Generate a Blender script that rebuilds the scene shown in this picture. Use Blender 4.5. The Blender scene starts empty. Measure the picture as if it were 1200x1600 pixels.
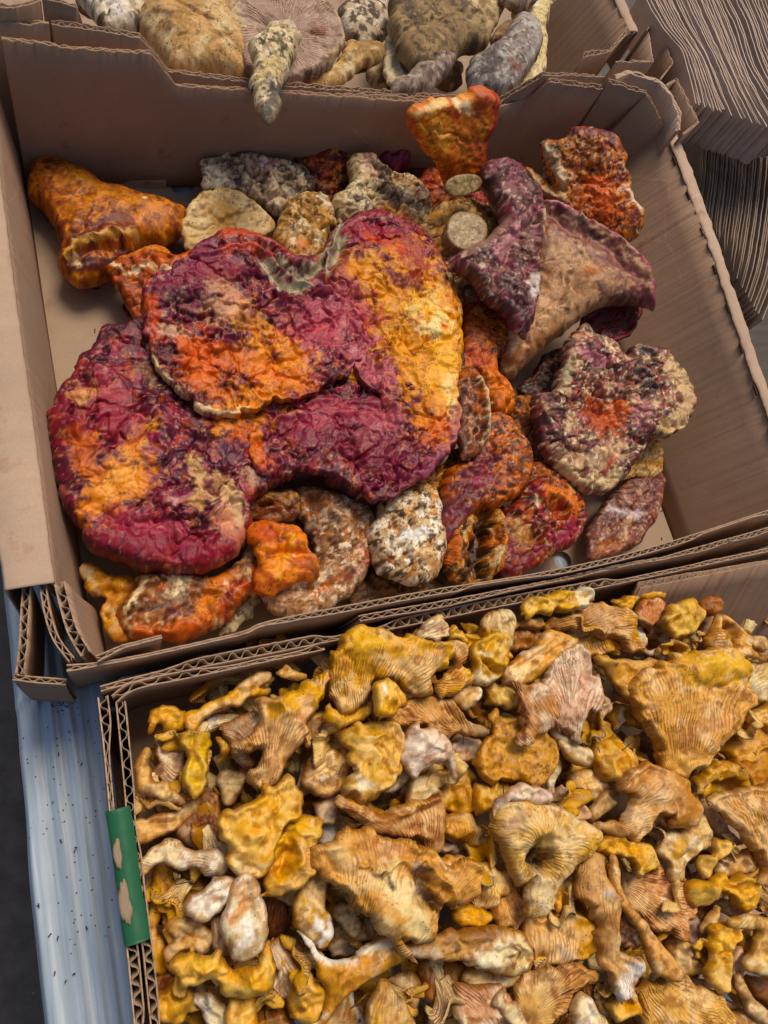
import bpy, math, random
import numpy as np
from mathutils import Vector, Matrix, Euler

# ------------------------------------------------------------------ camera, light, exposure
S = bpy.context.scene
COL = S.collection
CAM_ROT = (0.3549, -0.2989, -0.2653)
CAM_LOC = (0.0096, -0.0925, 0.6)
FOCAL = 1188.17
cd = bpy.data.cameras.new('camera')
cam = bpy.data.objects.new('camera', cd)
COL.objects.link(cam)
cam.location = CAM_LOC
cam.rotation_euler = CAM_ROT
cd.sensor_fit = 'VERTICAL'
cd.sensor_height = 36.0
cd.lens = FOCAL / 1600.0 * 36.0
cd.clip_start = 0.01
cd.clip_end = 100
S.camera = cam

SUN_ELEV = math.radians(63)
SUN_AZ = math.radians(62)          # direction towards the sun in the XY plane, from +X
w = bpy.data.worlds.new('World')
S.world = w
w.use_nodes = True
nt = w.node_tree
sky = nt.nodes.new('ShaderNodeTexSky')
sky.sky_type = 'NISHITA'
sky.sun_disc = False
sky.sun_elevation = SUN_ELEV
sky.sun_rotation = math.pi / 2 - SUN_AZ
sky.dust_density = 4.0
sky.ozone_density = 1.0
nt.nodes['Background'].inputs['Strength'].default_value = 0.085
nt.links.new(sky.outputs[0], nt.nodes['Background'].inputs['Color'])
sd_ = bpy.data.lights.new('sun', 'SUN')
sd_.energy = 2.55
sd_.angle = math.radians(24)
sd_.color = (1.0, 0.84, 0.66)
so = bpy.data.objects.new('sun', sd_)
COL.objects.link(so)
sv = Vector((math.cos(SUN_ELEV) * math.cos(SUN_AZ), math.cos(SUN_ELEV) * math.sin(SUN_AZ), math.sin(SUN_ELEV)))
so.rotation_euler = sv.to_track_quat('Z', 'Y').to_euler()
so.location = sv * 3
S.view_settings.view_transform = 'Standard'
S.view_settings.look = 'None'
S.view_settings.exposure = 0.0
S.view_settings.gamma = 1.0

# ------------------------------------------------------------------ places: photograph point + height -> world
CM = np.array(Euler(CAM_ROT, 'XYZ').to_matrix())
CC = np.array(CAM_LOC)

def at(px, py, z=0.0):
    d = CM @ np.array([(px - 600) / FOCAL, (800 - py) / FOCAL, -1.0])
    t = (z - CC[2]) / d[2]
    return CC + d * t

# ------------------------------------------------------------------ noise
rs = np.random.RandomState(7)
_T = rs.rand(256, 256)
_TX = rs.rand(256, 256)
_TY = rs.rand(256, 256)

def vn(x, y):
    xi = np.floor(x); yi = np.floor(y)
    fx = x - xi; fy = y - yi
    xi = xi.astype(np.int64) & 255; yi = yi.astype(np.int64) & 255
    x1 = (xi + 1) & 255; y1 = (yi + 1) & 255
    fx = fx * fx * fx * (fx * (fx * 6 - 15) + 10); fy = fy * fy * fy * (fy * (fy * 6 - 15) + 10)
    a = _T[xi, yi]; b = _T[x1, yi]; c = _T[xi, y1]; d = _T[x1, y1]
    return (a + (b - a) * fx + (c - a) * fy + (a - b - c + d) * fx * fy) * 2 - 1

def fbm(x, y, oct=4, seed=0.0, gain=0.5):
    r = 0; a = 1.0; s = 0
    x = x + seed * 17.13; y = y + seed * 9.71
    for i in range(oct):
        r = r + a * vn(x, y); s += a
        x, y = 1.6 * x + 1.2 * y + 5.3, -1.2 * x + 1.6 * y + 11.7
        a *= gain
    return r / s * 1.5

def ridged(x, y, oct=3, seed=0.0):
    r = 0; a = 1.0; s = 0
    x = x + seed * 13.13; y = y + seed * 7.71
    for i in range(oct):
        r = r + a * (1.15 - np.sqrt(vn(x, y) ** 2 + .025) * 2.2); s += a
        x, y = 1.6 * x + 1.2 * y + 5.3, -1.2 * x + 1.6 * y + 11.7
        a *= 0.5
    return np.clip(r / s, -1, 1)

def worley(x, y, seed=0):
    x = x + seed * 3.7; y = y + seed * 5.9
    xi = np.floor(x).astype(np.int64); yi = np.floor(y).astype(np.int64)
    f1 = np.full(x.shape, 9.0); f2 = np.full(x.shape, 9.0)
    for i in (-1, 0, 1):
        for j in (-1, 0, 1):
            a = (xi + i) & 255; b = (yi + j) & 255
            dx = xi + i + _TX[a, b] - x; dy = yi + j + _TY[a, b] - y
            d = np.sqrt(dx * dx + dy * dy)
            f2 = np.minimum(f2, np.maximum(f1, d)); f1 = np.minimum(f1, d)
    return f1, f2

def sstep(a, b, x):
    t = np.clip((x - a) / (b - a), 0, 1)
    return t * t * (3 - 2 * t)

def lin(h):
    c = np.array([int(h[i:i + 2], 16) / 255 for i in (0, 2, 4)])
    return np.where(c <= 0.04045, c / 12.92, ((c + 0.055) / 1.055) ** 2.4)

# ------------------------------------------------------------------ materials
def new_mat(name):
    m = bpy.data.materials.new(name)
    m.use_nodes = True
    t = m.node_tree
    return m, t, t.nodes['Principled BSDF']

def N(t, typ, **kw):
    n = t.nodes.new(typ)
    for k, v in kw.items():
        if k.startswith('i_'):
            n.inputs[k[2:]].default_value = v
        elif k[0] == 'i' and k[1:].isdigit():
            n.inputs[int(k[1:])].default_value = v
        else:
            setattr(n, k, v)
    return n

def math_n(t, op, a, b=None, c=None):
    n = N(t, 'ShaderNodeMath', operation=op)
    for i, v in enumerate((a, b, c)):
        if v is None: continue
        if isinstance(v, (int, float)): n.inputs[i].default_value = v
        else: t.links.new(v, n.inputs[i])
    return n.outputs[0]

def flesh_material(name, rough, spec, bump_scale, fibre, sss=0.0, speck=0.35, gloss_var=0.15, coat=0.0, hue=0.5, sat=1.05):
    m, t, b = new_mat(name)
    L = t.links.new
    ca = N(t, 'ShaderNodeAttribute', attribute_name='Col')
    ga = N(t, 'ShaderNodeAttribute', attribute_name='Gill')
    sx = N(t, 'ShaderNodeSeparateXYZ'); L(ga.outputs['Vector'], sx.inputs[0])
    phase, amp, rad = sx.outputs
    fork = ga.outputs['Alpha']
    tc = N(t, 'ShaderNodeTexCoord')
    # gills
    wc = N(t, 'ShaderNodeCombineXYZ')
    L(math_n(t, 'MULTIPLY', phase, 0.45), wc.inputs[0]); L(math_n(t, 'MULTIPLY', rad, 0.07), wc.inputs[1])
    wn = N(t, 'ShaderNodeTexNoise', i_Scale=1.0, i_Detail=2.0); L(wc.outputs[0], wn.inputs['Vector'])
    phw = math_n(t, 'MULTIPLY_ADD', wn.outputs[0], 2.2, phase)
    s1 = math_n(t, 'SINE', math_n(t, 'MULTIPLY', phw, 2 * math.pi))
    s2 = math_n(t, 'SINE', math_n(t, 'MULTIPLY', phw, 4 * math.pi))
    mix = N(t, 'ShaderNodeMix', data_type='FLOAT'); L(fork, mix.inputs[0]); L(s1, mix.inputs[2]); L(s2, mix.inputs[3])
    g = math_n(t, 'POWER', math_n(t, 'MULTIPLY_ADD', mix.outputs[0], 0.5, 0.5), 0.6)
    # fibres along the radial direction
    cx = N(t, 'ShaderNodeCombineXYZ')
    L(math_n(t, 'MULTIPLY', phase, 1.1), cx.inputs[0]); L(math_n(t, 'MULTIPLY', rad, 0.09), cx.inputs[1])
    fn = N(t, 'ShaderNodeTexNoise', i_Scale=1.3, i_Detail=5.0, i_Roughness=0.65); L(cx.outputs[0], fn.inputs['Vector'])
    n1 = N(t, 'ShaderNodeTexNoise', i_Scale=300.0, i_Detail=6.0, i_Roughness=0.68); L(tc.outputs['Object'], n1.inputs['Vector'])
    n2 = N(t, 'ShaderNodeTexNoise', i_Scale=900.0, i_Detail=4.0, i_Roughness=0.7); L(tc.outputs['Object'], n2.inputs['Vector'])
    vo = N(t, 'ShaderNodeTexVoronoi', i_Scale=420.0); L(tc.outputs['Object'], vo.inputs['Vector'])
    n3 = N(t, 'ShaderNodeTexNoise', i_Scale=60.0, i_Detail=3.0); L(tc.outputs['Object'], n3.inputs['Vector'])
    h = math_n(t, 'MULTIPLY', math_n(t, 'MULTIPLY', g, amp), 0.75)
    h = math_n(t, 'MULTIPLY_ADD', fn.outputs[0], fibre, h)
    h = math_n(t, 'MULTIPLY_ADD', n1.outputs[0], bump_scale, h)
    h = math_n(t, 'MULTIPLY_ADD', n2.outputs[0], bump_scale * 0.35, h)
    bp = N(t, 'ShaderNodeBump', i_Strength=0.85, i_Distance=0.0011); L(h, bp.inputs['Height'])
    L(bp.outputs[0], b.inputs['Normal'])
    # colour: attribute, small value variation, shade painted brown into the gill valleys, dirt specks
    v = math_n(t, 'MULTIPLY_ADD', n1.outputs[0], 0.9, 0.55)
    v = math_n(t, 'MULTIPLY', v, math_n(t, 'MULTIPLY_ADD', fn.outputs[0], fibre * 0.9, 1.0 - fibre * 0.45))
    hsv = N(t, 'ShaderNodeHueSaturation', i_Saturation=sat, i_Hue=hue); L(ca.outputs['Color'], hsv.inputs['Color']); L(v, hsv.inputs['Value'])
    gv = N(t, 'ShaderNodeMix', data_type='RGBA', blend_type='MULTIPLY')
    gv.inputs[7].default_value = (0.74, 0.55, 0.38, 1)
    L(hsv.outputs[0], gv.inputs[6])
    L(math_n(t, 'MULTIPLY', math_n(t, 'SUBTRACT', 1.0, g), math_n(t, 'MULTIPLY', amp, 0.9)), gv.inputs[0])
    sp = math_n(t, 'MULTIPLY', math_n(t, 'LESS_THAN', vo.outputs['Distance'], 0.26), math_n(t, 'GREATER_THAN', n3.outputs[0], 0.57))
    dm = N(t, 'ShaderNodeMix', data_type='RGBA'); dm.inputs[7].default_value = (0.035, 0.02, 0.012, 1)
    L(gv.outputs[2], dm.inputs[6]); L(math_n(t, 'MULTIPLY', sp, speck), dm.inputs[0])
    L(dm.outputs[2], b.inputs['Base Color'])
    b.inputs['Roughness'].default_value = rough
    L(math_n(t, 'MULTIPLY_ADD', n3.outputs[0], gloss_var * 2, rough - gloss_var), b.inputs['Roughness'])
    b.inputs['Specular IOR Level'].default_value = spec
    if coat:
        b.inputs['Coat Weight'].default_value = coat
        b.inputs['Coat Roughness'].default_value = 0.35
        L(bp.outputs[0], b.inputs['Coat Normal'])
    if sss:
        b.inputs['Subsurface Weight'].default_value = sss
        b.inputs['Subsurface Radius'].default_value = (1.0, 0.45, 0.2)
        b.inputs['Subsurface Scale'].default_value = 0.004
    return m

M_LOB = flesh_material('lobster_flesh', 0.47, 0.45, 0.32, 0.4, speck=0.75, gloss_var=0.14, hue=0.503, sat=1.1)
M_CHA = flesh_material('chanterelle_flesh', 0.42, 0.5, 0.4, 0.5, sss=0.2, speck=0.55, gloss_var=0.12, hue=0.503, sat=1.08)
M_MAT = flesh_material('matsutake_flesh', 0.7, 0.3, 0.9, 0.7, speck=0.8)

def kraft_material(name, base, dark=0.75, line=0.0, rough=0.8):
    m, t, b = new_mat(name)
    L = t.links.new
    tc = N(t, 'ShaderNodeTexCoord')
    n1 = N(t, 'ShaderNodeTexNoise', i_Scale=9.0, i_Detail=5.0, i_Roughness=0.6); L(tc.outputs['Object'], n1.inputs['Vector'])
    mp = N(t, 'ShaderNodeMapping'); mp.inputs['Scale'].default_value = (1, 1, 1); L(tc.outputs['Object'], mp.inputs['Vector'])
    n2 = N(t, 'ShaderNodeTexNoise', i_Scale=700.0, i_Detail=3.0, i_Roughness=0.7); L(mp.outputs[0], n2.inputs['Vector'])
    n3 = N(t, 'ShaderNodeTexNoise', i_Scale=38.0, i_Detail=6.0, i_Roughness=0.7); L(tc.outputs['Object'], n3.inputs['Vector'])
    cr = N(t, 'ShaderNodeValToRGB')
    e = cr.color_ramp.elements
    e[0].position = 0.3; e[0].color = (*[c * dark for c in base], 1)
    e[1].position = 0.7; e[1].color = (*base, 1)
    L(n1.outputs[0], cr.inputs[0])
    v = math_n(t, 'MULTIPLY_ADD', n2.outputs[0], 0.35, 0.82)
    hs = N(t, 'ShaderNodeHueSaturation'); L(cr.outputs[0], hs.inputs['Color']); L(v, hs.inputs['Value'])
    # juice stains and scuffs
    st = N(t, 'ShaderNodeValToRGB'); st.color_ramp.elements[0].position = 0.57; st.color_ramp.elements[1].position = 0.74
    L(n3.outputs[0], st.inputs[0])
    mx = N(t, 'ShaderNodeMix', data_type='RGBA'); mx.inputs[7].default_value = (base[0] * 0.62, base[1] * 0.42, base[2] * 0.33, 1)
    L(hs.outputs[0], mx.inputs[6]); L(math_n(t, 'MULTIPLY', st.outputs[0], 0.8), mx.inputs[0])
    sc = N(t, 'ShaderNodeValToRGB'); sc.color_ramp.elements[0].position = 0.30; sc.color_ramp.elements[1].position = 0.22
    sc.color_ramp.elements[0].color = (0, 0, 0, 1); sc.color_ramp.elements[1].color = (0, 0, 0, 1)
    # pale crease lines where the board has been bent
    dw = N(t, 'ShaderNodeMix', data_type='RGBA', blend_type='ADD'); dw.inputs[0].default_value = 0.012
    L(tc.outputs['Object'], dw.inputs[6]); L(n3.outputs['Color'], dw.inputs[7])
    vc = N(t, 'ShaderNodeTexVoronoi', feature='DISTANCE_TO_EDGE', i_Scale=3.6); L(dw.outputs[2], vc.inputs['Vector'])
    cm_ = math_n(t, 'MULTIPLY', math_n(t, 'LESS_THAN', vc.outputs['Distance'], 0.003), math_n(t, 'GREATER_THAN', n1.outputs[0], 0.52))
    cz = N(t, 'ShaderNodeMix', data_type='RGBA'); cz.inputs[7].default_value = (base[0] * 1.5, base[1] * 1.5, base[2] * 1.5, 1)
    L(mx.outputs[2], cz.inputs[6]); L(math_n(t, 'MULTIPLY', cm_, 0.2), cz.inputs[0])
    L(cz.outputs[2], b.inputs['Base Color'])
    b.inputs['Roughness'].default_value = rough
    b.inputs['Specular IOR Level'].default_value = 0.25
    n4 = N(t, 'ShaderNodeTexNoise', i_Scale=26.0, i_Detail=3.0); L(tc.outputs['Object'], n4.inputs['Vector'])
    h = math_n(t, 'ADD', math_n(t, 'MULTIPLY', n2.outputs[0], 0.12), math_n(t, 'MULTIPLY', n4.outputs[0], 0.8))
    bp = N(t, 'ShaderNodeBump', i_Strength=0.5, i_Distance=0.0015); L(h, bp.inputs['Height']); L(bp.outputs[0], b.inputs['Normal'])
    return m

M_KRAFT = kraft_material('kraft_cardboard', (0.46, 0.308, 0.205))
M_KRAFT_IN = kraft_material('kraft_cardboard_brown', (0.42, 0.268, 0.172))
M_KRAFT_FL = kraft_material('corrugated_medium', (0.36, 0.27, 0.18), rough=0.9)
M_KRAFT_PALE = kraft_material('kraft_cardboard_pale', (0.53, 0.38, 0.27))
M_FLOOR = kraft_material('kraft_cardboard_floor', (0.41, 0.295, 0.205))
M_GREEN = kraft_material('green_printed_cardboard', (0.028, 0.16, 0.075), dark=0.6, rough=0.45)

# ------------------------------------------------------------------ mesh helpers
def mesh_from(name, V, Q, mat, col=None, gill=None, smooth=True, origin=None, parent=None, tris=None):
    V = np.asarray(V, float)
    if origin is None:
        origin = np.array([(V[:, 0].min() + V[:, 0].max()) / 2, (V[:, 1].min() + V[:, 1].max()) / 2, V[:, 2].min()])
    me = bpy.data.meshes.new(name)
    me.vertices.add(len(V))
    me.vertices.foreach_set('co', (V - origin).astype(np.float32).ravel())
    Q = np.asarray(Q, np.int32)
    k = Q.shape[1]
    nl = Q.size
    starts = np.arange(0, nl, k, dtype=np.int32)
    idx = Q.ravel()
    if tris is not None and len(tris):
        tris = np.asarray(tris, np.int32)
        starts = np.concatenate([starts, nl + np.arange(0, tris.size, 3, dtype=np.int32)])
        idx = np.concatenate([idx, tris.ravel()])
    me.loops.add(len(idx))
    me.loops.foreach_set('vertex_index', idx)
    me.polygons.add(len(starts))
    me.polygons.foreach_set('loop_start', starts)
    sm_ = np.full(len(starts), bool(smooth))
    if not isinstance(smooth, bool): sm_[:] = False; sm_[:int(smooth)] = True
    me.polygons.foreach_set('use_smooth', sm_)
    me.update(calc_edges=True)
    if col is not None:
        a = me.color_attributes.new('Col', 'FLOAT_COLOR', 'POINT')
        c = np.ones((len(V), 4), np.float32); c[:, :3] = col
        a.data.foreach_set('color', c.ravel())
    if gill is not None:
        a = me.color_attributes.new('Gill', 'FLOAT_COLOR', 'POINT')
        a.data.foreach_set('color', np.asarray(gill, np.float32).ravel())
    me.materials.append(mat)
    o = bpy.data.objects.new(name, me)
    COL.objects.link(o)
    if parent is not None:
        o.parent = parent
        o.location = Vector(origin) - parent.matrix_world.translation if False else Vector(origin) - PW[parent.name]
        PW[o.name] = Vector(origin)
    else:
        o.location = origin
        PW[o.name] = Vector(origin)
    return o

PW = {}

def empty(name, loc):
    o = bpy.data.objects.new(name, None)
    o.empty_display_size = 0.02
    COL.objects.link(o)
    o.location = loc
    PW[o.name] = Vector(loc)
    return o

def tag(o, label=None, cat=None, group=None, kind=None):
    if label: o['label'] = label
    if cat: o['category'] = cat
    if group: o['group'] = group
    if kind: o['kind'] = kind
    return o

def catmull(P, n=6, closed=True):
    P = np.asarray(P, float)
    m = len(P)
    out = []
    rng = range(m) if closed else range(m - 1)
    for i in rng:
        if closed:
            p0, p1, p2, p3 = P[(i - 1) % m], P[i], P[(i + 1) % m], P[(i + 2) % m]
        else:
            p0, p1, p2, p3 = P[max(i - 1, 0)], P[i], P[i + 1], P[min(i + 2, m - 1)]
        for k in range(n):
            t = k / n
            out.append(0.5 * ((2 * p1) + (-p0 + p2) * t + (2 * p0 - 5 * p1 + 4 * p2 - p3) * t * t + (-p0 + 3 * p1 - 3 * p2 + p3) * t ** 3))
    if not closed: out.append(P[-1])
    return np.array(out)

def seg_dist(X, Y, P, closed=True):
    """distance to a polyline, nearest point, running index, inside flag"""
    A = P; B = np.roll(P, -1, 0)
    if not closed: A = A[:-1]; B = B[:-1]
    n = len(X)
    D = np.empty(n); NX = np.empty(n); NY = np.empty(n); IN = np.zeros(n, bool); SI = np.empty(n)
    ch = max(1, int(2.0e6 // len(A)))
    d = B - A; L2 = (d ** 2).sum(1) + 1e-12
    for s in range(0, n, ch):
        x = X[s:s + ch, None]; y = Y[s:s + ch, None]
        t = np.clip(((x - A[:, 0]) * d[:, 0] + (y - A[:, 1]) * d[:, 1]) / L2, 0, 1)
        qx = A[:, 0] + t * d[:, 0]; qy = A[:, 1] + t * d[:, 1]
        dd = (x - qx) ** 2 + (y - qy) ** 2
        j = dd.argmin(1); r = np.arange(len(j))
        D[s:s + ch] = np.sqrt(dd[r, j]); NX[s:s + ch] = qx[r, j]; NY[s:s + ch] = qy[r, j]; SI[s:s + ch] = j + t[r, j]
        if closed:
            c = ((A[:, 1] > y) != (B[:, 1] > y)) & (x < (B[:, 0] - A[:, 0]) * (y - A[:, 1]) / (B[:, 1] - A[:, 1] + 1e-12) + A[:, 0])
            IN[s:s + ch] = (c.sum(1) % 2) == 1
    return D, NX, NY, IN, SI

def near_dist(X, Y, P, R_):
    m = (X > P[:, 0].min() - R_) & (X < P[:, 0].max() + R_) & (Y > P[:, 1].min() - R_) & (Y < P[:, 1].max() + R_)
    D = np.full(len(X), 1e3)
    if m.any(): D[m] = seg_dist(X[m], Y[m], P, False)[0]
    return D

CROPS = {'': (0, 0, 1, 1), 'A': (180, 1000, .29167, .29167), 'B': (480, 960, .29167, .29167), 'C': (780, 900, .35, .35),
         'D': (180, 1260, .29167, .29167), 'E': (440, 1200, 1 / 3, 1 / 3), 'F': (740, 1180, .38333, .38333),
         'm': (200, 0, .3, .3), 'n': (520, 0, .31667, .31667)}

def blob_noise(seed, x, y, f):
    return fbm(x * f, y * f, 3, seed)

SEED = [1]

def solid(name, outline, z, mat, grad=(0, 0), k=1.0, cap=20.0, kb=0.7, step=1.3, feats=(), base='c08040', cols=(), mott=(),
          tex=(), lip=0.0, auto=0, grow=1.0, lift=1.0, gill=None, smooth_at=(), edge=5.0, rag=0.6, crop='', parent=None, fibre_o=None, roll=0.0, pl=None):
    """closed fleshy solid: an outline of its own inflated to real thickness, with lobes, folds, pits and colour"""
    SEED[0] += 1
    seed = SEED[0]
    ox, oy, sx, sy = CROPS[crop]
    cv = lambda p: (ox + p[0] * sx, oy + p[1] * sy)
    O2 = np.array([cv(p) for p in outline], float)
    c = O2.mean(0)
    O2 = c + (O2 - c) * grow
    C0 = at(c[0], c[1], z / 1000.0)
    if pl is not None:
        A3, B3, C3 = (at(*cv(p[:2]), p[2] / 1000.0) for p in pl)
        n_ = np.cross(B3 - A3, C3 - A3); n_ = n_ / n_[2]; grad = (-n_[0], -n_[1])
        d_ = CM @ np.array([(c[0] - 600) / FOCAL, (800 - c[1]) / FOCAL, -1.0])
        C0 = CC + d_ * (np.dot(A3 - CC, n_) / np.dot(d_, n_))
    n = np.array([-grad[0], -grad[1], 1.0]); n /= np.linalg.norm(n)
    U = np.array([1.0, 0, grad[0]]); U /= np.linalg.norm(U)
    Vv = np.cross(n, U)
    def loc(p):
        d = CM @ np.array([(p[0] - 600) / FOCAL, (800 - p[1]) / FOCAL, -1.0])
        t = np.dot(C0 - CC, n) / np.dot(d, n)
        q = CC + d * t - C0
        return np.array([q @ U, q @ Vv]) * 1000.0
    mm = np.linalg.norm(loc((c[0] + 10, c[1])) - loc(c)) / 10.0   # mm per photograph pixel here
    P = np.array([loc(p) for p in O2])
    P = catmull(P, 5)
    # resample + ragged edge
    sl = np.linalg.norm(np.roll(P, -1, 0) - P, axis=1); cum = np.concatenate([[0], np.cumsum(sl)])
    tot = cum[-1]; ns = max(40, min(360, int(tot / 1.6)))
    tt = np.linspace(0, tot, ns, endpoint=False)
    PX = np.interp(tt, cum, np.append(P[:, 0], P[0, 0])); PY = np.interp(tt, cum, np.append(P[:, 1], P[0, 1]))
    jx = fbm(PX * .13, PY * .13, 3, seed) * rag * 2.0; jy = fbm(PX * .13 + 40, PY * .13, 3, seed) * rag * 2.0
    P = np.stack([PX + jx, PY + jy], 1)
    lo = P.min(0) - 2 * step; hi = P.max(0) + 2 * step
    # coarse inflation
    W = max(hi - lo); cs = W / 54.0
    gx = np.arange(lo[0], hi[0] + cs, cs); gy = np.arange(lo[1], hi[1] + cs, cs)
    GX, GY = np.meshgrid(gx, gy, indexing='ij')
    D, _, _, IN, _ = seg_dist(GX.ravel(), GY.ravel(), P)
    D = D.reshape(GX.shape); IN = IN.reshape(GX.shape)
    f = np.where(IN, D * D.max() * 0.5, 0.0)
    for it in range(420):
        g = np.zeros_like(f)
        g[1:-1, 1:-1] = 0.25 * (f[2:, 1:-1] + f[:-2, 1:-1] + f[1:-1, 2:] + f[1:-1, :-2] + cs * cs)
        f = np.where(IN, g, 0.0)
    q = np.where(IN & (D > cs * 0.7), f / np.maximum(D, 1e-6), 0.0); wgt = (q > 0).astype(float)
    for it in range(6):
        nb = np.zeros_like(q); nw = np.zeros_like(q)
        for a, b in ((1, 0), (-1, 0), (0, 1), (0, -1)):
            nb += np.roll(q * wgt, (a, b), (0, 1)); nw += np.roll(wgt, (a, b), (0, 1))
        fill = (wgt == 0) & (nw > 0)
        q = np.where(fill, nb / np.maximum(nw, 1e-9), q); wgt = np.where(fill, 1.0, wgt)
    # fine grid
    fx = np.arange(lo[0], hi[0] + step, step); fy = np.arange(lo[1], hi[1] + step, step)
    X, Y = np.meshgrid(fx, fy, indexing='ij')
    shp = X.shape
    X = X.ravel(); Y = Y.ravel()
    D, NX, NY, IN, _ = seg_dist(X, Y, P)
    sdv = np.where(IN, D, -D)
    s2 = sdv.reshape(shp); 
    mn = np.minimum(np.minimum(s2[:-1, :-1], s2[1:, :-1]), np.minimum(s2[:-1, 1:], s2[1:, 1:]))
    mx = np.maximum(np.maximum(s2[:-1, :-1], s2[1:, :-1]), np.maximum(s2[:-1, 1:], s2[1:, 1:]))
    keep = (mx > 0) & (mn > -1.45 * step)
    I, J = np.nonzero(keep)
    ny = shp[1]
    Qd = np.stack([I * ny + J, (I + 1) * ny + J, (I + 1) * ny + J + 1, I * ny + J + 1], 1)
    used = np.zeros(len(X), bool); used[Qd.ravel()] = True
    remap = -np.ones(len(X), np.int64); remap[used] = np.arange(used.sum())
    Qd = remap[Qd]
    X = X[used]; Y = Y[used]; D = sdv[used]; NX = NX[used]; NY = NY[used]
    out = D <= 0
    we = min(edge, max(2.0, D.max() * 0.8))
    d = np.clip(D, 0, None)
    dn = np.where(d < we, we * (1 - np.cos(np.pi * 0.5 * np.clip(d / we, 0, 1))), d)
    r = np.where(out, 0.0, dn / np.maximum(D, 1e-6))
    X = NX + (X - NX) * r; Y = NY + (Y - NY) * r
    dn = np.where(out, 0.0, dn)
    # height
    ix = np.clip((X - lo[0]) / cs, 0, len(gx) - 1.001); iy = np.clip((Y - lo[1]) / cs, 0, len(gy) - 1.001)
    i0 = ix.astype(int); j0 = iy.astype(int); a = ix - i0; b = iy - j0
    qi = q[i0, j0] * (1 - a) * (1 - b) + q[i0 + 1, j0] * a * (1 - b) + q[i0, j0 + 1] * (1 - a) * b + q[i0 + 1, j0 + 1] * a * b
    h = np.sqrt(2 * np.maximum(qi * dn, 0))
    h = h / (1 + (h / cap) ** 3) ** (1 / 3.0)
    env = sstep(0, max(3.0, we * 0.9), dn)
    wx = X + fbm(X * .12, Y * .12, 2, seed + 3) * 3.0; wy = Y + fbm(X * .12 + 30, Y * .12, 2, seed + 3) * 3.0   # warped coords
    H = k * h
    if lip:
        lm = sstep(-.35, .3, fbm(X * .05, Y * .05, 2, seed + 41))
        H = H + lm * lip * (np.exp(-((dn - 2.6) / 1.5) ** 2) - .7 * np.exp(-((dn - 6.5) / 2.6) ** 2))
    if auto:
        ra = random.Random(seed); cen_ = P.mean(0); feats = list(feats)
        for q_ in range(auto):
            if gill is not None and ra.random() < .8:
                g_ = loc(cv(gill[:2])); e_ = P[ra.randrange(len(P))]
                L = np.array([e_ + (g_ - e_) * f_ for f_ in (0, .12, .3)])
            else:
                e_ = P[ra.randrange(len(P))]; o_ = cen_ + (cen_ - e_) * ra.uniform(-.1, .5) + np.array([ra.uniform(-5, 5), ra.uniform(-5, 5)])
                L = np.array([e_, (e_ + o_) / 2 + np.array([ra.uniform(-3, 3), ra.uniform(-3, 3)]), o_])
            rr = ra.uniform(1.6, 4.0); dd = near_dist(wx, wy, catmull(L, 4, False), rr * 3)
            H = H + env * ra.choice([-1, -1, 1]) * ra.uniform(.8, 2.4) * np.exp(-(dd / rr) ** 2 * 1.4)
    for ft in feats:
        if ft[0] == 'b':
            x0, y0 = loc(cv(ft[1:3])); rr = ft[3] * sx * mm
            e = (wx - x0) ** 2 + (wy - y0) ** 2
            H = H + env * ft[4] * np.exp(-e / (rr * rr) * 1.4)
        elif ft[0] == 'r':
            L = np.array([loc(cv(p)) for p in ft[1]]); L = catmull(L, 4, False)
            rr = ft[2] * sx * mm; dd = near_dist(wx, wy, L, rr * 3)
            H = H + env * ft[3] * np.exp(-(dd / rr) ** 2 * 1.4)
        elif ft[0] == 'p':
            L = np.array([loc(cv(p)) for p in ft[1]]); L = catmull(L, 4)
            dd, _, _, ii, _ = seg_dist(wx, wy, L); ds = np.where(ii, dd, -dd); rr = ft[2] * sx * mm
            H = H + env * ft[3] * sstep(-rr, rr, ds)
    xs = X; ys = Y
    T = {}
    for ty, fr, am in tex:
        if ty == 'f': v = fbm(xs * fr, ys * fr, 4, seed + fr, .36)
        elif ty == 'k':
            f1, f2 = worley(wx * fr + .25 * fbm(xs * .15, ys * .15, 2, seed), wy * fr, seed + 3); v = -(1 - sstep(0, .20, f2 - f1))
        elif ty == 'r': v = ridged(wx * fr, wy * fr, 3, seed + fr)
        elif ty == 'w':
            f1, f2 = worley(wx * fr, wy * fr, seed); v = np.clip(1 - f1 * 1.5, -1, 1)
        elif ty == 'c':
            f1, f2 = worley(wx * fr, wy * fr, seed); v = sstep(0, .42, f2 - f1) - .5
        T[ty] = v
        H = H + env * am * v * (.3 + .9 * sstep(-.5, .5, fbm(xs * .035, ys * .035, 2, seed + 31 + fr)))
    if 'f' not in T: T['f'] = fbm(xs * .2, ys * .2, 3, seed)
    # colour
    C = np.tile(np.minimum(lin(base) * lift, .95), (len(X), 1))
    def put(hexc, msk):
        nonlocal C
        C = C + (lin(hexc) - C) * np.clip(msk, 0, 1)[:, None]
    for mo in mott:
        hexc, fr, thr, sf, am = mo[:5]
        typ = mo[5] if len(mo) > 5 else 'f'
        if typ == 'f': v = fbm(xs * fr, ys * fr, 4, seed * 1.7 + fr * 31 + thr * 7)
        elif typ == 'r': v = ridged(wx * fr, wy * fr, 3, seed + fr)
        elif typ == 'K': v = -T['k'] if 'k' in T else xs * 0 - 9  # darker colours given this type go into the cracks
        elif typ in T: v = T[typ]
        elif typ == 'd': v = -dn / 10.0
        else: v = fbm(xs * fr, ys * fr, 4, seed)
        put(hexc, sstep(thr, thr + sf, v) * am)
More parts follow.
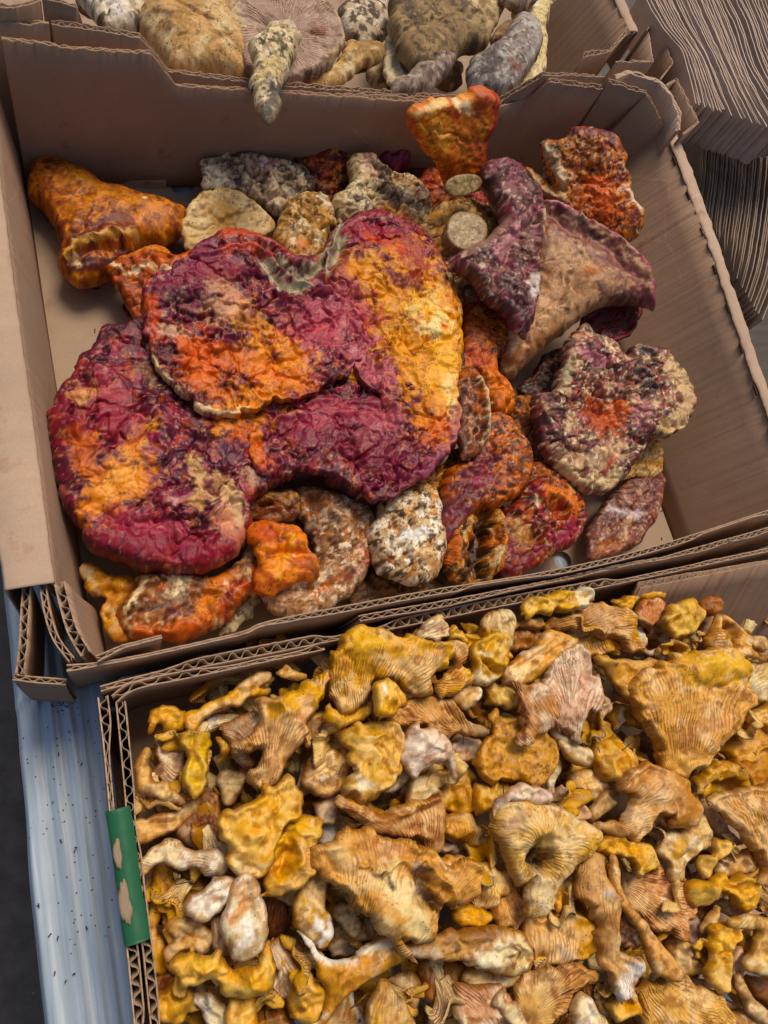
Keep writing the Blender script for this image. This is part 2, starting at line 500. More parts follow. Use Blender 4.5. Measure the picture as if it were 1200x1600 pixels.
    for cl in cols:
        hexc, pts, w0, am = cl[:4]
        rr = w0 * sx * mm
        jw = fbm(xs * .22, ys * .22, 4, seed + len(pts) * 3 + w0 * .1 + pts[0][0] * .01) * rr * 0.75 + fbm(xs * .7, ys * .7, 3, seed) * min(rr, 5.0) * 0.4
        L = np.array([loc(cv(p)) for p in pts])
        if len(L) == 1:
            dd = np.hypot(xs - L[0][0], ys - L[0][1])
        else:
            dd = near_dist(xs, ys, catmull(L, 3, False), rr * 3 + 3)
        put(hexc, (1 - sstep(rr * 0.2, rr * 1.3, dd + jw)) * am)
    # gills / fibres in polar coordinates round an origin
    if gill is None and fibre_o is None:
        go = (cv((0, 0))[0], cv((0, 0))[1] - 4000); ga = 0.0; sp = 2.2
        go = (c[0] + 1500 * math.cos(seed), c[1] + 1500 * math.sin(seed))
        g0 = loc(go)
    elif gill is not None:
        g0 = loc(cv(gill[:2])); ga = gill[2]; sp = gill[3] if len(gill) > 3 else 2.3
    else:
        g0 = loc(cv(fibre_o)); ga = 0.0; sp = 2.3
    dx = X - g0[0]; dy = Y - g0[1]
    rad = np.hypot(dx, dy)
    cen = P.mean(0); ref = math.atan2(cen[1] - g0[1], cen[0] - g0[0])
    th = (np.arctan2(dy, dx) - ref + np.pi) % (2 * np.pi) - np.pi
    r0 = np.median(rad)
    ph = th * r0 / sp + fbm(X * .03, Y * .03, 2, seed + 9) * 1.6
    amp = np.full(len(X), float(ga))
    for (x0, y0, r_) in smooth_at:
        p0 = loc(cv((x0, y0))); rr = r_ * sx * mm
        amp *= sstep(rr * .7, rr * 1.1, np.hypot(X - p0[0], Y - p0[1]) + fbm(X * .25, Y * .25, 2, seed) * rr * .3)
    amp *= 0.35 + 0.65 * sstep(-.5, .4, fbm(X * .08, Y * .08, 2, seed + 5))
    G = np.stack([ph, amp, rad + fbm(X * .2, Y * .2, 2, seed) * 2, sstep(r0 * 1.0, r0 * 1.35, rad + fbm(X * .2, Y * .2, 2, seed + 2) * 4)], 1)
    # curl: outline lifts and drops in waves
    if roll:
        und = fbm(X * .03, Y * .03, 2, seed + 12) * roll * .8 + fbm(X * .09, Y * .09, 2, seed + 14) * roll * (1 - sstep(0, 11, dn))
    else:
        und = 0.0
    n0 = len(X)
    Ht = H + und
    hb = h / (1 + (h / (cap * .8)) ** 3) ** (1 / 3.0)
    Hb = -kb * hb - env * (0.6 + 0.6 * T['f']) + und
    bad = Ht < Hb + 1.0 * env
    Ht = np.where(bad, Hb + 1.0 * env, Ht)
    w3 = lambda x_, y_, z_: (C0[None, :] + (x_[:, None] * U + y_[:, None] * Vv + z_[:, None] * n) / 1000.0)
    # sideways lean of the relief so it is not a pure height field
    lx = fbm(X * .07, Y * .07 + 7, 2, seed + 21) * env * .09 * np.maximum(Ht, 0); ly = fbm(X * .07 + 9, Y * .07, 2, seed + 22) * env * .09 * np.maximum(Ht, 0)
    VT = w3(X + lx, Y + ly, Ht); VB = w3(X, Y, Hb)
    bmask = ~out
    bidx = np.arange(n0); nbv = bmask.sum()
    bmap = np.arange(n0); bmap[bmask] = n0 + np.arange(nbv)
    V3 = np.concatenate([VT, VB[bmask]])
    QB = bmap[Qd][:, ::-1]
    Call = np.concatenate([C, C[bmask]]); Gall = np.concatenate([G, G[bmask]])
    # keep above the box floor
    V3[:, 2] = np.maximum(V3[:, 2], 0.0012)
    return mesh_from(name, V3, np.concatenate([Qd, QB]), mat, Call, Gall, parent=parent)
# ------------------------------------------------------------------ setting
def grid_sheet(A, B, Cc, D, nu, nv, zf=None):
    u, v = np.meshgrid(np.linspace(0, 1, nu), np.linspace(0, 1, nv), indexing='ij')
    u = u.ravel()[:, None]; v = v.ravel()[:, None]
    V = (A * (1 - u) * (1 - v) + B * u * (1 - v) + Cc * u * v + D * (1 - u) * v)
    if zf is not None: V[:, 2] += zf(u.ravel(), v.ravel(), V)
    i, j = np.meshgrid(np.arange(nu - 1), np.arange(nv - 1), indexing='ij')
    a = (i * nv + j).ravel()
    return V, np.stack([a, a + nv, a + nv + 1, a + 1], 1)

def simple_mat(name, base, rough, scale=20.0, var=0.5, spec=0.4, bump=0.3, stretch=(1, 1, 1), second=None, metallic=0.0):
    m, t, b = new_mat(name)
    L = t.links.new
    tc = N(t, 'ShaderNodeTexCoord')
    mp = N(t, 'ShaderNodeMapping'); mp.inputs['Scale'].default_value = stretch; L(tc.outputs['Object'], mp.inputs['Vector'])
    n = N(t, 'ShaderNodeTexNoise', i_Scale=scale, i_Detail=7.0, i_Roughness=0.65); L(mp.outputs[0], n.inputs['Vector'])
    cr = N(t, 'ShaderNodeValToRGB'); e = cr.color_ramp.elements
    e[0].position = 0.33; e[0].color = (*(second or [c * (1 - var) for c in base]), 1)
    e[1].position = 0.68; e[1].color = (*base, 1)
    L(n.outputs[0], cr.inputs[0]); L(cr.outputs[0], b.inputs['Base Color'])
    b.inputs['Roughness'].default_value = rough
    b.inputs['Specular IOR Level'].default_value = spec
    b.inputs['Metallic'].default_value = metallic
    bp = N(t, 'ShaderNodeBump', i_Strength=bump, i_Distance=0.002); L(n.outputs[0], bp.inputs['Height']); L(bp.outputs[0], b.inputs['Normal'])
    return m

# ground far below the table
M_GROUND = simple_mat('dark_asphalt', (0.055, 0.052, 0.055), 0.85, 30, 0.5)
V, Q = grid_sheet(np.array([-6, -6, -.8]), np.array([6, -6, -.8]), np.array([6, 6, -.8]), np.array([-6, 6, -.8]), 60, 60,
                  lambda u, v, V: fbm(V[:, 0] * 3, V[:, 1] * 3, 3, 2) * .006)
tag(mesh_from('ground', V, Q, M_GROUND), kind='structure')

# table top covered with pale blue ribbed plastic sheet
def plastic_material():
    m, t, b = new_mat('pale_blue_plastic')
    L = t.links.new
    tc = N(t, 'ShaderNodeTexCoord')
    mp = N(t, 'ShaderNodeMapping'); mp.inputs['Scale'].default_value = (60, 2.2, 1); mp.inputs['Rotation'].default_value = (0, 0, math.radians(-14))
    L(tc.outputs['Object'], mp.inputs['Vector'])
    n = N(t, 'ShaderNodeTexNoise', i_Scale=2.0, i_Detail=6.0, i_Roughness=0.6); L(mp.outputs[0], n.inputs['Vector'])
    cr = N(t, 'ShaderNodeValToRGB'); e = cr.color_ramp.elements
    e[0].position = 0.3; e[0].color = (0.24, 0.32, 0.41, 1); e[1].position = 0.72; e[1].color = (0.66, 0.75, 0.80, 1)
    x = cr.color_ramp.elements.new(0.52); x.color = (0.40, 0.50, 0.60, 1)
    L(n.outputs[0], cr.inputs[0])
    d = N(t, 'ShaderNodeTexNoise', i_Scale=75.0, i_Detail=6.0, i_Roughness=0.75); L(tc.outputs['Object'], d.inputs['Vector'])
    vo = N(t, 'ShaderNodeTexVoronoi', i_Scale=210.0); L(tc.outputs['Object'], vo.inputs['Vector'])
    n5 = N(t, 'ShaderNodeTexNoise', i_Scale=14.0, i_Detail=2.0); L(tc.outputs['Object'], n5.inputs['Vector'])
    sp = math_n(t, 'MULTIPLY', math_n(t, 'LESS_THAN', vo.outputs['Distance'], 0.13), math_n(t, 'GREATER_THAN', n5.outputs[0], 0.53))
    dr = N(t, 'ShaderNodeValToRGB'); dr.color_ramp.elements[0].position = 0.64; dr.color_ramp.elements[1].position = 0.75
    L(d.outputs[0], dr.inputs[0])
    mx = N(t, 'ShaderNodeMix', data_type='RGBA'); mx.inputs[7].default_value = (0.07, 0.055, 0.05, 1)
    L(cr.outputs[0], mx.inputs[6]); L(math_n(t, 'MAXIMUM', math_n(t, 'MULTIPLY', dr.outputs[0], 0.6), sp), mx.inputs[0])
    L(mx.outputs[2], b.inputs['Base Color'])
    b.inputs['Roughness'].default_value = 0.42
    bp = N(t, 'ShaderNodeBump', i_Strength=0.5, i_Distance=0.001); L(n.outputs[0], bp.inputs['Height']); L(bp.outputs[0], b.inputs['Normal'])
    return m
M_PLASTIC = plastic_material()
ZT = -0.006
eA, eB = at(-22, 560, ZT), at(78, 1760, ZT)
eA2 = at(4, 900, ZT); ed = at(66, 1600, ZT) - at(12, 1000, ZT); ed /= np.linalg.norm(ed)
pL = at(12, 1000, ZT)
A_ = pL + ed * .45; D_ = pL - ed * 1.05
perp = np.array([-ed[1], ed[0], 0]);
if perp[0] < 0: perp = -perp
def table_z(u, v, V):
    s = (V - pL) @ perp * 1000
    lp = (V - pL) @ ed * 1000
    z = np.zeros(len(V))
    for c_, w_, h_ in ((9, 2.5, 1.0), (17, 2.0, -1.2), (24, 2.2, 1.6), (30, 1.8, -1.0), (36, 2.4, 1.8), (43, 2.0, 1.0), (49, 3, -1.0)):
        z += np.exp(-((s - c_ - fbm(lp * .01, lp * 0, 2, c_) * 1.5) / w_) ** 2) * h_
    z += fbm(V[:, 0] * 25, V[:, 1] * 25, 3, 4) * 0.9
    # the crushed fold across the edge
    e = lp - (47 + s * -.25) + fbm(s * .2, lp * .05, 2, 8) * 4
    z += np.exp(-(e / 3.0) ** 2) * 3.0 * sstep(36, 16, s) * (1 + fbm(s * .4, lp * .3, 2, 6))
    z -= sstep(5, -1, s) ** 2 * 9
    return z * .001
V, Q = grid_sheet(A_, A_ + perp * .10, D_ + perp * .10, D_, 110, 420, table_z)
V[:, :2] += (fbm(V[:, 0] * 8, V[:, 1] * 8, 3, 3) * sstep(.01, 0, (V - pL) @ perp) * .0022)[:, None] * perp[:2]
tb = empty('table', (float(pL[0] + .5), float(pL[1] + .3), -.05))
tag(tb, 'long market table with a pale blue ribbed plastic top under the mushroom boxes', 'table')
mesh_from('ribbed_plastic_edge', V, Q, M_PLASTIC, parent=tb)
# the flat rest of the top and its folded-down side
V, Q = grid_sheet(A_ + perp * .10, A_ + perp * 1.3, D_ + perp * 1.3, D_ + perp * .10, 30, 40, lambda u, v, V: V[:, 0] * 0)
mesh_from('table_top', V, Q, M_PLASTIC, parent=tb)
dn_ = np.array([0, 0, -.05])
V, Q = grid_sheet(A_ + np.array([0, 0, -.0088]) - perp * .0004, D_ + np.array([0, 0, -.0088]) - perp * .0004, D_ + dn_ - perp * .004, A_ + dn_ - perp * .004, 200, 5,
                  lambda u, v, V: V[:, 0] * 0)
mesh_from('table_side', V, Q, M_PLASTIC, parent=tb)

# ------------------------------------------------------------------ corrugated cardboard
def strip_dirs(T):
    d = np.gradient(T[:, :2], axis=0); d /= np.linalg.norm(d, axis=1)[:, None] + 1e-12
    k = np.ones(25) / 25
    if len(d) > 30:
        dd = np.stack([np.convolve(np.pad(d[:, i], 12, mode='edge'), k, 'valid') for i in (0, 1)], 1); d = dd / np.linalg.norm(dd, axis=1)[:, None]
    return d

def resample(P, st):
    P = np.asarray(P, float)
    L = np.concatenate([[0], np.cumsum(np.linalg.norm(np.diff(P[:, :2], axis=0), axis=1))])
    n = max(3, int(L[-1] / st))
    t = np.linspace(0, L[-1], n)
    return np.stack([np.interp(t, L, P[:, i]) for i in range(P.shape[1])], 1), t

def shell(T, Bm, nd, o1, o2, rows, seed, rag, bow=0.0):
    """thin sheet between offsets o1..o2 (metres along nd), from bottom line Bm to top line T"""
    n = len(T)
    tz = T.copy(); tz[:, 2] += rag * fbm(np.arange(n) * .22, np.zeros(n), 3, seed)
    V = []
    for o in (o1, o2):
        o = np.broadcast_to(o, (n,))
        for r in range(rows + 1):
            f = r / rows
            P = tz * (1 - f) + Bm * f
            off = o + bow * math.sin(math.pi * f) * np.sin(np.linspace(0, math.pi, n)) + .0016 * fbm(np.linspace(0, n * .004, n) + f * .8, np.zeros(n) + f, 2, seed // 10)
            P = P.copy(); P[:, :2] += nd * off[:, None]
            V.append(P)
    V = np.concatenate(V)
    Q = []
    R = rows + 1
    i = np.arange(n - 1)
    def q(a, b, c, d): Q.append(np.stack([a, b, c, d], 1))
    for r in range(rows):
        a = r * n + i; q(a, a + n, a + n + 1, a + 1)
        a = (R + r) * n + i; q(a, a + 1, a + n + 1, a + n)
    q(i, i + 1, R * n + i + 1, R * n + i)
    a = (R - 1) * n + i; b = (2 * R - 1) * n + i; q(a, b, b + 1, a + 1)
    for e in (0, n - 1):
        r = np.arange(R - 1); a = r * n + e; b = (R + r) * n + e
        q(a, b, b + n, a + n)
    return V, np.concatenate(Q), rows * 2 * (n - 1)

def smooth_polyline(P, rad=0):
    return np.asarray(P, float)

def panel(parent, top, th=.0055, side=1, bottom=None, mat=None, pitch=.0082, rag=.0011, bow=0.0, liner=.0008, name='wall_panel', fl=True, seed=1, curve=False, rows=6, mat2=None):
    """a corrugated wall: inner liner on the traced line, outer liner th outwards, the fluted medium between them"""
    mat = mat or M_KRAFT_IN
    W3 = np.array([at(*p) for p in top])
    if curve: W3 = catmull(W3, 8, False)
    T, s = resample(W3, .0009)
    if bottom is None:
        Bm = T.copy(); Bm[:, 2] = 0.0005
    else:
        P0 = at(*bottom[0]); P1 = at(*bottom[1]); d = P1 - P0
        f = ((T - P0) @ d) / (d @ d)
        Bm = P0[None] + f[:, None] * d
        Bm[:, 2] = P0[2] + .0005
    dr = strip_dirs(T)
    nd = np.stack([-dr[:, 1], dr[:, 0]], 1) * side
    V1, Q1, s1 = shell(T, Bm, nd, 0.0, liner, rows, seed * 10, rag, bow)
    thv = th * (1 - .5 * sstep(.05, .7, fbm(s * 13, s * 0 + 8, 2, seed + 5)) * (fl and 1))
    V2, Q2, s2 = shell(T, Bm, nd, thv - liner, thv, rows, seed * 10 + 3, rag, bow)
    o = mesh_from(name, V1, Q1, mat, parent=parent, smooth=s1)
    mesh_from('outer_liner', V2, Q2, mat2 or mat, parent=o, smooth=s2)
    if fl:
        a = (thv - 2 * liner - .0007) / 2
        wv = np.sin(2 * np.pi * s / pitch + 2.0 * fbm(s * 22, s * 0, 2, seed))
        wv = np.tanh(wv * 1.5) / .905 * (1 - .3 * sstep(0, .8, fbm(s * 15, s * 0 + 3, 2, seed)))
        mid = thv / 2 + a * wv
        V3, Q3, s3 = shell(T - np.array([0, 0, .0006]), Bm, nd, mid - .0003, mid + .0003, 3, seed * 10, rag, bow)
        mesh_from('fluted_medium', V3, Q3, M_KRAFT_FL, parent=o, smooth=s3)
    return o

def wrap_strip(parent, line, width, side, drop_in, drop_out, mat, seed=1, th=.0012, scallop=.0, name='folded_rim', notch=0, dz=.0012, crown=.0012):
    """board folded over the top of a wall: inner drop, flat top, outer drop"""
    W3 = np.array([at(*p) for p in line]); T, s = resample(W3, .0015)
    dr = strip_dirs(T); nd = np.stack([-dr[:, 1], dr[:, 0]], 1) * side
    n = len(T)
    wv = width + scallop * (fbm(s * 95, s * 0, 2, seed)) + scallop * .6 * fbm(s * 20, s * 0, 2, seed + 1)
    inn = -0.0012 + scallop * .5 * fbm(s * 120, s * 0 + 4, 2, seed + 2)
    prof = [(0, -drop_in, 0), (0, -drop_in * .5, 0), (0, -.0022, 0), (.25, -.0006, 0), (1, 0, 0), (1.8, .0, 0), (2, 0, .5), (1.8, .0, 1), (1, 0, 1), (.25, -.0006, 1), (0, -.0022, 1), (0, -drop_out * .5, 1), (0, -drop_out, 1)]
    rows = []
    hm = fbm(s * 18, s * 0, 3, seed + 5) * .0007 + fbm(s * 90, s * 0, 2, seed + 7) * .0003
    for lay in (0, 1):
        for (k, z, f) in prof:
            off = inn * (1 - f) + wv * f + (k * .001) * (1 if f < .5 else -1) * (1 if f != .5 else 0)
            tt = -lay * th
            if f == 0: off = off + (th * lay if z < -.001 else th * lay * .5)
            if f == 1: off = off - (th * lay if z < -.001 else th * lay * .5)
            P = T.copy(); P[:, :2] += nd * np.asarray(off)[:, None]
            P[:, 2] += z + dz + hm * (1 if z > -.003 else .4) + (tt if z > -.001 else 0) + (crown if f == .5 else (crown * .5 if (f in (0, 1) and k > 1.5) else 0))
            rows.append(P)
    R = len(prof); V = np.concatenate(rows); Q = []
    i = np.arange(n - 1)
    for r in range(R - 1):
        a = r * n + i; Q.append(np.stack([a, a + 1, a + n + 1, a + n], 1))
        a = (R + r) * n + i; Q.append(np.stack([a, a + n, a + n + 1, a + 1], 1))
    for r in (0, R - 1):
        a = r * n + i; b = (R + r) * n + i; Q.append(np.stack([a, b, b + 1, a + 1], 1))
    for e in (0, n - 1):
        r = np.arange(R - 1); a = r * n + e; Q.append(np.stack([a, a + n, a + (R + 1) * n, a + R * n], 1))
    return mesh_from(name, V, np.concatenate(Q), mat, parent=parent, smooth=True), T, nd

def box_part(parent, name, c, d1, L, W, H, mat):
    """small oriented box, for slits, rods and bits"""
    d1 = np.array(d1, float); d1 /= np.linalg.norm(d1); d2 = np.array([-d1[1], d1[0], 0]); d2 /= np.linalg.norm(d2); d3 = np.cross(d1, d2)
    V = np.array([c + d1 * L / 2 * a + d2 * W / 2 * b + d3 * H / 2 * e for a in (-1, 1) for b in (-1, 1) for e in (-1, 1)])
    Q = [(0, 1, 3, 2), (4, 6, 7, 5), (0, 4, 5, 1), (2, 3, 7, 6), (0, 2, 6, 4), (1, 5, 7, 3)]
    return mesh_from(name, V, Q, mat, parent=parent, smooth=False)

M_SLIT = simple_mat('slit_dark', (0.09, 0.05, 0.035), 0.9)

def floor_sheet(parent, corners, z=0.0, holes=(), st=.004, name='box_floor', mat=M_FLOOR):
    P = [at(*p_, z) if len(p_) == 2 else np.array([*at(*p_)[:2], z]) for p_ in corners]
    n1 = int(np.linalg.norm(P[1] - P[0]) / st); n2 = int(np.linalg.norm(P[3] - P[0]) / st)
    V, Q = grid_sheet(P[0], P[1], P[2], P[3], n1, n2, lambda u, v, V: fbm(V[:, 0] * 9, V[:, 1] * 9, 3, 11) * .0007)
    V = V.copy(); m = np.ones(len(Q), bool)
    cen = V[Q].mean(1)
    for (hx, hy, r) in holes:
        c = at(hx, hy, z); d = np.linalg.norm(V[:, :2] - c[:2], axis=1)
        near = (d < r + st * .7)
        sel = near & (d > r - st * .72)
        V[sel, :2] = c[:2] + (V[sel, :2] - c[:2]) / d[sel][:, None] * r
        dc = np.linalg.norm(cen[:, :2] - c[:2], axis=1)
        m &= ~(dc < r - st * .1)
    Q = Q[m]
    n0 = len(V)
    V2 = V.copy(); V2[:, 2] -= .004
    return mesh_from(name, np.concatenate([V, V2]), np.concatenate([Q, Q[:, ::-1] + n0]), mat, parent=parent, smooth=True)

H1, H2 = .112, .142
# --- middle box ---
bm = empty('cardboard_box', at(600, 600, 0))
tag(bm, 'open brown cardboard box holding the red and orange lobster mushrooms', 'box', 'cardboard boxes on the table')
floor_sheet(bm, [(150, 1058), (1062, 872), (851, 288), (38, 279)], 0.0012, holes=[(284, 290, .011), (44, 268, .010), (556, 903, .01), (880, 876, .009)])
panel(bm, [(2, 60, H2), (60, 66, H2), (110, 74, H2), (235, 82, H2), (275, 133, H1), (400, 141, H1), (500, 148, H1), (640, 157, H1), (780, 167, H1), (820, 156, H1 + .003), (858, 128, H2), (942, 139, H2)],
      side=1, bottom=[(44, 291, 0), (851, 296, 0)], bow=-.002, seed=1, name='back_wall')
# crease flaps along the foot of the back wall
panel(bm, [(44, 283, .009), (140, 275, .011), (260, 283, .010)], th=.0015, bottom=[(46, 293, 0), (258, 297, 0)], fl=False, seed=31, mat=M_KRAFT, name='floor_flap')
panel(bm, [(951, 128, H2), (1010, 147, H2)], side=1, bottom=[(840, 300, 0), (862, 292, 0)], seed=2, name='corner_flap')
panel(bm, [(1010, 147, H2), (1024, 170, .131), (1042, 206, H1)], side=1, bottom=[(858, 296, 0), (1054, 850, 0)], seed=3, name='corner_flap')
panel(bm, [(1042, 206, H1), (1100, 365, H1), (1180, 600, H1), (1262, 830, H1)], side=1, bottom=[(858, 296, 0), (1060, 868, 0)], seed=4, bow=.003, name='right_wall')
o, T, nd = wrap_strip(bm, [(1041, 207, H1), (1102, 366, H1), (1181, 600, H1), (1262, 830, H1)], .0125, 1, .0015, .05, M_KRAFT_PALE, seed=5, scallop=.0016)
# perforation slits along the folded edge
for k in range(11):
    a = 18 + k * 29
    if a + 10 < len(T):
        c = (T[a] + T[a + 10]) / 2; c = c + np.array([*(nd[a] * -.0016), -.0016])
        box_part(o, 'perforation_slit', c, T[a + 10] - T[a], .0095, .0012, .0022, M_SLIT)
panel(bm, [(83, 911, H1), (52, 680, H1), (20, 450, H1), (0, 290, H1), (-12, 150, H1), (-18, 60, H1)], side=1, bottom=[(157, 1056, 0), (44, 285, 0)], seed=6, bow=-.003, name='left_wall', mat=M_KRAFT)
wrap_strip(bm, [(82, 912, H1), (52, 680, H1), (20, 450, H1), (0, 290, H1), (-12, 150, H1)], .0265, 1, .0012, .10, M_KRAFT_PALE, seed=7, scallop=.0006)
# torn corner at the front left: four free flaps
panel(bm, [(30, 912, .106), (27, 960, .104), (25, 1010, .102), (20, 1052, .098)], side=1, th=.005, seed=8, name='corner_flap', mat=M_KRAFT, rag=.0012)
panel(bm, [(22, 1053, .097), (60, 1058, .095), (104, 1061, .093)], side=-1, th=.004, seed=9, name='corner_flap', mat=M_KRAFT)
panel(bm, [(58, 915, .108), (64, 955, .108), (78, 1000, .108), (104, 1036, .108)], side=1, th=.004, seed=10, name='corner_flap', mat=M_KRAFT, curve=True)
panel(bm, [(82, 912, H1), (92, 950, H1), (105, 990, H1), (126, 1026, H1 - .002)], side=1, th=.0062, seed=11, bottom=[(150, 1010, 0), (157, 1050, 0)], name='corner_flap', mat=M_KRAFT, curve=True, rag=.0014)
# front wall: inner board, outer board, torn tab
FR = [(104, 1037, .108), (170, 1030, .108), (300, 1004, .11), (380, 986, .111), (430, 968, .111), (640, 927, .111), (850, 893, .111), (1025, 853, .111), (1194, 799, .111), (1262, 776, .111)]
panel(bm, FR, side=-1, th=.0045, seed=12, name='front_wall', rag=.0008, curve=True, bottom=[(150, 1062, 0), (1062, 880, 0)], mat=M_KRAFT)
panel(bm, [(150, 1026, .113), (190, 1010, .113), (253, 994, .113)], side=-1, th=.005, seed=13, name='torn_tab', rag=.0012, mat=M_KRAFT)
panel(bm, [(560, 958, .107), (700, 934, .107), (860, 906, .106), (985, 880, .105), (1035, 872, .105), (1110, 850, .107), (1262, 806, .107)], side=-1, th=.005, seed=14, name='outer_board', rag=.0018, bottom=[(150, 1070, 0), (1062, 890, 0)], mat=M_KRAFT)

# --- chanterelle box ---
bc = empty('cardboard_box.001', at(700, 1300, 0))
tag(bc, 'corrugated cardboard box with a green printed rim full of yellow chanterelles', 'box', 'cardboard boxes on the table')
H3 = .100
floor_sheet(bc, [(226, 1700, .1), (1400, 1500), (1290, 850, .1), (158, 1088, .1)], 0.0012, st=.012, mat=M_KRAFT_IN)
panel(bc, [(150, 1090, H3), (157, 1160, H3), (166, 1265, H3), (182, 1400, H3), (198, 1500, H3), (224, 1720, H3)], side=1, th=.0062, seed=20, name='left_wall', mat=M_KRAFT_PALE, mat2=M_KRAFT, pitch=.0095)
panel(bc, [(179, 1098, H3 - .001), (184, 1160, H3 - .001), (193, 1265, H3 - .001), (209, 1400, H3 - .001), (224, 1500, H3 - .001), (250, 1720, H3 - .001)], side=1, th=.0058, seed=21, name='left_wall', mat=M_KRAFT, pitch=.0095)
_ = wrap_strip(bc, [(168, 1268, H3), (178, 1330, H3), (187, 1400, H3), (198, 1478, H3)], .0125, 1, .04, .004, M_GREEN, seed=22, scallop=.0004, name='green_printed_rim', crown=.003)
for (x, y, r1) in ((184, 1336, .0085), (196, 1414, .013)):   # worn-through patches of the printed liner
    a_ = np.linspace(0, 2 * np.pi, 28, endpoint=False); c = at(x, y, H3 + .0052)
    d1 = at(x + 1.4, y + 10, H3) - at(x, y, H3); d1 /= np.linalg.norm(d1); d2 = np.array([-d1[1], d1[0], 0])
    rr = 1 + .22 * fbm(np.cos(a_) * 2, np.sin(a_) * 2, 3, x)
    ring = lambda f, z: c + (np.cos(a_) * rr * f * r1)[:, None] * d1 + (np.sin(a_) * rr * f * r1 * .27)[:, None] * d2 + np.array([0, 0, z])
    V = np.concatenate([ring(1.0, -.003), ring(.85, .0), ring(.5, .0004), ring(.2, .0002), ring(.01, .0002)])
    i = np.arange(28); j = (i + 1) % 28
    Q = np.concatenate([np.stack([i + 28 * k, j + 28 * k, j + 28 * (k + 1), i + 28 * (k + 1)], 1) for k in range(4)])
    mesh_from('worn_patch', V, Q, M_KRAFT_FL, parent=bc)
panel(bc, [(158, 1082, H3), (220, 1066, H3), (300, 1048, H3), (430, 1020, H3), (560, 992, H3), (760, 952, H3), (900, 925, H3), (1060, 893, H3), (1290, 842, H3)], side=1, th=.0068, seed=23, name='back_wall', mat=M_KRAFT, pitch=.0098,
      )
panel(bc, [(184, 1100, H3), (215, 1080, H3), (300, 1061, H3), (420, 1034, H3), (508, 1014, H3)], side=1, th=.0055, seed=24, name='back_wall', mat=M_KRAFT, pitch=.0125, curve=True)
panel(bc, [(1000, 920, H3 - .003), (1060, 908, H3 - .003), (1150, 889, H3 - .003), (1290, 860, H3 - .003)], side=1, th=.0055, seed=25, name='back_wall', mat=M_KRAFT_IN, bottom=[(820, 1075, 0), (1250, 1000, 0)])

# --- matsutake box behind ---
bt = empty('cardboard_box.002', at(500, 0, 0))
tag(bt, 'brown cardboard box at the back holding pale scaly matsutake mushrooms', 'box', 'cardboard boxes on the table')
floor_sheet(bt, [(-20, 278), (842, 276), (800, -200), (-20, -200)], 0.0012, st=.012)
panel(bt, [(80, 31, H2), (150, 40, H2), (218, 53, H2), (240, 78, .127), (263, 107, H1), (400, 124, H1), (520, 133, H1), (650, 144, H1), (780, 153, H1), (846, 113, H2), (944, 119, H2)], side=-1, th=.005, seed=40, name='front_wall', bow=.0)
panel(bt, [(-40, 22, H2 + .002), (0, 24, H2 + .002), (76, 32, H2 + .002)], side=-1, th=.006, seed=41, name='front_wall', mat=M_KRAFT)
panel(bt, [(-40, 6, H2 + .012), (20, 6, H2 + .012), (62, -2, H2 + .012)], side=-1, th=.004, seed=42, name='corner_flap', mat=M_KRAFT_IN)
panel(bt, [(66, -6, H2 + .01), (118, 6, H2 + .01), (128, 34, H2 - .005)], side=-1, th=.003, seed=43, name='corner_flap', mat=M_KRAFT_IN)
panel(bt, [(893, 113, H1 + .004), (910, 92, H1 + .022), (956, 83, H1 + .022), (984, 51, H1 + .026)], side=1, th=.0062, seed=44, name='corner_flap', bottom=[(815, 262, 0), (835, 240, 0)])
panel(bt, [(985, 52, H1 + .026), (960, 0, H1 + .026), (930, -70, H1 + .026)], side=-1, th=.006, seed=45, name='right_wall', bottom=[(835, 255, 0), (770, 60, 0)])
wrap_strip(bt, [(984, 50, H1 + .026), (961, 0, H1 + .026), (932, -70, H1 + .026)], .0125, -1, .0015, .05, M_KRAFT_PALE, seed=46, scallop=.0012)
panel(bt, [(962, 97, H2 - .004), (1021, 96, H2 - .004), (1013, 52, H2 - .004)], side=1, th=.0022, seed=47, name='corner_flap', mat=M_KRAFT)
panel(bt, [(1010, 47, H2 - .016), (1024, 33, H2 - .016), (1050, 98, H2 - .016), (1030, 122, H2 - .016)], side=1, th=.002, seed=48, name='corner_flap', mat=M_KRAFT_IN)
panel(bm, [(964, 124, H2 - .003), (985, 116, H2 - .003), (1029, 129, H2 - .003), (1047, 150, H2 - .003), (1058, 178, H2 - .006), (1055, 203, H2 - .012)], side=1, th=.0045, seed=49, name='corner_flap', mat=M_KRAFT_PALE, fl=False, liner=.0022)
panel(bm, [(1042, 134, H2 - .012), (1057, 124, H2 - .012), (1090, 190, H2 - .012), (1066, 209, H2 - .014)], side=1, th=.0025, seed=50, name='corner_flap', mat=M_KRAFT)
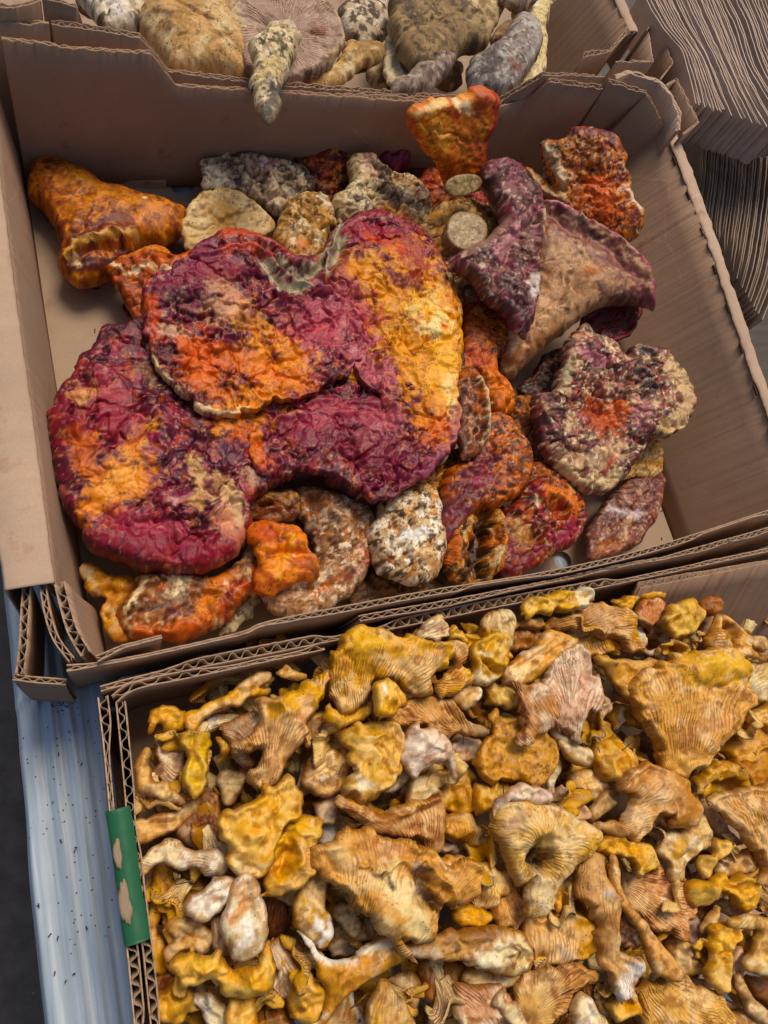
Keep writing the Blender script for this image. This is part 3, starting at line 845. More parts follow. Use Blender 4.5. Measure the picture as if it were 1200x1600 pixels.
# ------------------------------------------------------------------ lobster mushrooms
LTEX = [('f', .10, 1.2), ('r', .16, 1.1), ('w', .28, .7)]
GRP = 'lobster mushrooms in the middle box'
BIG = [(545,345),(580,340),(620,350),(655,370),(680,400),(700,440),(714,490),(717,540),(715,600),(717,650),(712,690),(690,720),(660,750),(630,770),(600,782),(570,785),(545,770),(520,755),(490,742),(465,745),(440,760),(415,770),(398,785),(393,805),(388,835),(375,860),(350,882),(320,893),(280,897),(240,893),(200,885),(165,872),(135,855),(125,840),(122,822),(105,805),(95,785),(85,750),(75,700),(73,655),(80,640),(95,610),(115,590),(120,565),(145,545),(160,520),(185,520),(215,512),(228,500),(215,470),(230,450),(255,440),(280,425),(300,395),(335,375),(375,368),(400,378),(430,392),(455,410),(480,415),(500,400),(520,365)]
UP = [(235,560),(225,500),(225,450),(300,400),(400,380),(440,420),(470,440),(540,470),(560,560),(500,610),(430,625),(390,640),(350,648),(310,638),(280,610),(258,585)]
rb = random.Random(3)
LUMP = [('b', rb.uniform(100, 700), rb.uniform(400, 860), rb.uniform(14, 34), rb.choice([-3.6, -2.5, 2.4, 3.8, 4.6])) for _ in range(46)]
STR = []
for _ in range(80):
    x_, y_, a_ = rb.uniform(95, 700), rb.uniform(560, 870), rb.uniform(0, 6.28)
    if rb.random() < .3: y_ = rb.uniform(400, 560); x_ = rb.uniform(260, 690)
    c_ = rb.uniform(-1.2, 1.2); p_ = [(x_, y_)]
    for q_ in range(3):
        x_ += math.cos(a_) * 9; y_ += math.sin(a_) * 9; a_ += c_; p_.append((x_, y_))
    STR.append(p_)
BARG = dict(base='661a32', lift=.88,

  feats=LUMP + [('r', p_, 3.4, 1.6) for p_ in STR] + [('r', [(228,540),(250,590),(290,640),(345,668),(400,655)], 9, -4), ('r', [(430,625),(500,612),(560,600),(590,560)], 8, -4), ('r', [(560,470),(590,530),(585,590)], 12, -3.5), ('b', 120, 690, 60, 4), ('b', 170, 620, 40, 4), ('r', [(140,800),(200,835),(260,830),(300,850)], 10, -4), ('b', 620, 620, 40, 5), ('b', 560, 680, 40, 4), ('r', [(590,640),(620,690),(610,740)], 9, -3.5), ('b', 480, 700, 34, 4), ('b', 590, 400, 40, 5), ('r', [(600,420),(660,440),(690,450)], 9, -3), ('r', [(238,560),(262,600),(305,637),(350,648),(395,640)], 8, 2.5),
         ('r', [(405,400),(430,430),(455,455),(490,440),(520,410),(532,370)], 15, -9), ('b', 250, 600, 20, -3),
         ('r', [(460,462),(500,452),(530,425),(545,380)], 9, 3.0), ('r', [(375,400),(420,440),(450,470)], 9, 3.5),
         ('b', 345, 470, 55, 6), ('b', 330, 590, 30, 3), ('b', 430, 560, 40, -3.5), ('b', 620, 450, 60, 5), ('b', 600, 690, 60, 5),
         ('r', [(400,640),(390,700),(380,745)], 22, -6), ('r', [(545,590),(560,640),(540,700)], 14, -3), ('b', 200, 690, 80, 6),
         ('r', [(295,725),(305,790),(290,830)], 9, -3.0), ('b', 270, 800, 24, 3.5), ('b', 325, 775, 14, -4), ('b', 350, 810, 26, 4),
         ('r', [(150,600),(230,640),(300,690)], 9, 2.5), ('r', [(230,600),(225,640),(260,700),(240,740)], 7, 3.0),
         ('b', 690, 515, 26, 3), ('b', 690, 515, 12, -3.5), ('b', 465, 600, 26, 3), ('b', 545, 600, 15, 3.5), ('r', [(600,540),(640,600),(650,660)], 10, -3),
         ('r', [(440,660),(500,640),(580,650),(660,640)], 9, 2.0), ('r', [(300,690),(360,700),(380,740),(370,800)], 8, 2.5)],
  tex=[('f', .05, 3.0), ('k', .05, 3.6), ('c', .1, -.7), ('w', .3, .45)],
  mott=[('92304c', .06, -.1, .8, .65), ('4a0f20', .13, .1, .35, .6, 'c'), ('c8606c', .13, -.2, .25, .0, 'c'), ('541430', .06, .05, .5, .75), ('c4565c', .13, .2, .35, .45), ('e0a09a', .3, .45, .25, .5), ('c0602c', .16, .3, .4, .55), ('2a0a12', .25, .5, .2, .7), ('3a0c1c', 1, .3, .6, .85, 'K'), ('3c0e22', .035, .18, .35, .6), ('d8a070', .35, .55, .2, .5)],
  cols=[('d07a74', p_, 3.6, .5) for p_ in STR[::2]] + [('e08a2c', [(640,420),(680,480),(695,560),(690,640)], 55, .95), ('eeb04c', [(660,470),(690,540),(690,600)], 30, .9), ('e39a35', [(560,430),(600,470),(620,530),(640,580)], 38, .9),
        ('c8652a', [(520,420)], 40, .7), ('8e2a3e', [(560,365),(620,375),(650,420)], 26, .8), ('c94a28', [(570,380),(620,395)], 14, .7), ('6a2034', [(610,440),(650,450)], 16, .8),
        ('efdb9a', [(690,505),(672,520)], 20, .9), ('d8622a', [(690,515)], 7, .9), ('f0d890', [(640,490),(670,470),(690,450)], 12, .5), ('f3dc98', [(700,590),(705,650)], 11, .7),
        ('e0882a', [(410,570),(440,600),(400,630),(380,650)], 40, .95), ('e88f30', [(430,540),(465,560)], 30, .9), ('d96a25', [(470,600),(350,560)], 24, .7), ('e9a040', [(380,500),(420,520)], 25, .5),
        ('d9622c', [(300,540),(320,580)], 28, .85), ('e07a48', [(300,590),(340,615)], 22, .7), ('e2ab84', [(345,455),(370,480),(340,490)], 26, .6), ('8a2c42', [(300,430),(370,425)], 24, .7),
        ('c55868', [(500,500),(560,500),(470,520)], 46, .55), ('9a4a5c', [(540,460),(480,480)], 30, .6), ('d47888', [(560,560),(600,590)], 30, .5),
        ('a8352c', [(380,380),(420,390),(450,410)], 16, .9), ('c04a2c', [(350,385),(390,378)], 12, .8),
        ('a39c80', [(412,408),(432,432),(456,450),(492,436),(518,408),(530,375)], 14, 1.0), ('7a7468', [(500,420),(522,385)], 7, .6), ('5a1628', [(385,405),(412,440),(445,468),(500,458),(545,400)], 6, .8),
        ('7c2c46', [(330,400),(250,450)], 20, .6), ('c04a24', [(232,470),(240,510),(235,540)], 14, .8),
        ('e8c894', [(236,560),(262,600),(305,637),(352,648),(385,640)], 6, .95), ('7a5a48', [(228,600)], 17, .9), ('46202c', [(215,540),(260,550)], 14, .8), ('d0a888', [(255,520),(290,525)], 9, .8),
        ('e0883c', [(185,770),(160,790),(210,760)], 32, .95), ('f0a860', [(200,760),(165,775)], 17, .9), ('d86a28', [(140,740),(130,700)], 22, .7), ('e09a44', [(205,720),(232,690)], 12, .9), ('e5b070', [(120,640),(150,630)], 10, .8), ('d98a44', [(152,700)], 7, .9),
        ('8c2638', [(100,660),(150,680),(180,640)], 40, .5), ('b8485a', [(170,640),(200,700)], 30, .4),
        ('c9a070', [(300,730),(310,770),(305,800),(340,760),(350,790)], 11, .9), ('dcb68c', [(352,800),(360,825)], 20, .95), ('d98a70', [(345,830),(370,850)], 18, .8), ('c8a68a', [(380,740),(390,770)], 9, .6),
        ('5c1430', [(325,775)], 15, .9), ('7a2440', [(268,800),(250,790)], 24, .6), ('e0a8a0', [(270,800)], 12, .6), ('8e2238', [(180,840),(260,860),(330,870)], 30, .7), ('c25a70', [(200,820),(280,850)], 14, .5),
        ('6e1c34', [(450,670),(520,680),(600,720),(640,740)], 42, .75), ('b44c60', [(470,660),(540,650),(600,660)], 22, .5), ('d2622c', [(690,660),(670,690)], 16, .7), ('c87a84', [(560,690),(620,650)], 22, .4), ('d9923c', [(545,600)], 14, .95),
        ('d8682c', [(395,690),(400,720),(350,670)], 14, .85), ('e08430', [(400,650),(340,690)], 9, .8), ('96506c', [(715,640),(705,690),(670,740)], 14, .6), ('4a3238', [(460,745),(500,748),(540,765)], 7, .8), ('3c1020', [(125,565),(170,530),(215,530)], 14, .8)])
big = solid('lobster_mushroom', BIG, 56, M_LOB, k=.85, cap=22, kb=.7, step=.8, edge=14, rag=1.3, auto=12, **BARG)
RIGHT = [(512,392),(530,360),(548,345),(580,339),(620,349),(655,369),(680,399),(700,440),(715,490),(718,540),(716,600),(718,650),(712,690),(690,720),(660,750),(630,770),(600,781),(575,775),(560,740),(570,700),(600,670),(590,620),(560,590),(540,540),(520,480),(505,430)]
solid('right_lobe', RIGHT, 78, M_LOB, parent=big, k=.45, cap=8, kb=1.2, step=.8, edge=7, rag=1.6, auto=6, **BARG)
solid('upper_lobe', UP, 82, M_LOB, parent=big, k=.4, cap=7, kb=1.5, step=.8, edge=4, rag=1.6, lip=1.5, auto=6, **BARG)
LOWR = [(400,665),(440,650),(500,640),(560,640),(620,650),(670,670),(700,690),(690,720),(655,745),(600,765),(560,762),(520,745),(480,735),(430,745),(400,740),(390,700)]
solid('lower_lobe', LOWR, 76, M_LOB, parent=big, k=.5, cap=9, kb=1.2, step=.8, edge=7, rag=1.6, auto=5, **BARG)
tag(big, 'huge flat lobed purple, magenta and orange lobster mushroom lying on top of the others', 'mushroom', GRP)
def lob(label, outline, z, part=None, **kw):
    kw.setdefault('tex', [('f', .1, 3.0), ('k', .085, 2.8), ('w', .3, .8), ('r', .3, .4)]); kw.setdefault('auto', 7 if part is None else 0); kw.setdefault('grow', 1.03); kw.setdefault('step', 1.0); kw.setdefault('rag', 1.0)
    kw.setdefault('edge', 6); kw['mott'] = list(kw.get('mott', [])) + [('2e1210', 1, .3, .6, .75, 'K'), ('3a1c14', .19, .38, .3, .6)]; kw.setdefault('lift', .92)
    kw.setdefault('cap', 18)
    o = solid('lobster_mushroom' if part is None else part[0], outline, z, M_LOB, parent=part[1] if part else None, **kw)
    if part is None: tag(o, label, 'mushroom', GRP)
    return o
DARKM = [('3a1a1c', .2, .25, .3, .7), ('d9a070', .3, .35, .25, .5)]
# 1 big orange trumpet lying at the left
m1 = lob('orange trumpet shaped lobster mushroom lying alone against the left wall', [(45,297),(57,263),(87,258),(120,272),(160,297),(207,312),(267,325),(285,330),(286,352),(281,366),(253,383),(220,390),(193,413),(170,433),(133,445),(110,437),(95,413),(95,380),(87,353),(70,330),(50,313)], 26, fibre_o=(400, 352),
  k=1.0, cap=26, step=.8, auto=2, base='b8651e', tex=[('f', .08, 1.2), ('f', .3, .4)],
  feats=[('r', [(104,418),(125,400),(165,390),(215,386)], 9, 5), ('r', [(120,424),(150,412),(200,402)], 9, -8), ('r', [(60,268),(100,290),(150,330)], 10, 1.5), ('b', 180, 350, 40, 3)],
  mott=[('d9822e', .1, .0, .5, .8), ('7a2c18', .22, .2, .35, .65), ('f0a850', .35, .4, .3, .5)],
  cols=[('5a2228', [(95,380),(120,400),(160,385),(190,380)], 24, .85), ('4a1a20', [(120,430),(160,425),(200,405)], 14, .95), ('d8a860', [(108,418),(125,404),(165,394),(215,389)], 5, .95), ('e8d0a0', [(118,418),(125,430)], 6, .8),
        ('5a2018', [(62,268),(80,275),(100,278)], 7, .8), ('8a3a20', [(70,300),(95,345)], 12, .5), ('e09a48', [(120,300),(170,330),(220,340)], 14, .4), ('efd79a', [(228,334)], 4, 1)])
lob('', [(276,325),(286,327),(289,340),(287,354),(282,366),(275,362),(278,345)], 27, part=('stem_collar', m1), k=1.25, cap=20, step=.8, base='4a1a24', rag=.9, mott=[('7a2c30', .4, .1, .3, .7)])
# 2
lob('small pointed orange lobster mushroom tucked under the upper left edge of the huge one', [(170,418),(195,405),(222,392),(248,388),(273,403),(300,392),(320,400),(300,430),(270,450),(250,480),(222,503),(205,490),(190,465),(178,440)], 36, k=.8, cap=15, base='b8501e', grad=(.1,.1),
  feats=[('r', [(178,420),(205,432),(230,424),(270,434)], 6, 3.5), ('b', 235, 408, 26, 4), ('r', [(190,436),(215,460),(225,490)], 10, -3)],
  mott=[('dc7a34', .15, .0, .4, .8), ('6a2018', .25, .3, .3, .7)],
  cols=[('efd6a8', [(178,420),(205,436),(232,427),(268,434)], 5, .9), ('b83a20', [(285,400),(310,398)], 14, .8), ('6a2418', [(190,445),(205,480)], 9, .7), ('e8a060', [(215,400),(250,398)], 10, .6)])
# 3 cream disc
lob('flat cream and tan disc shaped cap lying beside the stem of the orange trumpet', [(285,365),(288,335),(303,312),(330,298),(360,298),(385,308),(405,325),(425,343),(425,362),(400,375),(360,388),(320,397),(298,392)], 30, grad=(-.1, .25),
  k=.5, cap=9, edge=5, base='d9b884', fibre_o=(355, 350), tex=[('f', .12, .9), ('f', .4, .3)], feats=[('b', 350, 345, 50, -2.5), ('r', [(290,350),(310,315),(345,302),(390,315)], 8, 1.2)],
  mott=[('c79a58', .14, .0, .5, .7), ('ead2a4', .2, .2, .4, .6)], cols=[('b8802c', [(350,335),(345,365)], 24, .7), ('8a6a3c', [(300,388),(330,392)], 9, .5), ('7a4a30', [(313,326)], 4, .9)])
# 4 pale folded one
lob('pale folded mushroom with a dark brown edge behind the cream disc', [(317,262),(325,248),(350,245),(360,238),(395,242),(430,250),(465,260),(488,280),(486,295),(470,312),(450,322),(432,335),(415,325),(400,312),(385,305),(350,300),(322,297)], 34, grad=(.0,.3), k=.7, cap=15, base='c9b090',
  feats=[('r', [(375,248),(430,252),(470,268),(486,288)], 8, 3), ('r', [(350,250),(362,275),(378,300)], 8, -5), ('r', [(330,255),(332,290)], 6, -2.5), ('b', 395, 280, 22, -4), ('r', [(400,262),(420,300),(432,325)], 9, 4)],
  mott=[('8a7050', .2, .1, .35, .7), ('e6d8bc', .16, .15, .3, .8), ('4a3424', .3, .4, .25, .8)],
  cols=[('3a2c22', [(362,243),(410,247),(450,258),(484,282),(486,294)], 6, .9), ('4a3a2c', [(358,255),(372,290)], 6, .6), ('d0a0a0', [(400,260),(420,268)], 14, .45), ('e6dcc4', [(338,270),(340,290)], 12, .7), ('6a5a40', [(440,285),(460,300)], 14, .6), ('d8c0a0', [(420,300),(432,325)], 10, .7)])
# 5 red cluster
lob('knobbly dark red lobster mushroom against the back wall', [(435,236),(458,238),(482,244),(487,207),(505,201),(529,207),(541,219),(544,246),(547,267),(535,300),(515,330),(490,325),(483,280),(460,254)], 36, grad=(0,.5), k=.85, cap=18, base='7a2418',
  feats=[('b', 510, 220, 24, 6), ('b', 520, 265, 20, 4)], tex=[('f', .16, 1.6), ('r', .22, 2.0), ('w', .3, 1.4)],
  mott=[('b8481f', .2, .1, .3, .8), ('3c0c10', .22, .2, .3, .85), ('d89a60', .3, .3, .2, .6)], cols=[('dca070', [(525,218),(538,235)], 9, .6), ('3a0c10', [(495,300),(520,310)], 18, .6), ('e8c8a0', [(540,235),(543,262)], 3, .7)])
# 6
lob('small yellow brown lumpy lobster mushroom right of the cream disc', [(430,360),(445,330),(457,315),(484,306),(511,312),(520,330),(523,354),(511,372),(496,410),(472,416),(451,405),(433,388)], 46, k=.85, cap=17, base='b98a4c',
  feats=[('b', 508, 348, 12, 3), ('r', [(450,320),(475,345),(480,390)], 8, -3)], mott=[('7e5226', .18, .05, .35, .75), ('e4cfa4', .2, .2, .3, .8)], cols=[('c8702a', [(470,395)], 12, .9), ('ecdcc0', [(500,315),(512,330)], 10, .8), ('d89a4c', [(510,348)], 9, .7), ('d8c8a8', [(490,370),(498,385)], 9, .6), ('7a3e1c', [(498,354)], 5, .8)])
# 7
lob('cream lobster mushroom with a dark scaly fold above the huge one', [(520,312),(545,293),(547,252),(568,243),(586,246),(595,264),(616,276),(646,282),(667,309),(671,336),(664,357),(650,362),(630,365),(600,362),(570,360),(535,358),(523,335)], 48, grad=(0,.2), k=.85, cap=17, base='d8c096',
  feats=[('r', [(590,255),(600,300),(625,325),(650,350)], 12, 3), ('r', [(582,270),(592,310),(615,335)], 6, -6), ('b', 555, 310, 20, 4), ('b', 655, 320, 16, 4), ('r', [(640,290),(644,330)], 6, -4)],
  mott=[('9a7848', .2, .1, .35, .65), ('f0e0bc', .15, .2, .3, .7), ('4a2c20', .35, .45, .2, .7)],
  cols=[('3a2420', [(594,275),(600,310),(620,320),(640,330)], 15, .85), ('a8744c', [(618,285),(640,300)], 9, .6), ('a85a68', [(565,250),(585,248)], 9, .7), ('6a2c38', [(655,300),(662,330)], 12, .7), ('d8a878', [(662,325)], 6, .7), ('c87a30', [(600,340),(625,350)], 14, .8), ('8a7048', [(530,330),(545,345)], 13, .7), ('c89890', [(575,275)], 12, .5), ('2c2018', [(555,301)], 3, 1)])
# 8
lob('small round magenta lobster mushroom left of the standing orange trumpet', [(592,231),(604,213),(628,216),(641,234),(637,258),(616,267),(595,255)], 44, k=1.0, cap=20, base='7c2a48', fibre_o=(616, 180), mott=[('9a4056', .2, .0, .4, .8), ('4a1428', .25, .2, .3, .7)])
# 10 red stem behind
lob('dull red lobster mushroom stem lying below the standing orange trumpet', [(655,282),(672,268),(690,275),(705,298),(740,300),(757,313),(765,345),(740,352),(700,340),(665,330)], 44, k=.9, cap=15, base='a8381e', fibre_o=(600, 200), mott=[('d06a2c', .14, .1, .4, .7), ('6a1c1c', .2, .1, .4, .6)], cols=[('dc7a38', [(675,278),(690,300)], 12, .8), ('8a2c28', [(735,320),(755,335)], 16, .6)])
# 9 standing orange trumpet
m9 = lob('bright orange trumpet shaped lobster mushroom with a cut stem standing against the back wall', [(636,192),(640,172),(655,162),(682,154),(705,154),(722,150),(736,139),(755,136),(770,146),(776,172),(768,195),(757,220),(753,245),(754,285),(740,296),(712,300),(696,290),(688,268),(672,245),(655,222),(644,208)], 78, pl=[(735,140,147),(690,290,74),(755,280,74)], kb=.35, fibre_o=(728, 330),
  k=.7, cap=16, step=.9, base='d8661e', tex=[('f', .08, 1.0), ('f', .35, .3)], auto=2,
  feats=[('r', [(648,172),(680,160),(700,158)], 7, 2.5), ('r', [(714,170),(710,205)], 8, -2), ('b', 717, 216, 7, 3), ('r', [(750,145),(748,200),(735,260)], 16, 4), ('r', [(668,185),(690,240)], 12, 2)],
  mott=[('e88a2e', .1, .0, .4, .8), ('a83a18', .2, .25, .3, .6), ('f2ae54', .2, .3, .3, .6)],
  cols=[('8e2430', [(765,150),(768,175),(758,210),(752,240)], 14, .85), ('a03a28', [(745,142),(735,160)], 9, .6), ('ecc888', [(645,176),(670,162),(690,154)], 5, .9), ('f4e0b0', [(708,157),(722,163)], 7, .9), ('eeb060', [(670,190),(680,215)], 15, .7), ('a85a2c', [(717,216)], 6, .8), ('7a2420', [(695,275),(690,255)], 10, .6), ('5a1c1c', [(720,296)], 14, .4)])
lob('', [(696,292),(702,280),(718,273),(740,273),(752,281),(748,294),(734,303),(716,307),(702,303)], 101, part=('cut_stem_end', m9), grad=(0, .5), k=.35, cap=4, edge=3, kb=2, step=.8, base='8a7048', rag=.2, tex=[('f', .5, .3)], mott=[('a89068', .3, .0, .4, .8), ('6a4c2c', .2, .2, .3, .6)])
# 11 tan stump with cut face
m11 = lob('tan lobster mushroom with a round pale cut stem facing up in the upper middle', [(655,360),(680,330),(720,326),(770,340),(785,365),(765,395),(730,420),(722,455),(705,470),(690,440),(672,402),(657,378)], 52, k=.9, cap=22, base='b58a54', fibre_o=(727, 362),
  feats=[('b', 727, 362, 40, 10)], mott=[('8a5a30', .16, .1, .4, .7), ('d6b484', .2, .15, .3, .7)], cols=[('c88a40', [(680,350),(690,400)], 16, .5), ('6a3c22', [(705,440),(715,465)], 12, .6), ('5a3420', [(760,380)], 14, .5)])
m11s = lob('', [(699,352),(706,339),(722,333),(744,338),(758,352),(758,372),(745,388),(728,393),(710,388),(699,374)], 80, part=('cut_stem', m11), grad=(.05, .15), k=1, cap=3.5, edge=2.5, kb=5, step=.8, base='a08a68', rag=.25, tex=[('f', .6, .25)], mott=[('c0a882', .3, .0, .3, .8), ('7a6244', .5, .1, .3, .7), ('6a4a2c', .1, -.1, .0, .0)], cols=[('8a6a48', [(700,350),(712,337),(744,338),(758,362),(745,386),(712,388),(700,372)], 2.5, .8)])
# 17 orange column
lob('tall orange lobster mushroom stem standing right of the huge one', [(728,470),(775,475),(800,500),(788,545),(772,575),(797,612),(802,638),(790,650),(765,652),(752,620),(740,585),(718,580),(720,530),(724,490)], 46, k=.9, cap=20, base='b8541c', fibre_o=(750, 250), feats=[('b', 775, 625, 26, 5), ('r', [(775,600),(783,645)], 5, -2)],
  mott=[('d8782a', .12, .0, .4, .8), ('7a2c18', .22, .2, .3, .6)], cols=[('e07a22', [(765,590),(775,620),(790,640)], 20, .85), ('7a3420', [(735,500),(750,480)], 16, .5), ('c03a1c', [(730,570),(750,575)], 14, .6)])
# 13 large trumpet
m13 = lob('large pale trumpet shaped lobster mushroom with a purple rim leaning on the right wall', [(800,440),(825,375),(842,322),(873,327),(895,343),(933,363),(962,378),(993,405),(1010,427),(1018,460),(1015,485),(997,478),(953,477),(923,485),(893,507),(850,545),(815,575),(798,590),(780,583),(783,550),(795,500)], 74, grad=(.35, .25), fibre_o=(770, 610),
  k=1.05, cap=26, step=.9, edge=6, base='bb916c', auto=2, lift=1.05, tex=[('f', .07, 1.3), ('f', .3, .3)],
  feats=[('r', [(845,326),(893,346),(933,368),(990,408),(1013,440),(1014,480)], 8, 4.5), ('r', [(850,350),(900,380),(950,410),(990,450)], 14, -6), ('r', [(810,560),(850,500),(900,440)], 22, 4), ('r', [(830,400),(830,460)], 12, -3)],
  mott=[('caa07a', .12, .0, .4, .8), ('8a5038', .18, .15, .35, .6)],
  cols=[('6a2c38', [(850,350),(890,375),(935,405),(985,445),(1000,470)], 24, .8), ('5a2430', [(845,370),(840,410)], 12, .6), ('4a1c28', [(930,465),(985,475)], 14, .7), ('94485c', [(846,325),(893,345),(933,366),(990,407),(1012,440),(1015,478)], 7, .95), ('d8a0a8', [(856,330),(885,338)], 5, .8), ('c88a8e', [(965,388),(985,403)], 5, .8), ('c06a30', [(900,440),(920,430)], 10, .5), ('2a1418', [(870,345),(900,362),(925,385)], 5, .7),
        ('dcb088', [(830,520),(850,490)], 20, .7), ('b06a38', [(790,570),(830,545),(860,525)], 12, .6), ('e0b890', [(800,540)], 16, .6)])
lob('', [(905,505),(925,485),(960,474),(1002,478),(992,512),(972,530),(945,538),(918,528)], 62, part=('cap_inside', m13), grad=(.3, .1), k=.5, cap=6, base='5a1418', feats=[('b', 950, 505, 40, -4)], mott=[('7a1c20', .15, .0, .4, .8)], cols=[('8a2438', [(918,528),(950,538),(980,520)], 5, .7)])
# 14 upper right spotted
lob('rough orange and black mottled lobster mushroom in the upper right corner', [(820,260),(833,265),(853,280),(862,290),(850,262),(846,240),(850,223),(880,217),(893,203),(927,202),(957,212),(973,240),(980,277),(990,310),(1003,330),(997,360),(970,383),(950,373),(927,353),(893,345),(868,328),(842,310),(827,282)], 70, pl=[(927,202,118),(995,350,92),(840,290,72)],
  k=.85, cap=20, step=1.0, base='c4682a', feats=[('r', [(853,230),(868,260),(880,290)], 7, 4), ('r', [(838,262),(858,285),(868,300)], 8, -7), ('r', [(828,265),(845,300),(875,318)], 7, 4), ('b', 925, 235, 36, 5), ('b', 955, 320, 30, 3), ('r', [(890,270),(940,275),(980,285)], 7, -3)],
  tex=[('f', .14, 1.6), ('r', .24, 1.3), ('w', .4, 1.1)],
  mott=[('e88a34', .16, .05, .3, .8), ('4a2420', .24, .12, .25, .85), ('dcb48c', .35, .3, .2, .7), ('241410', .4, .5, .15, .8), ('7a3450', .12, .35, .3, .5)],
  cols=[('d9c4a0', [(850,228),(864,258),(878,290),(870,305)], 7, .85), ('b8a07c', [(830,268),(848,300),(880,315)], 10, .7), ('2e2420', [(868,235),(875,255)], 9, .7), ('5a2c38', [(890,212),(930,208),(960,225)], 12, .6), ('e8602a', [(925,310),(950,330),(930,290)], 22, .6), ('efe0c0', [(978,300),(990,322),(998,332)], 4, .8)])
# 12 dark folded
lob('dark purple brown folded lobster mushroom with a pink streak in the upper middle', [(702,412),(727,393),(767,367),(783,340),(765,305),(752,280),(757,262),(787,257),(813,267),(817,287),(837,297),(843,330),(845,367),(835,393),(838,430),(832,480),(822,525),(806,515),(783,485),(753,465),(738,435),(710,422)], 92, grad=(0,.1),
  k=.85, cap=17, step=1.0, edge=6, base='5c3430', fibre_o=(850, 200),
  feats=[('r', [(835,330),(815,370),(770,430),(765,455)], 9, -5), ('r', [(800,320),(790,360),(745,400),(715,412)], 12, 4), ('r', [(842,340),(832,400),(832,470),(820,515)], 8, 4), ('r', [(790,430),(800,480)], 10, 3), ('b', 785, 275, 22, 4)],
  tex=[('f', .14, 1.6), ('r', .24, 1.4), ('w', .36, .9)],
  mott=[('8a5a50', .22, .15, .3, .7, 'r'), ('2c1418', .18, .1, .3, .8), ('d8b0a0', .3, .38, .2, .7), ('7c3448', .12, .2, .3, .65)],
  cols=[('cc9096', [(765,412),(785,390),(800,372)], 9, .85), ('a06a76', [(805,365),(822,345)], 6, .6), ('a88878', [(720,402),(760,378),(780,350)], 9, .55), ('dcc8b0', [(748,430)], 6, .7), ('efe4d8', [(815,450),(828,445),(822,470)], 7, .7), ('d8b890', [(842,340),(840,375)], 4, .8), ('3a1424', [(775,450),(800,470),(820,510)], 12, .6), ('86404e', [(790,430),(810,440)], 12, .5), ('7a3a54', [(770,265),(800,275)], 14, .6)])
# 29 dark pieces below
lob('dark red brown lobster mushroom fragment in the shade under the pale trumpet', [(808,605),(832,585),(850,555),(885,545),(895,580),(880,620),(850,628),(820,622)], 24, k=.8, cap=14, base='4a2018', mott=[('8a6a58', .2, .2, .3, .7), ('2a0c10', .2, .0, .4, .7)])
lob('dull orange stem running under the pink and cream rosette cap', [(795,632),(825,622),(850,650),(870,700),(905,745),(900,770),(870,765),(840,742),(812,705),(798,672)], 34, k=.9, cap=16, base='9a5a2c', fibre_o=(700, 500), mott=[('c88a50', .14, .0, .4, .7), ('5a2a18', .2, .2, .3, .7)])
lob('cream gilled edge beside the right wall below the rosette cap', [(955,735),(985,708),(1012,692),(1030,688),(1033,715),(1030,742),(1005,745),(975,748)], 36, k=.6, cap=10, base='dcae6c', gill=(940, 790, .9, 4), mott=[('f0d8a4', .2, .1, .3, .7)], cols=[('b87828', [(985,725),(1020,728)], 5, .8)])
# 15 rosette
lob('wide ragged pink, cream and brown rosette shaped lobster mushroom at the right', [(830,634),(838,620),(862,610),(868,588),(880,571),(882,546),(897,525),(914,508),(925,525),(953,536),(972,562),(988,546),(1012,546),(1040,554),(1053,578),(1075,610),(1077,638),(1065,665),(1044,681),(1016,683),(998,704),(980,732),(960,757),(939,770),(918,766),(897,753),(876,732),(857,718),(843,680)], 70, grad=(.1, .08),
  k=.75, cap=15, step=.9, edge=7, rag=1.4, base='8a5444', auto=12,
  feats=[('b', 930, 650, 44, -7), ('r', [(838,630),(860,680),(880,720),(925,755)], 12, 3.5), ('r', [(895,530),(930,560),(960,580)], 14, 4), ('r', [(975,570),(1010,620),(1000,670)], 12, 4), ('b', 1040, 620, 30, 4), ('r', [(1020,580),(1030,640)], 6, -3), ('r', [(925,620),(950,670),(985,690)], 6, -3), ('r', [(895,590),(900,650)], 8, 3), ('r', [(900,690),(940,720)], 10, 3)],
  tex=[('f', .08, 3.6), ('k', .07, 3.0), ('r', .2, 1.2), ('w', .33, .8)],
  mott=[('d8b08a', .09, .08, .3, .85), ('3c1a20', .08, .05, .3, .85), ('aa5c62', .13, .2, .3, .7), ('f0dcb8', .34, .35, .2, .7)],
  cols=[('c4562a', [(920,640),(935,665),(960,650)], 22, .8), ('8a3020', [(930,625),(915,660)], 14, .6), ('d8b888', [(1040,575),(1062,620),(1060,655),(1030,675)], 15, .8), ('e4cc9c', [(870,735),(920,762),(955,750)], 9, .8), ('3a2224', [(845,628),(860,650)], 12, .6), ('3a2c2c', [(990,575),(1000,610)], 14, .65), ('ac6674', [(905,560),(935,570)], 12, .7), ('4a4440', [(914,515),(925,530)], 6, .8), ('4a4440', [(995,553),(1010,552)], 7, .7), ('9c6070', [(1000,640),(985,660)], 12, .5), ('c84a3c', [(950,720),(940,740)], 5, .8), ('b8a880', [(868,612),(880,590),(888,560)], 7, .6), ('dcb890', [(890,720),(930,730),(960,700)], 16, .5)])
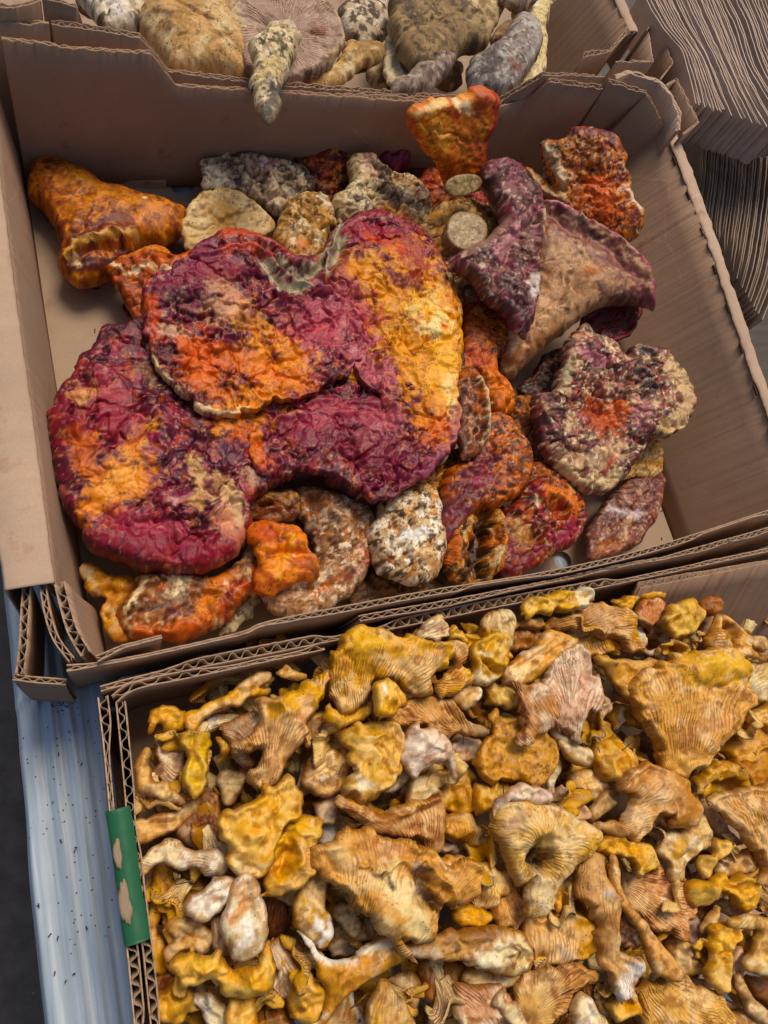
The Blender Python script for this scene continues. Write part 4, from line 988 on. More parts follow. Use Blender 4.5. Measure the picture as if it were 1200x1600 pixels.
# 16
lob('small brown and mauve wrinkled lobster mushroom in the lower right of the box', [(946,785),(970,760),(988,748),(1016,738),(1034,745),(1032,778),(1024,810),(1009,830),(990,855),(955,866),(922,874),(916,858),(925,820)], 28, k=.75, cap=16, base='8a5248', feats=[('r', [(950,790),(965,830),(940,860)], 7, -3), ('b', 990, 800, 20, 3)],
  mott=[('c8a0a0', .2, .1, .3, .8), ('4a2424', .2, .1, .3, .75), ('e0b890', .3, .3, .25, .6)], cols=[('5a2434', [(990,755),(1020,760)], 14, .6), ('e8dce0', [(985,812),(950,800)], 7, .6), ('a8683c', [(930,860),(960,855)], 9, .7), ('d8b088', [(970,820),(968,850)], 5, .6)])
# 19
lob('orange and black pitted lobster mushroom fading to purple below the cream edged one', [(758,655),(790,653),(803,680),(822,705),(828,738),(812,768),(790,785),(765,795),(740,802),(715,832),(697,852),(685,835),(690,800),(694,750),(715,720),(740,700)], 54, k=.9, cap=20, step=1.0, base='a84c20',
  feats=[('b', 790, 720, 30, 4), ('r', [(760,700),(750,750)], 8, -3), ('r', [(700,745),(740,735),(760,770)], 6, 2)], tex=[('f', .16, 1.5), ('r', .26, 1.6), ('w', .4, 1.0)],
  mott=[('dc7a2c', .2, .0, .3, .8), ('2c1814', .26, .12, .2, .85), ('c8a080', .35, .4, .2, .6)], cols=[('5c2438', [(700,840),(705,800),(725,760),(745,730)], 26, .85), ('a04a5c', [(735,765),(745,750)], 10, .6), ('b85a30', [(690,755),(700,740)], 9, .6), ('6a4a3c', [(800,740),(815,720)], 10, .5)])
# 18
lob('narrow brown pitted lobster mushroom with a cream edge beside the huge one', [(713,600),(722,583),(738,580),(752,592),(762,627),(764,670),(753,702),(732,718),(715,700),(709,655)], 72, k=.8, cap=15, step=1.0, base='7a4226',
  feats=[('r', [(746,596),(757,630),(757,680),(748,702)], 6, 3.5), ('r', [(738,600),(745,640),(742,690)], 7, -5)], tex=[('f', .16, 1.2), ('w', .4, 1.6)], mott=[('c89878', .3, .1, .25, .7), ('2e1814', .25, .1, .25, .8), ('b8581f', .15, .2, .3, .6)], cols=[('e0c494', [(746,594),(758,630),(759,680),(750,700)], 5.5, .95)])
# 20
lob('red and orange lobster mushroom with a round hollow near the front wall', [(795,790),(808,770),(822,755),(830,725),(850,730),(880,752),(905,785),(909,815),(895,848),(868,864),(840,882),(808,902),(788,905),(775,880),(770,840),(780,805)], 46, k=.85, cap=20, step=1.0, base='8a2c24',
  feats=[('b', 862, 805, 15, -11), ('r', [(840,790),(860,778),(880,800),(872,825),(850,825)], 8, 4), ('b', 812, 790, 16, 6), ('r', [(830,780),(835,820),(820,850)], 8, -4)],
  mott=[('c4602a', .16, .1, .3, .75), ('4a1420', .18, .1, .3, .75), ('d8b080', .3, .32, .2, .7), ('a04058', .12, .15, .3, .5)],
  cols=[('d8742a', [(845,775),(870,785),(885,800)], 13, .85), ('b04020', [(862,806)], 12, .7), ('2a1820', [(812,790)], 11, .8), ('d8c8a0', [(826,782),(828,796)], 5, .8), ('e0b070', [(882,770)], 8, .7), ('5a1c2c', [(800,880),(830,870)], 20, .6), ('a0405c', [(890,830),(860,850)], 12, .6), ('b08a50', [(795,830),(810,850)], 14, .5), ('c8843c', [(840,740),(850,750)], 8, .7)])
# 21
lob('hollow black and yellow lobster mushroom shell standing open by the front wall', [(690,845),(700,826),(722,808),(753,792),(780,800),(790,822),(792,850),(786,888),(765,908),(745,912),(725,918),(704,909),(693,882)], 46, k=.95, cap=18, step=.9, base='a06428', gill=(640, 850, .5, 4.5),
  feats=[('r', [(752,815),(745,850),(742,895)], 15, -26), ('r', [(705,840),(708,880),(718,905)], 8, 3), ('r', [(770,810),(780,850),(768,890)], 7, 3.5)],
  mott=[('dcb070', .25, .05, .25, .85), ('2a1a10', .25, .15, .2, .9), ('c8642a', .15, .15, .25, .6)], cols=[('1c120c', [(750,820),(744,850),(742,895)], 13, .9), ('c05a22', [(703,845),(702,880)], 8, .8), ('2a1c10', [(716,860),(720,905)], 5, .8), ('efd8a8', [(772,870),(768,885)], 6, .7), ('e09030', [(778,855),(785,835)], 6, .7), ('d8a058', [(745,800),(770,802)], 7, .5)])
# 22
lob('white speckled lobster mushroom knob with orange flecks at the front middle', [(578,850),(576,828),(590,810),(592,786),(620,766),(650,756),(678,768),(684,790),(686,815),(694,846),(688,880),(680,900),(659,916),(640,912),(622,907),(600,902),(586,888)], 50, k=.9, cap=24, step=.9, base='d9bd94',
  feats=[('r', [(600,820),(615,850),(610,880)], 8, -3), ('b', 655, 880, 22, 4), ('b', 625, 815, 14, 4)], tex=[('f', .18, 1.6), ('r', .3, 1.2), ('w', .5, .9)],
  mott=[('c07a34', .16, .12, .2, .8), ('2e1c10', .24, .2, .14, .9), ('f4ead4', .2, .1, .25, .85), ('3a2414', .5, .45, .15, .8)], cols=[('c88a3c', [(620,775),(655,762),(675,780)], 10, .7), ('e8eaec', [(625,848),(645,842)], 8, .7), ('6a4028', [(590,865),(600,885)], 10, .6), ('e6bc88', [(650,880),(668,890)], 14, .6)])
# 28
lob('smooth brown lobster mushroom nub just under the front edge of the huge one', [(388,790),(407,772),(433,767),(463,773),(470,795),(453,813),(417,822),(393,810)], 50, k=.8, cap=12, base='8a4c28', feats=[('r', [(395,790),(430,800),(462,790)], 5, -4)], mott=[('b88854', .15, .1, .3, .7), ('4a2018', .2, .2, .3, .6)], cols=[('5a2416', [(400,800),(435,806),(458,800)], 9, .8), ('c8985c', [(410,778),(450,778)], 7, .7)])
# 23
lob('tan crumpled lobster mushroom with ruffled cream edge at the front middle left', [(462,770),(490,762),(515,770),(551,782),(580,805),(576,830),(573,858),(575,891),(551,922),(528,940),(492,963),(452,967),(412,935),(425,915),(450,905),(483,890),(488,855),(470,810)], 40, k=.8, cap=20, step=1.0, base='a8805c',
  feats=[('r', [(482,785),(496,830),(490,880)], 10, -7), ('r', [(515,790),(530,840),(520,890)], 14, 4), ('r', [(440,915),(490,905),(540,890)], 10, 4), ('r', [(460,935),(500,925),(540,910)], 7, -3), ('r', [(545,800),(555,850),(545,890)], 7, -2.5)],
  tex=[('f', .16, 1.6), ('r', .28, 1.8), ('w', .4, .8)],
  mott=[('d6b898', .2, .05, .25, .8), ('6a3c24', .2, .12, .3, .75), ('c07038', .14, .2, .3, .55), ('f0e0c4', .3, .35, .2, .7)],
  cols=[('5a2a1c', [(482,780),(493,820),(488,860)], 10, .8), ('9a4448', [(560,860),(565,890),(530,910)], 10, .55), ('9a5a34', [(470,780),(500,790)], 12, .6), ('ecdcb8', [(455,915),(500,910),(545,890)], 6, .7), ('8a5a38', [(440,940),(470,955)], 14, .6), ('c86a34', [(500,925),(530,900)], 7, .6)])
# 27
lob('brown woody stem piece lying on the box floor at the front', [(545,918),(560,900),(600,890),(650,895),(692,912),(690,925),(665,938),(605,938),(573,952),(551,952)], 16, k=.9, cap=14, base='8a6440', fibre_o=(300, 960), mott=[('a88458', .16, .0, .4, .7), ('4a3020', .2, .2, .3, .6)], cols=[('d8c8a8', [(675,918)], 10, .7)])
# 26
lob('yellow brown curled lobster mushroom in the front left corner', [(127,885),(140,880),(167,895),(212,905),(210,930),(192,950),(192,980),(202,997),(178,1000),(163,975),(160,955),(166,933),(148,937),(134,915)], 34, k=.75, cap=14, step=1.0, base='c07c28', fibre_o=(150, 800),
  feats=[('r', [(150,945),(165,935),(170,965)], 9, -6), ('b', 180, 915, 22, 3)], tex=[('f', .12, .9), ('f', .3, .4)], mott=[('e0a040', .12, .05, .4, .7), ('7a3c18', .2, .25, .3, .6)], cols=[('dcc094', [(130,890),(145,910),(150,930)], 9, .8), ('6a2818', [(150,932),(164,945)], 8, .85), ('d0b080', [(175,950),(180,985)], 8, .6), ('a85a20', [(205,915),(200,935)], 8, .5)])
# slice
lob('thin cream coloured slice sticking out under the long orange folded one', [(355,958),(377,937),(402,932),(398,957),(382,972),(367,985),(340,990)], 22, k=.6, cap=8, base='d8c8a0', feats=[('b', 380, 950, 14, -2)], cols=[('efe6cc', [(382,948)], 11, .9), ('9a8850', [(400,945),(385,972)], 5, .7)])
# 25
lob('long orange and brown folded lobster mushroom lying along the front wall', [(188,955),(200,935),(213,920),(223,898),(260,895),(300,897),(340,898),(377,870),(383,835),(400,857),(410,883),(420,905),(408,925),(387,940),(367,957),(347,978),(313,991),(280,1003),(247,998),(205,995),(190,975)], 38, k=.8, cap=18, step=1.0, base='9c6440',
  feats=[('r', [(215,995),(280,990),(330,965),(365,930),(400,915)], 12, 5), ('r', [(205,955),(225,925),(235,905)], 9, 5), ('r', [(240,985),(290,960),(330,930)], 10, -4), ('r', [(258,905),(280,925),(268,935)], 9, 4), ('b', 340, 905, 22, 3), ('r', [(340,960),(350,940),(365,915)], 6, -3)],
  tex=[('f', .16, 1.5), ('r', .28, 1.6), ('w', .42, 1.0)],
  mott=[('cfa882', .22, .08, .25, .75), ('4a2c20', .25, .12, .25, .8), ('c8622a', .15, .1, .3, .6)],
  cols=[('c4581e', [(215,990),(280,990),(325,972),(345,950)], 12, .85), ('d87a28', [(310,960),(335,920),(345,905)], 14, .75), ('c84a1c', [(365,935),(400,915),(410,895)], 12, .85), ('7a2428', [(352,965),(350,945),(370,918)], 6, .85), ('ecd8ac', [(197,962),(215,935),(228,905)], 7, .9), ('efdcb4', [(262,903),(285,912),(268,935)], 11, .85), ('6a5a50', [(250,950),(290,940),(320,915)], 12, .5), ('d8c0a0', [(390,850),(385,875)], 11, .7), ('6a3058', [(290,965),(270,960)], 7, .5), ('efc89c', [(350,918)], 4, .9), ('f0d0a0', [(335,975)], 4, .9)])
# 24
lob('cluster of smooth orange lobes left of the crumpled tan lobster mushroom', [(383,823),(413,817),(447,820),(473,835),(478,860),(497,878),(497,902),(470,908),(433,925),(412,932),(397,917),(398,895),(405,878),(388,850)], 58, k=.8, cap=14, step=1.0, base='cc6420',
  feats=[('b', 415, 838, 20, 4), ('b', 455, 848, 16, 4), ('b', 425, 895, 20, 4), ('b', 455, 885, 14, 2), ('r', [(437,830),(442,860)], 5, -3), ('r', [(400,868),(440,868),(475,870)], 6, -4)], tex=[('f', .16, .8), ('w', .45, .5)],
  mott=[('e88a30', .14, .0, .3, .8), ('a03a18', .2, .2, .3, .7)], cols=[('d0542a', [(405,835),(420,845)], 14, .7), ('f0a848', [(455,845),(430,900)], 10, .6), ('7a4428', [(480,885),(490,895)], 9, .7), ('f0e4c0', [(457,872)], 3, 1)])
# little things sitting in the gaps
lob('tiny brown lobster mushroom crumb on the floor below the pointed orange one', [(190,478),(198,474),(206,482),(208,492),(198,494)], 5, k=.9, cap=5, step=.7, base='6a2c1c')
lob('small orange lobster mushroom bit poking out at the left edge of the huge one', [(118,572),(150,548),(175,515),(186,520),(170,560),(130,600),(112,600)], 52, k=.8, cap=10, base='8a3020', mott=[('c8602a', .2, .1, .3, .6)])
lob('dark cream edged lobster mushroom between the huge one and the orange stem', [(705,560),(716,545),(724,560),(722,600),(712,625),(704,600)], 62, k=.8, cap=9, base='5a3a30', mott=[('c8b090', .2, .1, .3, .7)])
lob('brown orange lobster mushroom wedged under the right front edge of the huge one', [(655,745),(690,725),(716,700),(722,735),(705,770),(680,775),(655,765)], 42, k=.8, cap=12, base='9a5424', mott=[('d8923c', .2, .0, .3, .8), ('3a2014', .25, .2, .3, .7)])
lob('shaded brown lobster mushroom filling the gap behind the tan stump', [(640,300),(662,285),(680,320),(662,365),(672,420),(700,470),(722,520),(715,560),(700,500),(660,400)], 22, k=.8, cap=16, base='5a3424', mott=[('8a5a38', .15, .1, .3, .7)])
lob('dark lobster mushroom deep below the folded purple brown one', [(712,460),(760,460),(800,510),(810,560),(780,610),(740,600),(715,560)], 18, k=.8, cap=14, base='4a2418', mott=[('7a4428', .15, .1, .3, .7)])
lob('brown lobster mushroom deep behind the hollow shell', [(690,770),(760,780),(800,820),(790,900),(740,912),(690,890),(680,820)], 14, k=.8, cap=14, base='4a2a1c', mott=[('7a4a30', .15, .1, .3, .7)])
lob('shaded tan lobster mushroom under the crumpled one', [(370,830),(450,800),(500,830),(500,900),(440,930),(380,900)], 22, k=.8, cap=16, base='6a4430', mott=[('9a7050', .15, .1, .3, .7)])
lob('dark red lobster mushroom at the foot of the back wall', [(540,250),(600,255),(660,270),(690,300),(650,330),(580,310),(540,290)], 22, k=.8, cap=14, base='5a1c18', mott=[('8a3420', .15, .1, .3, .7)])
# ------------------------------------------------------------------ matsutake mushrooms in the box behind
GM = 'matsutake mushrooms in the back box'
def mat_(label, outline, z, part=None, **kw):
    kw.setdefault('tex', [('f', .15, 1.2), ('r', .3, .5)]); kw.setdefault('edge', 6); kw.setdefault('cap', 22); kw.setdefault('step', 1.0); kw.setdefault('auto', 5 if part is None else 0); kw.setdefault('rag', 1.2); kw.setdefault('lift', 1.12)
    o = solid('matsutake_mushroom' if part is None else part[0], outline, z, M_MAT, parent=part[1] if part else None, **kw)
    if part is None: tag(o, label, 'mushroom', GM)
    return o
SC = [('a8824e', .09, .0, .5, .6), ('7a6048', .14, .28, .3, .55), ('e2cca0', .12, .15, .4, .7), ('3a2c22', .5, .55, .15, .5)]
mat_('broad rounded tan scaly cap at the front left of the back box', [(55,150),(90,60),(180,5),(270,-30),(350,-10),(385,45),(435,60),(500,100),(565,175),(600,260),(625,340),(640,430),(560,440),(480,420),(350,420),(230,400),(180,330),(110,240)], 96, crop='m', k=1.1, cap=30, base='c09a66', fibre_o=(560, -300), mott=SC,
  cols=[('a88040', [(260,290),(300,200)], 40, .5), ('d8bc8c', [(420,180),(520,260)], 60, .5), ('a87a6a', [(320,160)], 22, .5), ('5a4430', [(480,330),(460,300)], 16, .6), ('6a5644', [(160,120),(190,260)], 20, .5)], feats=[('r', [(300,0),(370,60),(400,80)], 30, -3), ('r', [(440,80),(520,170),(590,330)], 30, 2)])
cp = mat_('large matsutake lying upside down with its gills up and grey stem hanging over the rim', [(560,165),(530,110),(545,50),(600,0),(700,-60),(850,-70),(980,-30),(1050,30),(1105,110),(1128,190),(1110,260),(1060,330),(990,375),(900,405),(800,410),(680,390),(620,330),(590,250)], 112, crop='m', k=.42, cap=10, kb=1.6, base='a58c7c', step=.9, gill=(800, 175, 1.0, 3.0), fibre_o=None,
  feats=[('r', [(570,150),(545,100),(560,50),(620,0)], 28, 3), ('r', [(1000,0),(1080,90),(1110,180),(1090,270),(1040,330)], 26, 3), ('b', 800, 180, 200, -2)], smooth_at=[(560,60,60),(1100,120,50),(1110,220,40)], tex=[('f', .1, .5)], mott=[('bca494', .1, -.1, .5, .7), ('7e6454', .1, .2, .4, .6)],
  cols=[('c8b490', [(585,150),(550,110),(560,50),(620,0),(700,-50)], 24, .9), ('d0b890', [(980,-10),(1060,60),(1105,130),(1118,200),(1090,280),(1030,345)], 20, .9), ('4a3424', [(900,395),(980,370),(1060,310)], 16, .7), ('7a4420', [(1010,180),(960,185)], 22, .7), ('4a3a30', [(1080,110),(1000,40)], 8, .5)])
mat_('', [(640,265),(632,225),(660,205),(700,200),(740,145),(800,132),(860,145),(892,190),(880,260),(850,360),(825,410),(805,480),(785,580),(742,648),(690,610),(655,520),(638,420),(648,320)], 134, part=('stem', cp), crop='m', k=.95, cap=22, step=.8, base='cdb98e', fibre_o=(760, -500), tex=[('f', .15, 1.0), ('r', .3, .8)],
  feats=[('r', [(690,230),(700,290),(650,330)], 14, -2.5), ('r', [(730,170),(800,190),(880,230)], 20, 1.5)], mott=[('e6d8b4', .15, .0, .3, .7), ('9a7a4c', .2, .25, .3, .7), ('35302c', .3, .3, .12, .85)],
  cols=[('c8b8a4', [(760,160),(850,180)], 40, .8), ('5c5854', [(720,600),(760,560),(740,500)], 50, .85), ('2e2c2c', [(745,490),(740,520)], 16, .8), ('3a342e', [(760,250),(780,290),(740,280)], 14, .7), ('6a3418', [(795,215)], 9, .9), ('d8bc7c', [(700,430),(770,400)], 50, .5), ('e8e0cc', [(650,240),(690,225)], 16, .6)])
mat_('short tan stem poking out to the right below the upside down cap', [(475,128),(500,112),(520,100),(535,80),(548,66),(560,72),(590,69),(599,80),(592,96),(562,108),(545,125),(510,140)], 98, k=.9, base='c09c64', mott=SC, fibre_o=(650, 50), cols=[('8a6438', [(560,88),(590,80)], 10, .6), ('e0c490', [(515,118)], 12, .7)])
mat_('brown grey cap with a yellowish upper edge in the right half of the back box', [(280,80),(278,20),(310,-20),(420,-20),(560,20),(640,55),(720,105),(765,165),(768,225),(730,250),(640,255),(610,300),(500,350),(400,350),(340,280),(300,190)], 110, crop='n', k=.9, cap=22, base='8a7250', fibre_o=(500, 700), mott=[('b09868', .12, .0, .4, .7), ('4a4034', .2, .12, .25, .75)],
  feats=[('r', [(300,40),(500,60),(680,130),(750,200)], 30, 3)], cols=[('cdb47c', [(480,20),(620,60),(740,150),(755,200)], 26, .8), ('3a342e', [(320,40),(380,180),(400,150)], 26, .7), ('7a5c40', [(450,230),(600,230)], 50, .5), ('2e2822', [(690,130),(660,115)], 10, .8)])
mat_('pale curved lip of a cap standing left of the brown grey cap', [(252,270),(258,180),(275,120),(300,180),(330,260),(400,340),(380,400),(300,420),(262,400)], 92, crop='n', k=.7, cap=8, base='cfbf9c', fibre_o=(300, -500), cols=[('8a7a60', [(300,330),(360,380)], 30, .5)])
mat_('dusty grey brown stem lying in front of the brown grey cap', [(285,415),(330,395),(380,365),(450,290),(510,220),(565,193),(602,212),(608,275),(580,350),(540,400),(490,440),(400,470),(300,470)], 110, crop='n', k=.95, cap=24, base='8a7668', fibre_o=(900, -200), mott=[('b8aca0', .25, .05, .3, .7), ('54443a', .2, .1, .3, .7)], cols=[('a8a4a0', [(560,230),(580,290)], 30, .7), ('a06a48', [(540,350),(580,330)], 14, .5)])
lp = mat_('long upright pale yellow stem along the right end of the back box pile', [(880,90),(930,50),(985,-20),(1070,-30),(1062,60),(1050,160),(1045,300),(1030,400),(960,490),(860,500),(870,430),(940,330),(960,200)], 92, crop='n', k=.85, cap=22, base='cdbc88', fibre_o=(1000, 1200), mott=[('8a7848', .2, .25, .3, .6), ('e6dab0', .12, .0, .4, .6)], cols=[('efeee4', [(960,50),(930,70)], 26, .8), ('5a4a34', [(1040,100),(1045,160)], 8, .7)])
mat_('hairy silver grey and brown curved stem beside the long pale one', [(668,320),(700,290),(790,240),(850,190),(872,130),(905,92),(950,88),(1005,130),(1022,210),(1010,280),(960,350),(930,420),(880,460),(800,470),(700,450),(670,400)], 112, crop='n', k=.95, cap=26, base='8c8078', fibre_o=(600, 700), mott=[('c0bcb4', .22, .0, .3, .75), ('54443c', .25, .15, .3, .7)],
  feats=[('r', [(840,250),(870,300),(880,380)], 22, -2)], cols=[('3c3030', [(730,350),(740,410),(780,320)], 36, .75), ('7a3c1c', [(840,380),(870,400)], 26, .7), ('6a4c34', [(690,310),(790,245)], 18, .7), ('b8aca0', [(950,150),(980,250)], 40, .5), ('d8d4c8', [(790,335)], 10, .7), ('b89a5c', [(890,130)], 14, .5)])
mat_('white chunk of stem with dark brown patches behind the short tan stem', [(20,60),(60,30),(130,10),(240,-20),(270,60),(262,180),(200,240),(130,240),(80,190),(40,140)], 84, crop='n', k=.9, base='b8a488', mott=[('3c281c', .14, .02, .15, .85), ('e6dcc4', .2, .2, .25, .7)])
mat_('black and white scaly stem piece in the left corner of the back box', [(112,-20),(140,-30),(200,-40),(232,-10),(228,30),(205,52),(170,50),(140,20)], 96, k=.9, base='d8ccb0', mott=[('2c241e', .16, .1, .12, .85), ('8a6a44', .2, .25, .2, .6), ('efe8d8', .3, .3, .2, .6)], cols=[('e8e4e0', [(180,20),(190,40)], 12, .6), ('7a5030', [(160,45)], 8, .7)])
mat_('tan folded cap edge at the top between the two stems', [(480,-30),(690,-40),(840,-40),(850,30),(830,90),(790,150),(740,160),(700,110),(650,50),(560,10)], 96, crop='n', k=.7, base='b09a72', mott=SC, fibre_o=(700, -600), feats=[('r', [(700,0),(720,60),(760,110)], 20, -5)])
mat_('dark brown cap edge at the very top beside the long pale stem', [(830,-60),(900,-70),(990,-50),(1010,0),(960,40),(900,48),(850,20)], 112, crop='n', k=.8, base='6a5650', mott=SC, fibre_o=(900, -300))
mat_('ribbed cream cap edge at the very top left of the upside down cap', [(360,-60),(520,-60),(600,-20),(580,40),(530,80),(480,60),(400,30),(370,0)], 92, crop='m', k=.7, base='c8b48c', gill=(300, 400, .5, 3), mott=SC)
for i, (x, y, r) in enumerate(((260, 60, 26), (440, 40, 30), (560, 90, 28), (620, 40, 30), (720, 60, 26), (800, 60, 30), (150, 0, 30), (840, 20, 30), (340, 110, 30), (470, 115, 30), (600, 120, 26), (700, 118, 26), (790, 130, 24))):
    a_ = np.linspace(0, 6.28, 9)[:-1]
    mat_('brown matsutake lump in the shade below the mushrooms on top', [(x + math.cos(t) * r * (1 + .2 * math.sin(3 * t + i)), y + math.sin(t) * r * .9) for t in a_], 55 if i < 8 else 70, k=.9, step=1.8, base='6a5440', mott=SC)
# ------------------------------------------------------------------ things at the right of the boxes
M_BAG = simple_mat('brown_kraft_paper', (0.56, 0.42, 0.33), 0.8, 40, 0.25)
M_BAG_SHADE = simple_mat('brown_kraft_paper_shaded', (0.40, 0.30, 0.225), 0.8, 40, 0.35)  # same paper, with the shade on the lower stack put into its colour
M_BOARD = simple_mat('plain_dark_board', (0.085, 0.07, 0.055), 0.6, 12, 0.5, stretch=(1, 9, 1))
def leaf_sheet(parent, pts, depth, mat, seed):
    W3 = catmull(np.array([at(*p) for p in pts]), 7, False); T, s = resample(W3, .003)
    Bm = T.copy(); Bm[:, 2] -= depth
    dr = strip_dirs(T); nd = np.stack([-dr[:, 1], dr[:, 0]], 1)
    T = T.copy(); T[:, :2] += nd * (fbm(s * 9, s * 0, 2, seed // 9) * .0004)[:, None]
    V, Q = shell(T, Bm, nd, 0, .0013, 2, seed * 10, .0006)[:2]
    return mesh_from('paper_bag', V, Q, mat, parent=parent, smooth=False)
pb = empty('paper_bag_stack', at(1150, 100, 0)); tag(pb, 'folded brown paper bags with fanned out edges in the top right corner', 'paper bags')
rr = random.Random(5)
L_ = lambda a, b, t: a + (b - a) * t
for k in range(62):
    t = k / 61; j = rr.uniform(-.5, .5); zz = .135 + .02 * t + rr.uniform(-.0015, .0015)
    zg = -6 * abs(((k % 23) / 23) - .5)
    leaf_sheet(pb, [(L_(1004, 1118, t) + j, -14, zz), (L_(1034, 1140, t) + j, 40, zz), (L_(1064, 1166, t) + j, L_(76, 112, t), zz), (L_(1078, 1190, t) + j, L_(120, 160, t), zz - .002), (L_(1088, 1218, t) + j, L_(163, 205, t) + rr.uniform(-3, 3) + zg, zz - .006)], .045, M_BAG, 100 + k)
for k in range(26):
    t = k / 25; j = rr.uniform(-1.5, 1.5); zz = .158 + rr.uniform(-.0015, .0015)
    leaf_sheet(pb, [(L_(1122, 1250, t) + j, -14, zz), (L_(1150, 1262, t) + j, 40 + rr.uniform(-4, 4), zz), (L_(1172, 1275, t) + j, L_(108, 60, t), zz), (L_(1225, 1300, t), 190, zz - .004)], .05, M_BAG, 200 + k)
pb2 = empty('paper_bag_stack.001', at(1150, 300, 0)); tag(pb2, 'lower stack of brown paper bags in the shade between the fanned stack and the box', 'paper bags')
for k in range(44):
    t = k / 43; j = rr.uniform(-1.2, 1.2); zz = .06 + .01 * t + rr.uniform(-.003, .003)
    leaf_sheet(pb2, [(L_(1075, 1250, t) + j, L_(120, 150, t), zz), (L_(1094, 1242, t) + j, L_(190, 220, t), zz), (L_(1093, 1232, t) + j, L_(260, 330, t), zz - .004), (L_(1086, 1216, t) + j, L_(330, 430, t), zz - .014), (L_(1100, 1190, t) + j, L_(345, 500, t), zz - .03)], .05, M_BAG_SHADE, 300 + k)
V, Q = grid_sheet(at(880, -60, -.001), at(1900, 300, -.001), at(1900, 1100, -.001), at(1075, 1000, -.001), 60, 60, lambda u, v, V: fbm(V[:, 0] * 20, V[:, 1] * 20, 3, 5) * .001)  # dark board that covers the pale table top on this side
V2 = V.copy(); V2[:, 2] -= .004
tag(mesh_from('dark_board', np.concatenate([V, V2]), np.concatenate([Q, Q[:, ::-1] + len(V)]), M_BOARD), 'dark flat board covering the table to the right of the mushroom boxes', 'board')
M_ROD = simple_mat('pale_wood', (0.55, 0.42, 0.32), 0.5, 60, 0.3); M_STEEL = simple_mat('dark_steel', (0.06, 0.06, 0.065), 0.35, 60, 0.3, metallic=.6)
def rod(name, p0, p1, r, mat, label, cat, tip=True):
    A, B = at(*p0), at(*p1); d = B - A; Ln = np.linalg.norm(d); d /= Ln
    e1 = np.cross(d, [0, 0, 1]); e1 /= np.linalg.norm(e1); e2 = np.cross(d, e1)
    rows = [(0, .12), (.04, .35), (.12, .7), (.25, 1), (.6, 1), (1, 1)] if tip else [(0, 1), (.5, 1), (1, 1)]
    a = np.linspace(0, 2 * np.pi, 10, endpoint=False)
    V = np.concatenate([A + d * Ln * f + (np.cos(a) * r * q)[:, None] * e1 + (np.sin(a) * r * q * .7)[:, None] * e2 for f, q in rows])
    i = np.arange(10); j = (i + 1) % 10
    Q = np.concatenate([np.stack([i + 10 * k, j + 10 * k, j + 10 * (k + 1), i + 10 * (k + 1)], 1) for k in range(len(rows) - 1)] + [np.array([[0, 2, 5, 8]])])
    tag(mesh_from(name, V, Q, mat), label, cat)
rod('wooden_skewer', (1117, 338, .03), (1290, 200, .03), .0028, M_ROD, 'upper of the two pale pointed sticks beside the right box wall', 'stick')
rod('wooden_skewer', (1150, 398, .03), (1290, 290, .03), .0028, M_ROD, 'lower of the two pale pointed sticks beside the right box wall', 'stick')
rod('metal_rod', (1120, 370, .02), (1290, 240, .02), .002, M_STEEL, 'dark thin rod lying between the two pale pointed sticks', 'rod', False)
rod('metal_rod', (1138, 432, .02), (1290, 325, .02), .003, M_STEEL, 'dark thin rod lying below both pale pointed sticks', 'rod', False)
# ------------------------------------------------------------------ chanterelles
GC = 'chanterelles heaped in the front box'
NAMED = []
ST = {
 'gill': dict(base='d4a76c', mott=[('e8c892', .08, -.1, .5, .7), ('9c6430', .16, .25, .3, .6)], ga=.8),
 'pale': dict(base='d8bc98', mott=[('ecdabc', .08, -.1, .5, .7), ('a07048', .16, .25, .3, .6)], ga=.8),
 'cap': dict(base='d29c38', mott=[('e8c06c', .08, -.1, .5, .8), ('a86818', .16, .2, .35, .6), ('e8c070', .2, .35, .3, .5)]),
 'amber': dict(base='b87c30', mott=[('cf9a48', .07, -.1, .5, .7), ('8a5420', .18, .2, .35, .6)]),
 'cream': dict(base='dcc08a', mott=[('ecdcb4', .1, -.1, .5, .7), ('b07c40', .18, .2, .3, .6)]),
 'white': dict(base='e2d0a4', mott=[('f0eadc', .1, -.1, .5, .7), ('b88a54', .2, .28, .25, .6)]),
 'tan': dict(base='d2a868', mott=[('ead0a0', .09, -.1, .5, .7), ('8e5a2a', .18, .2, .3, .65)]),
 'brown': dict(base='7c4a28', mott=[('b07c48', .14, .05, .3, .7), ('4a2814', .2, .2, .3, .7)]),
}
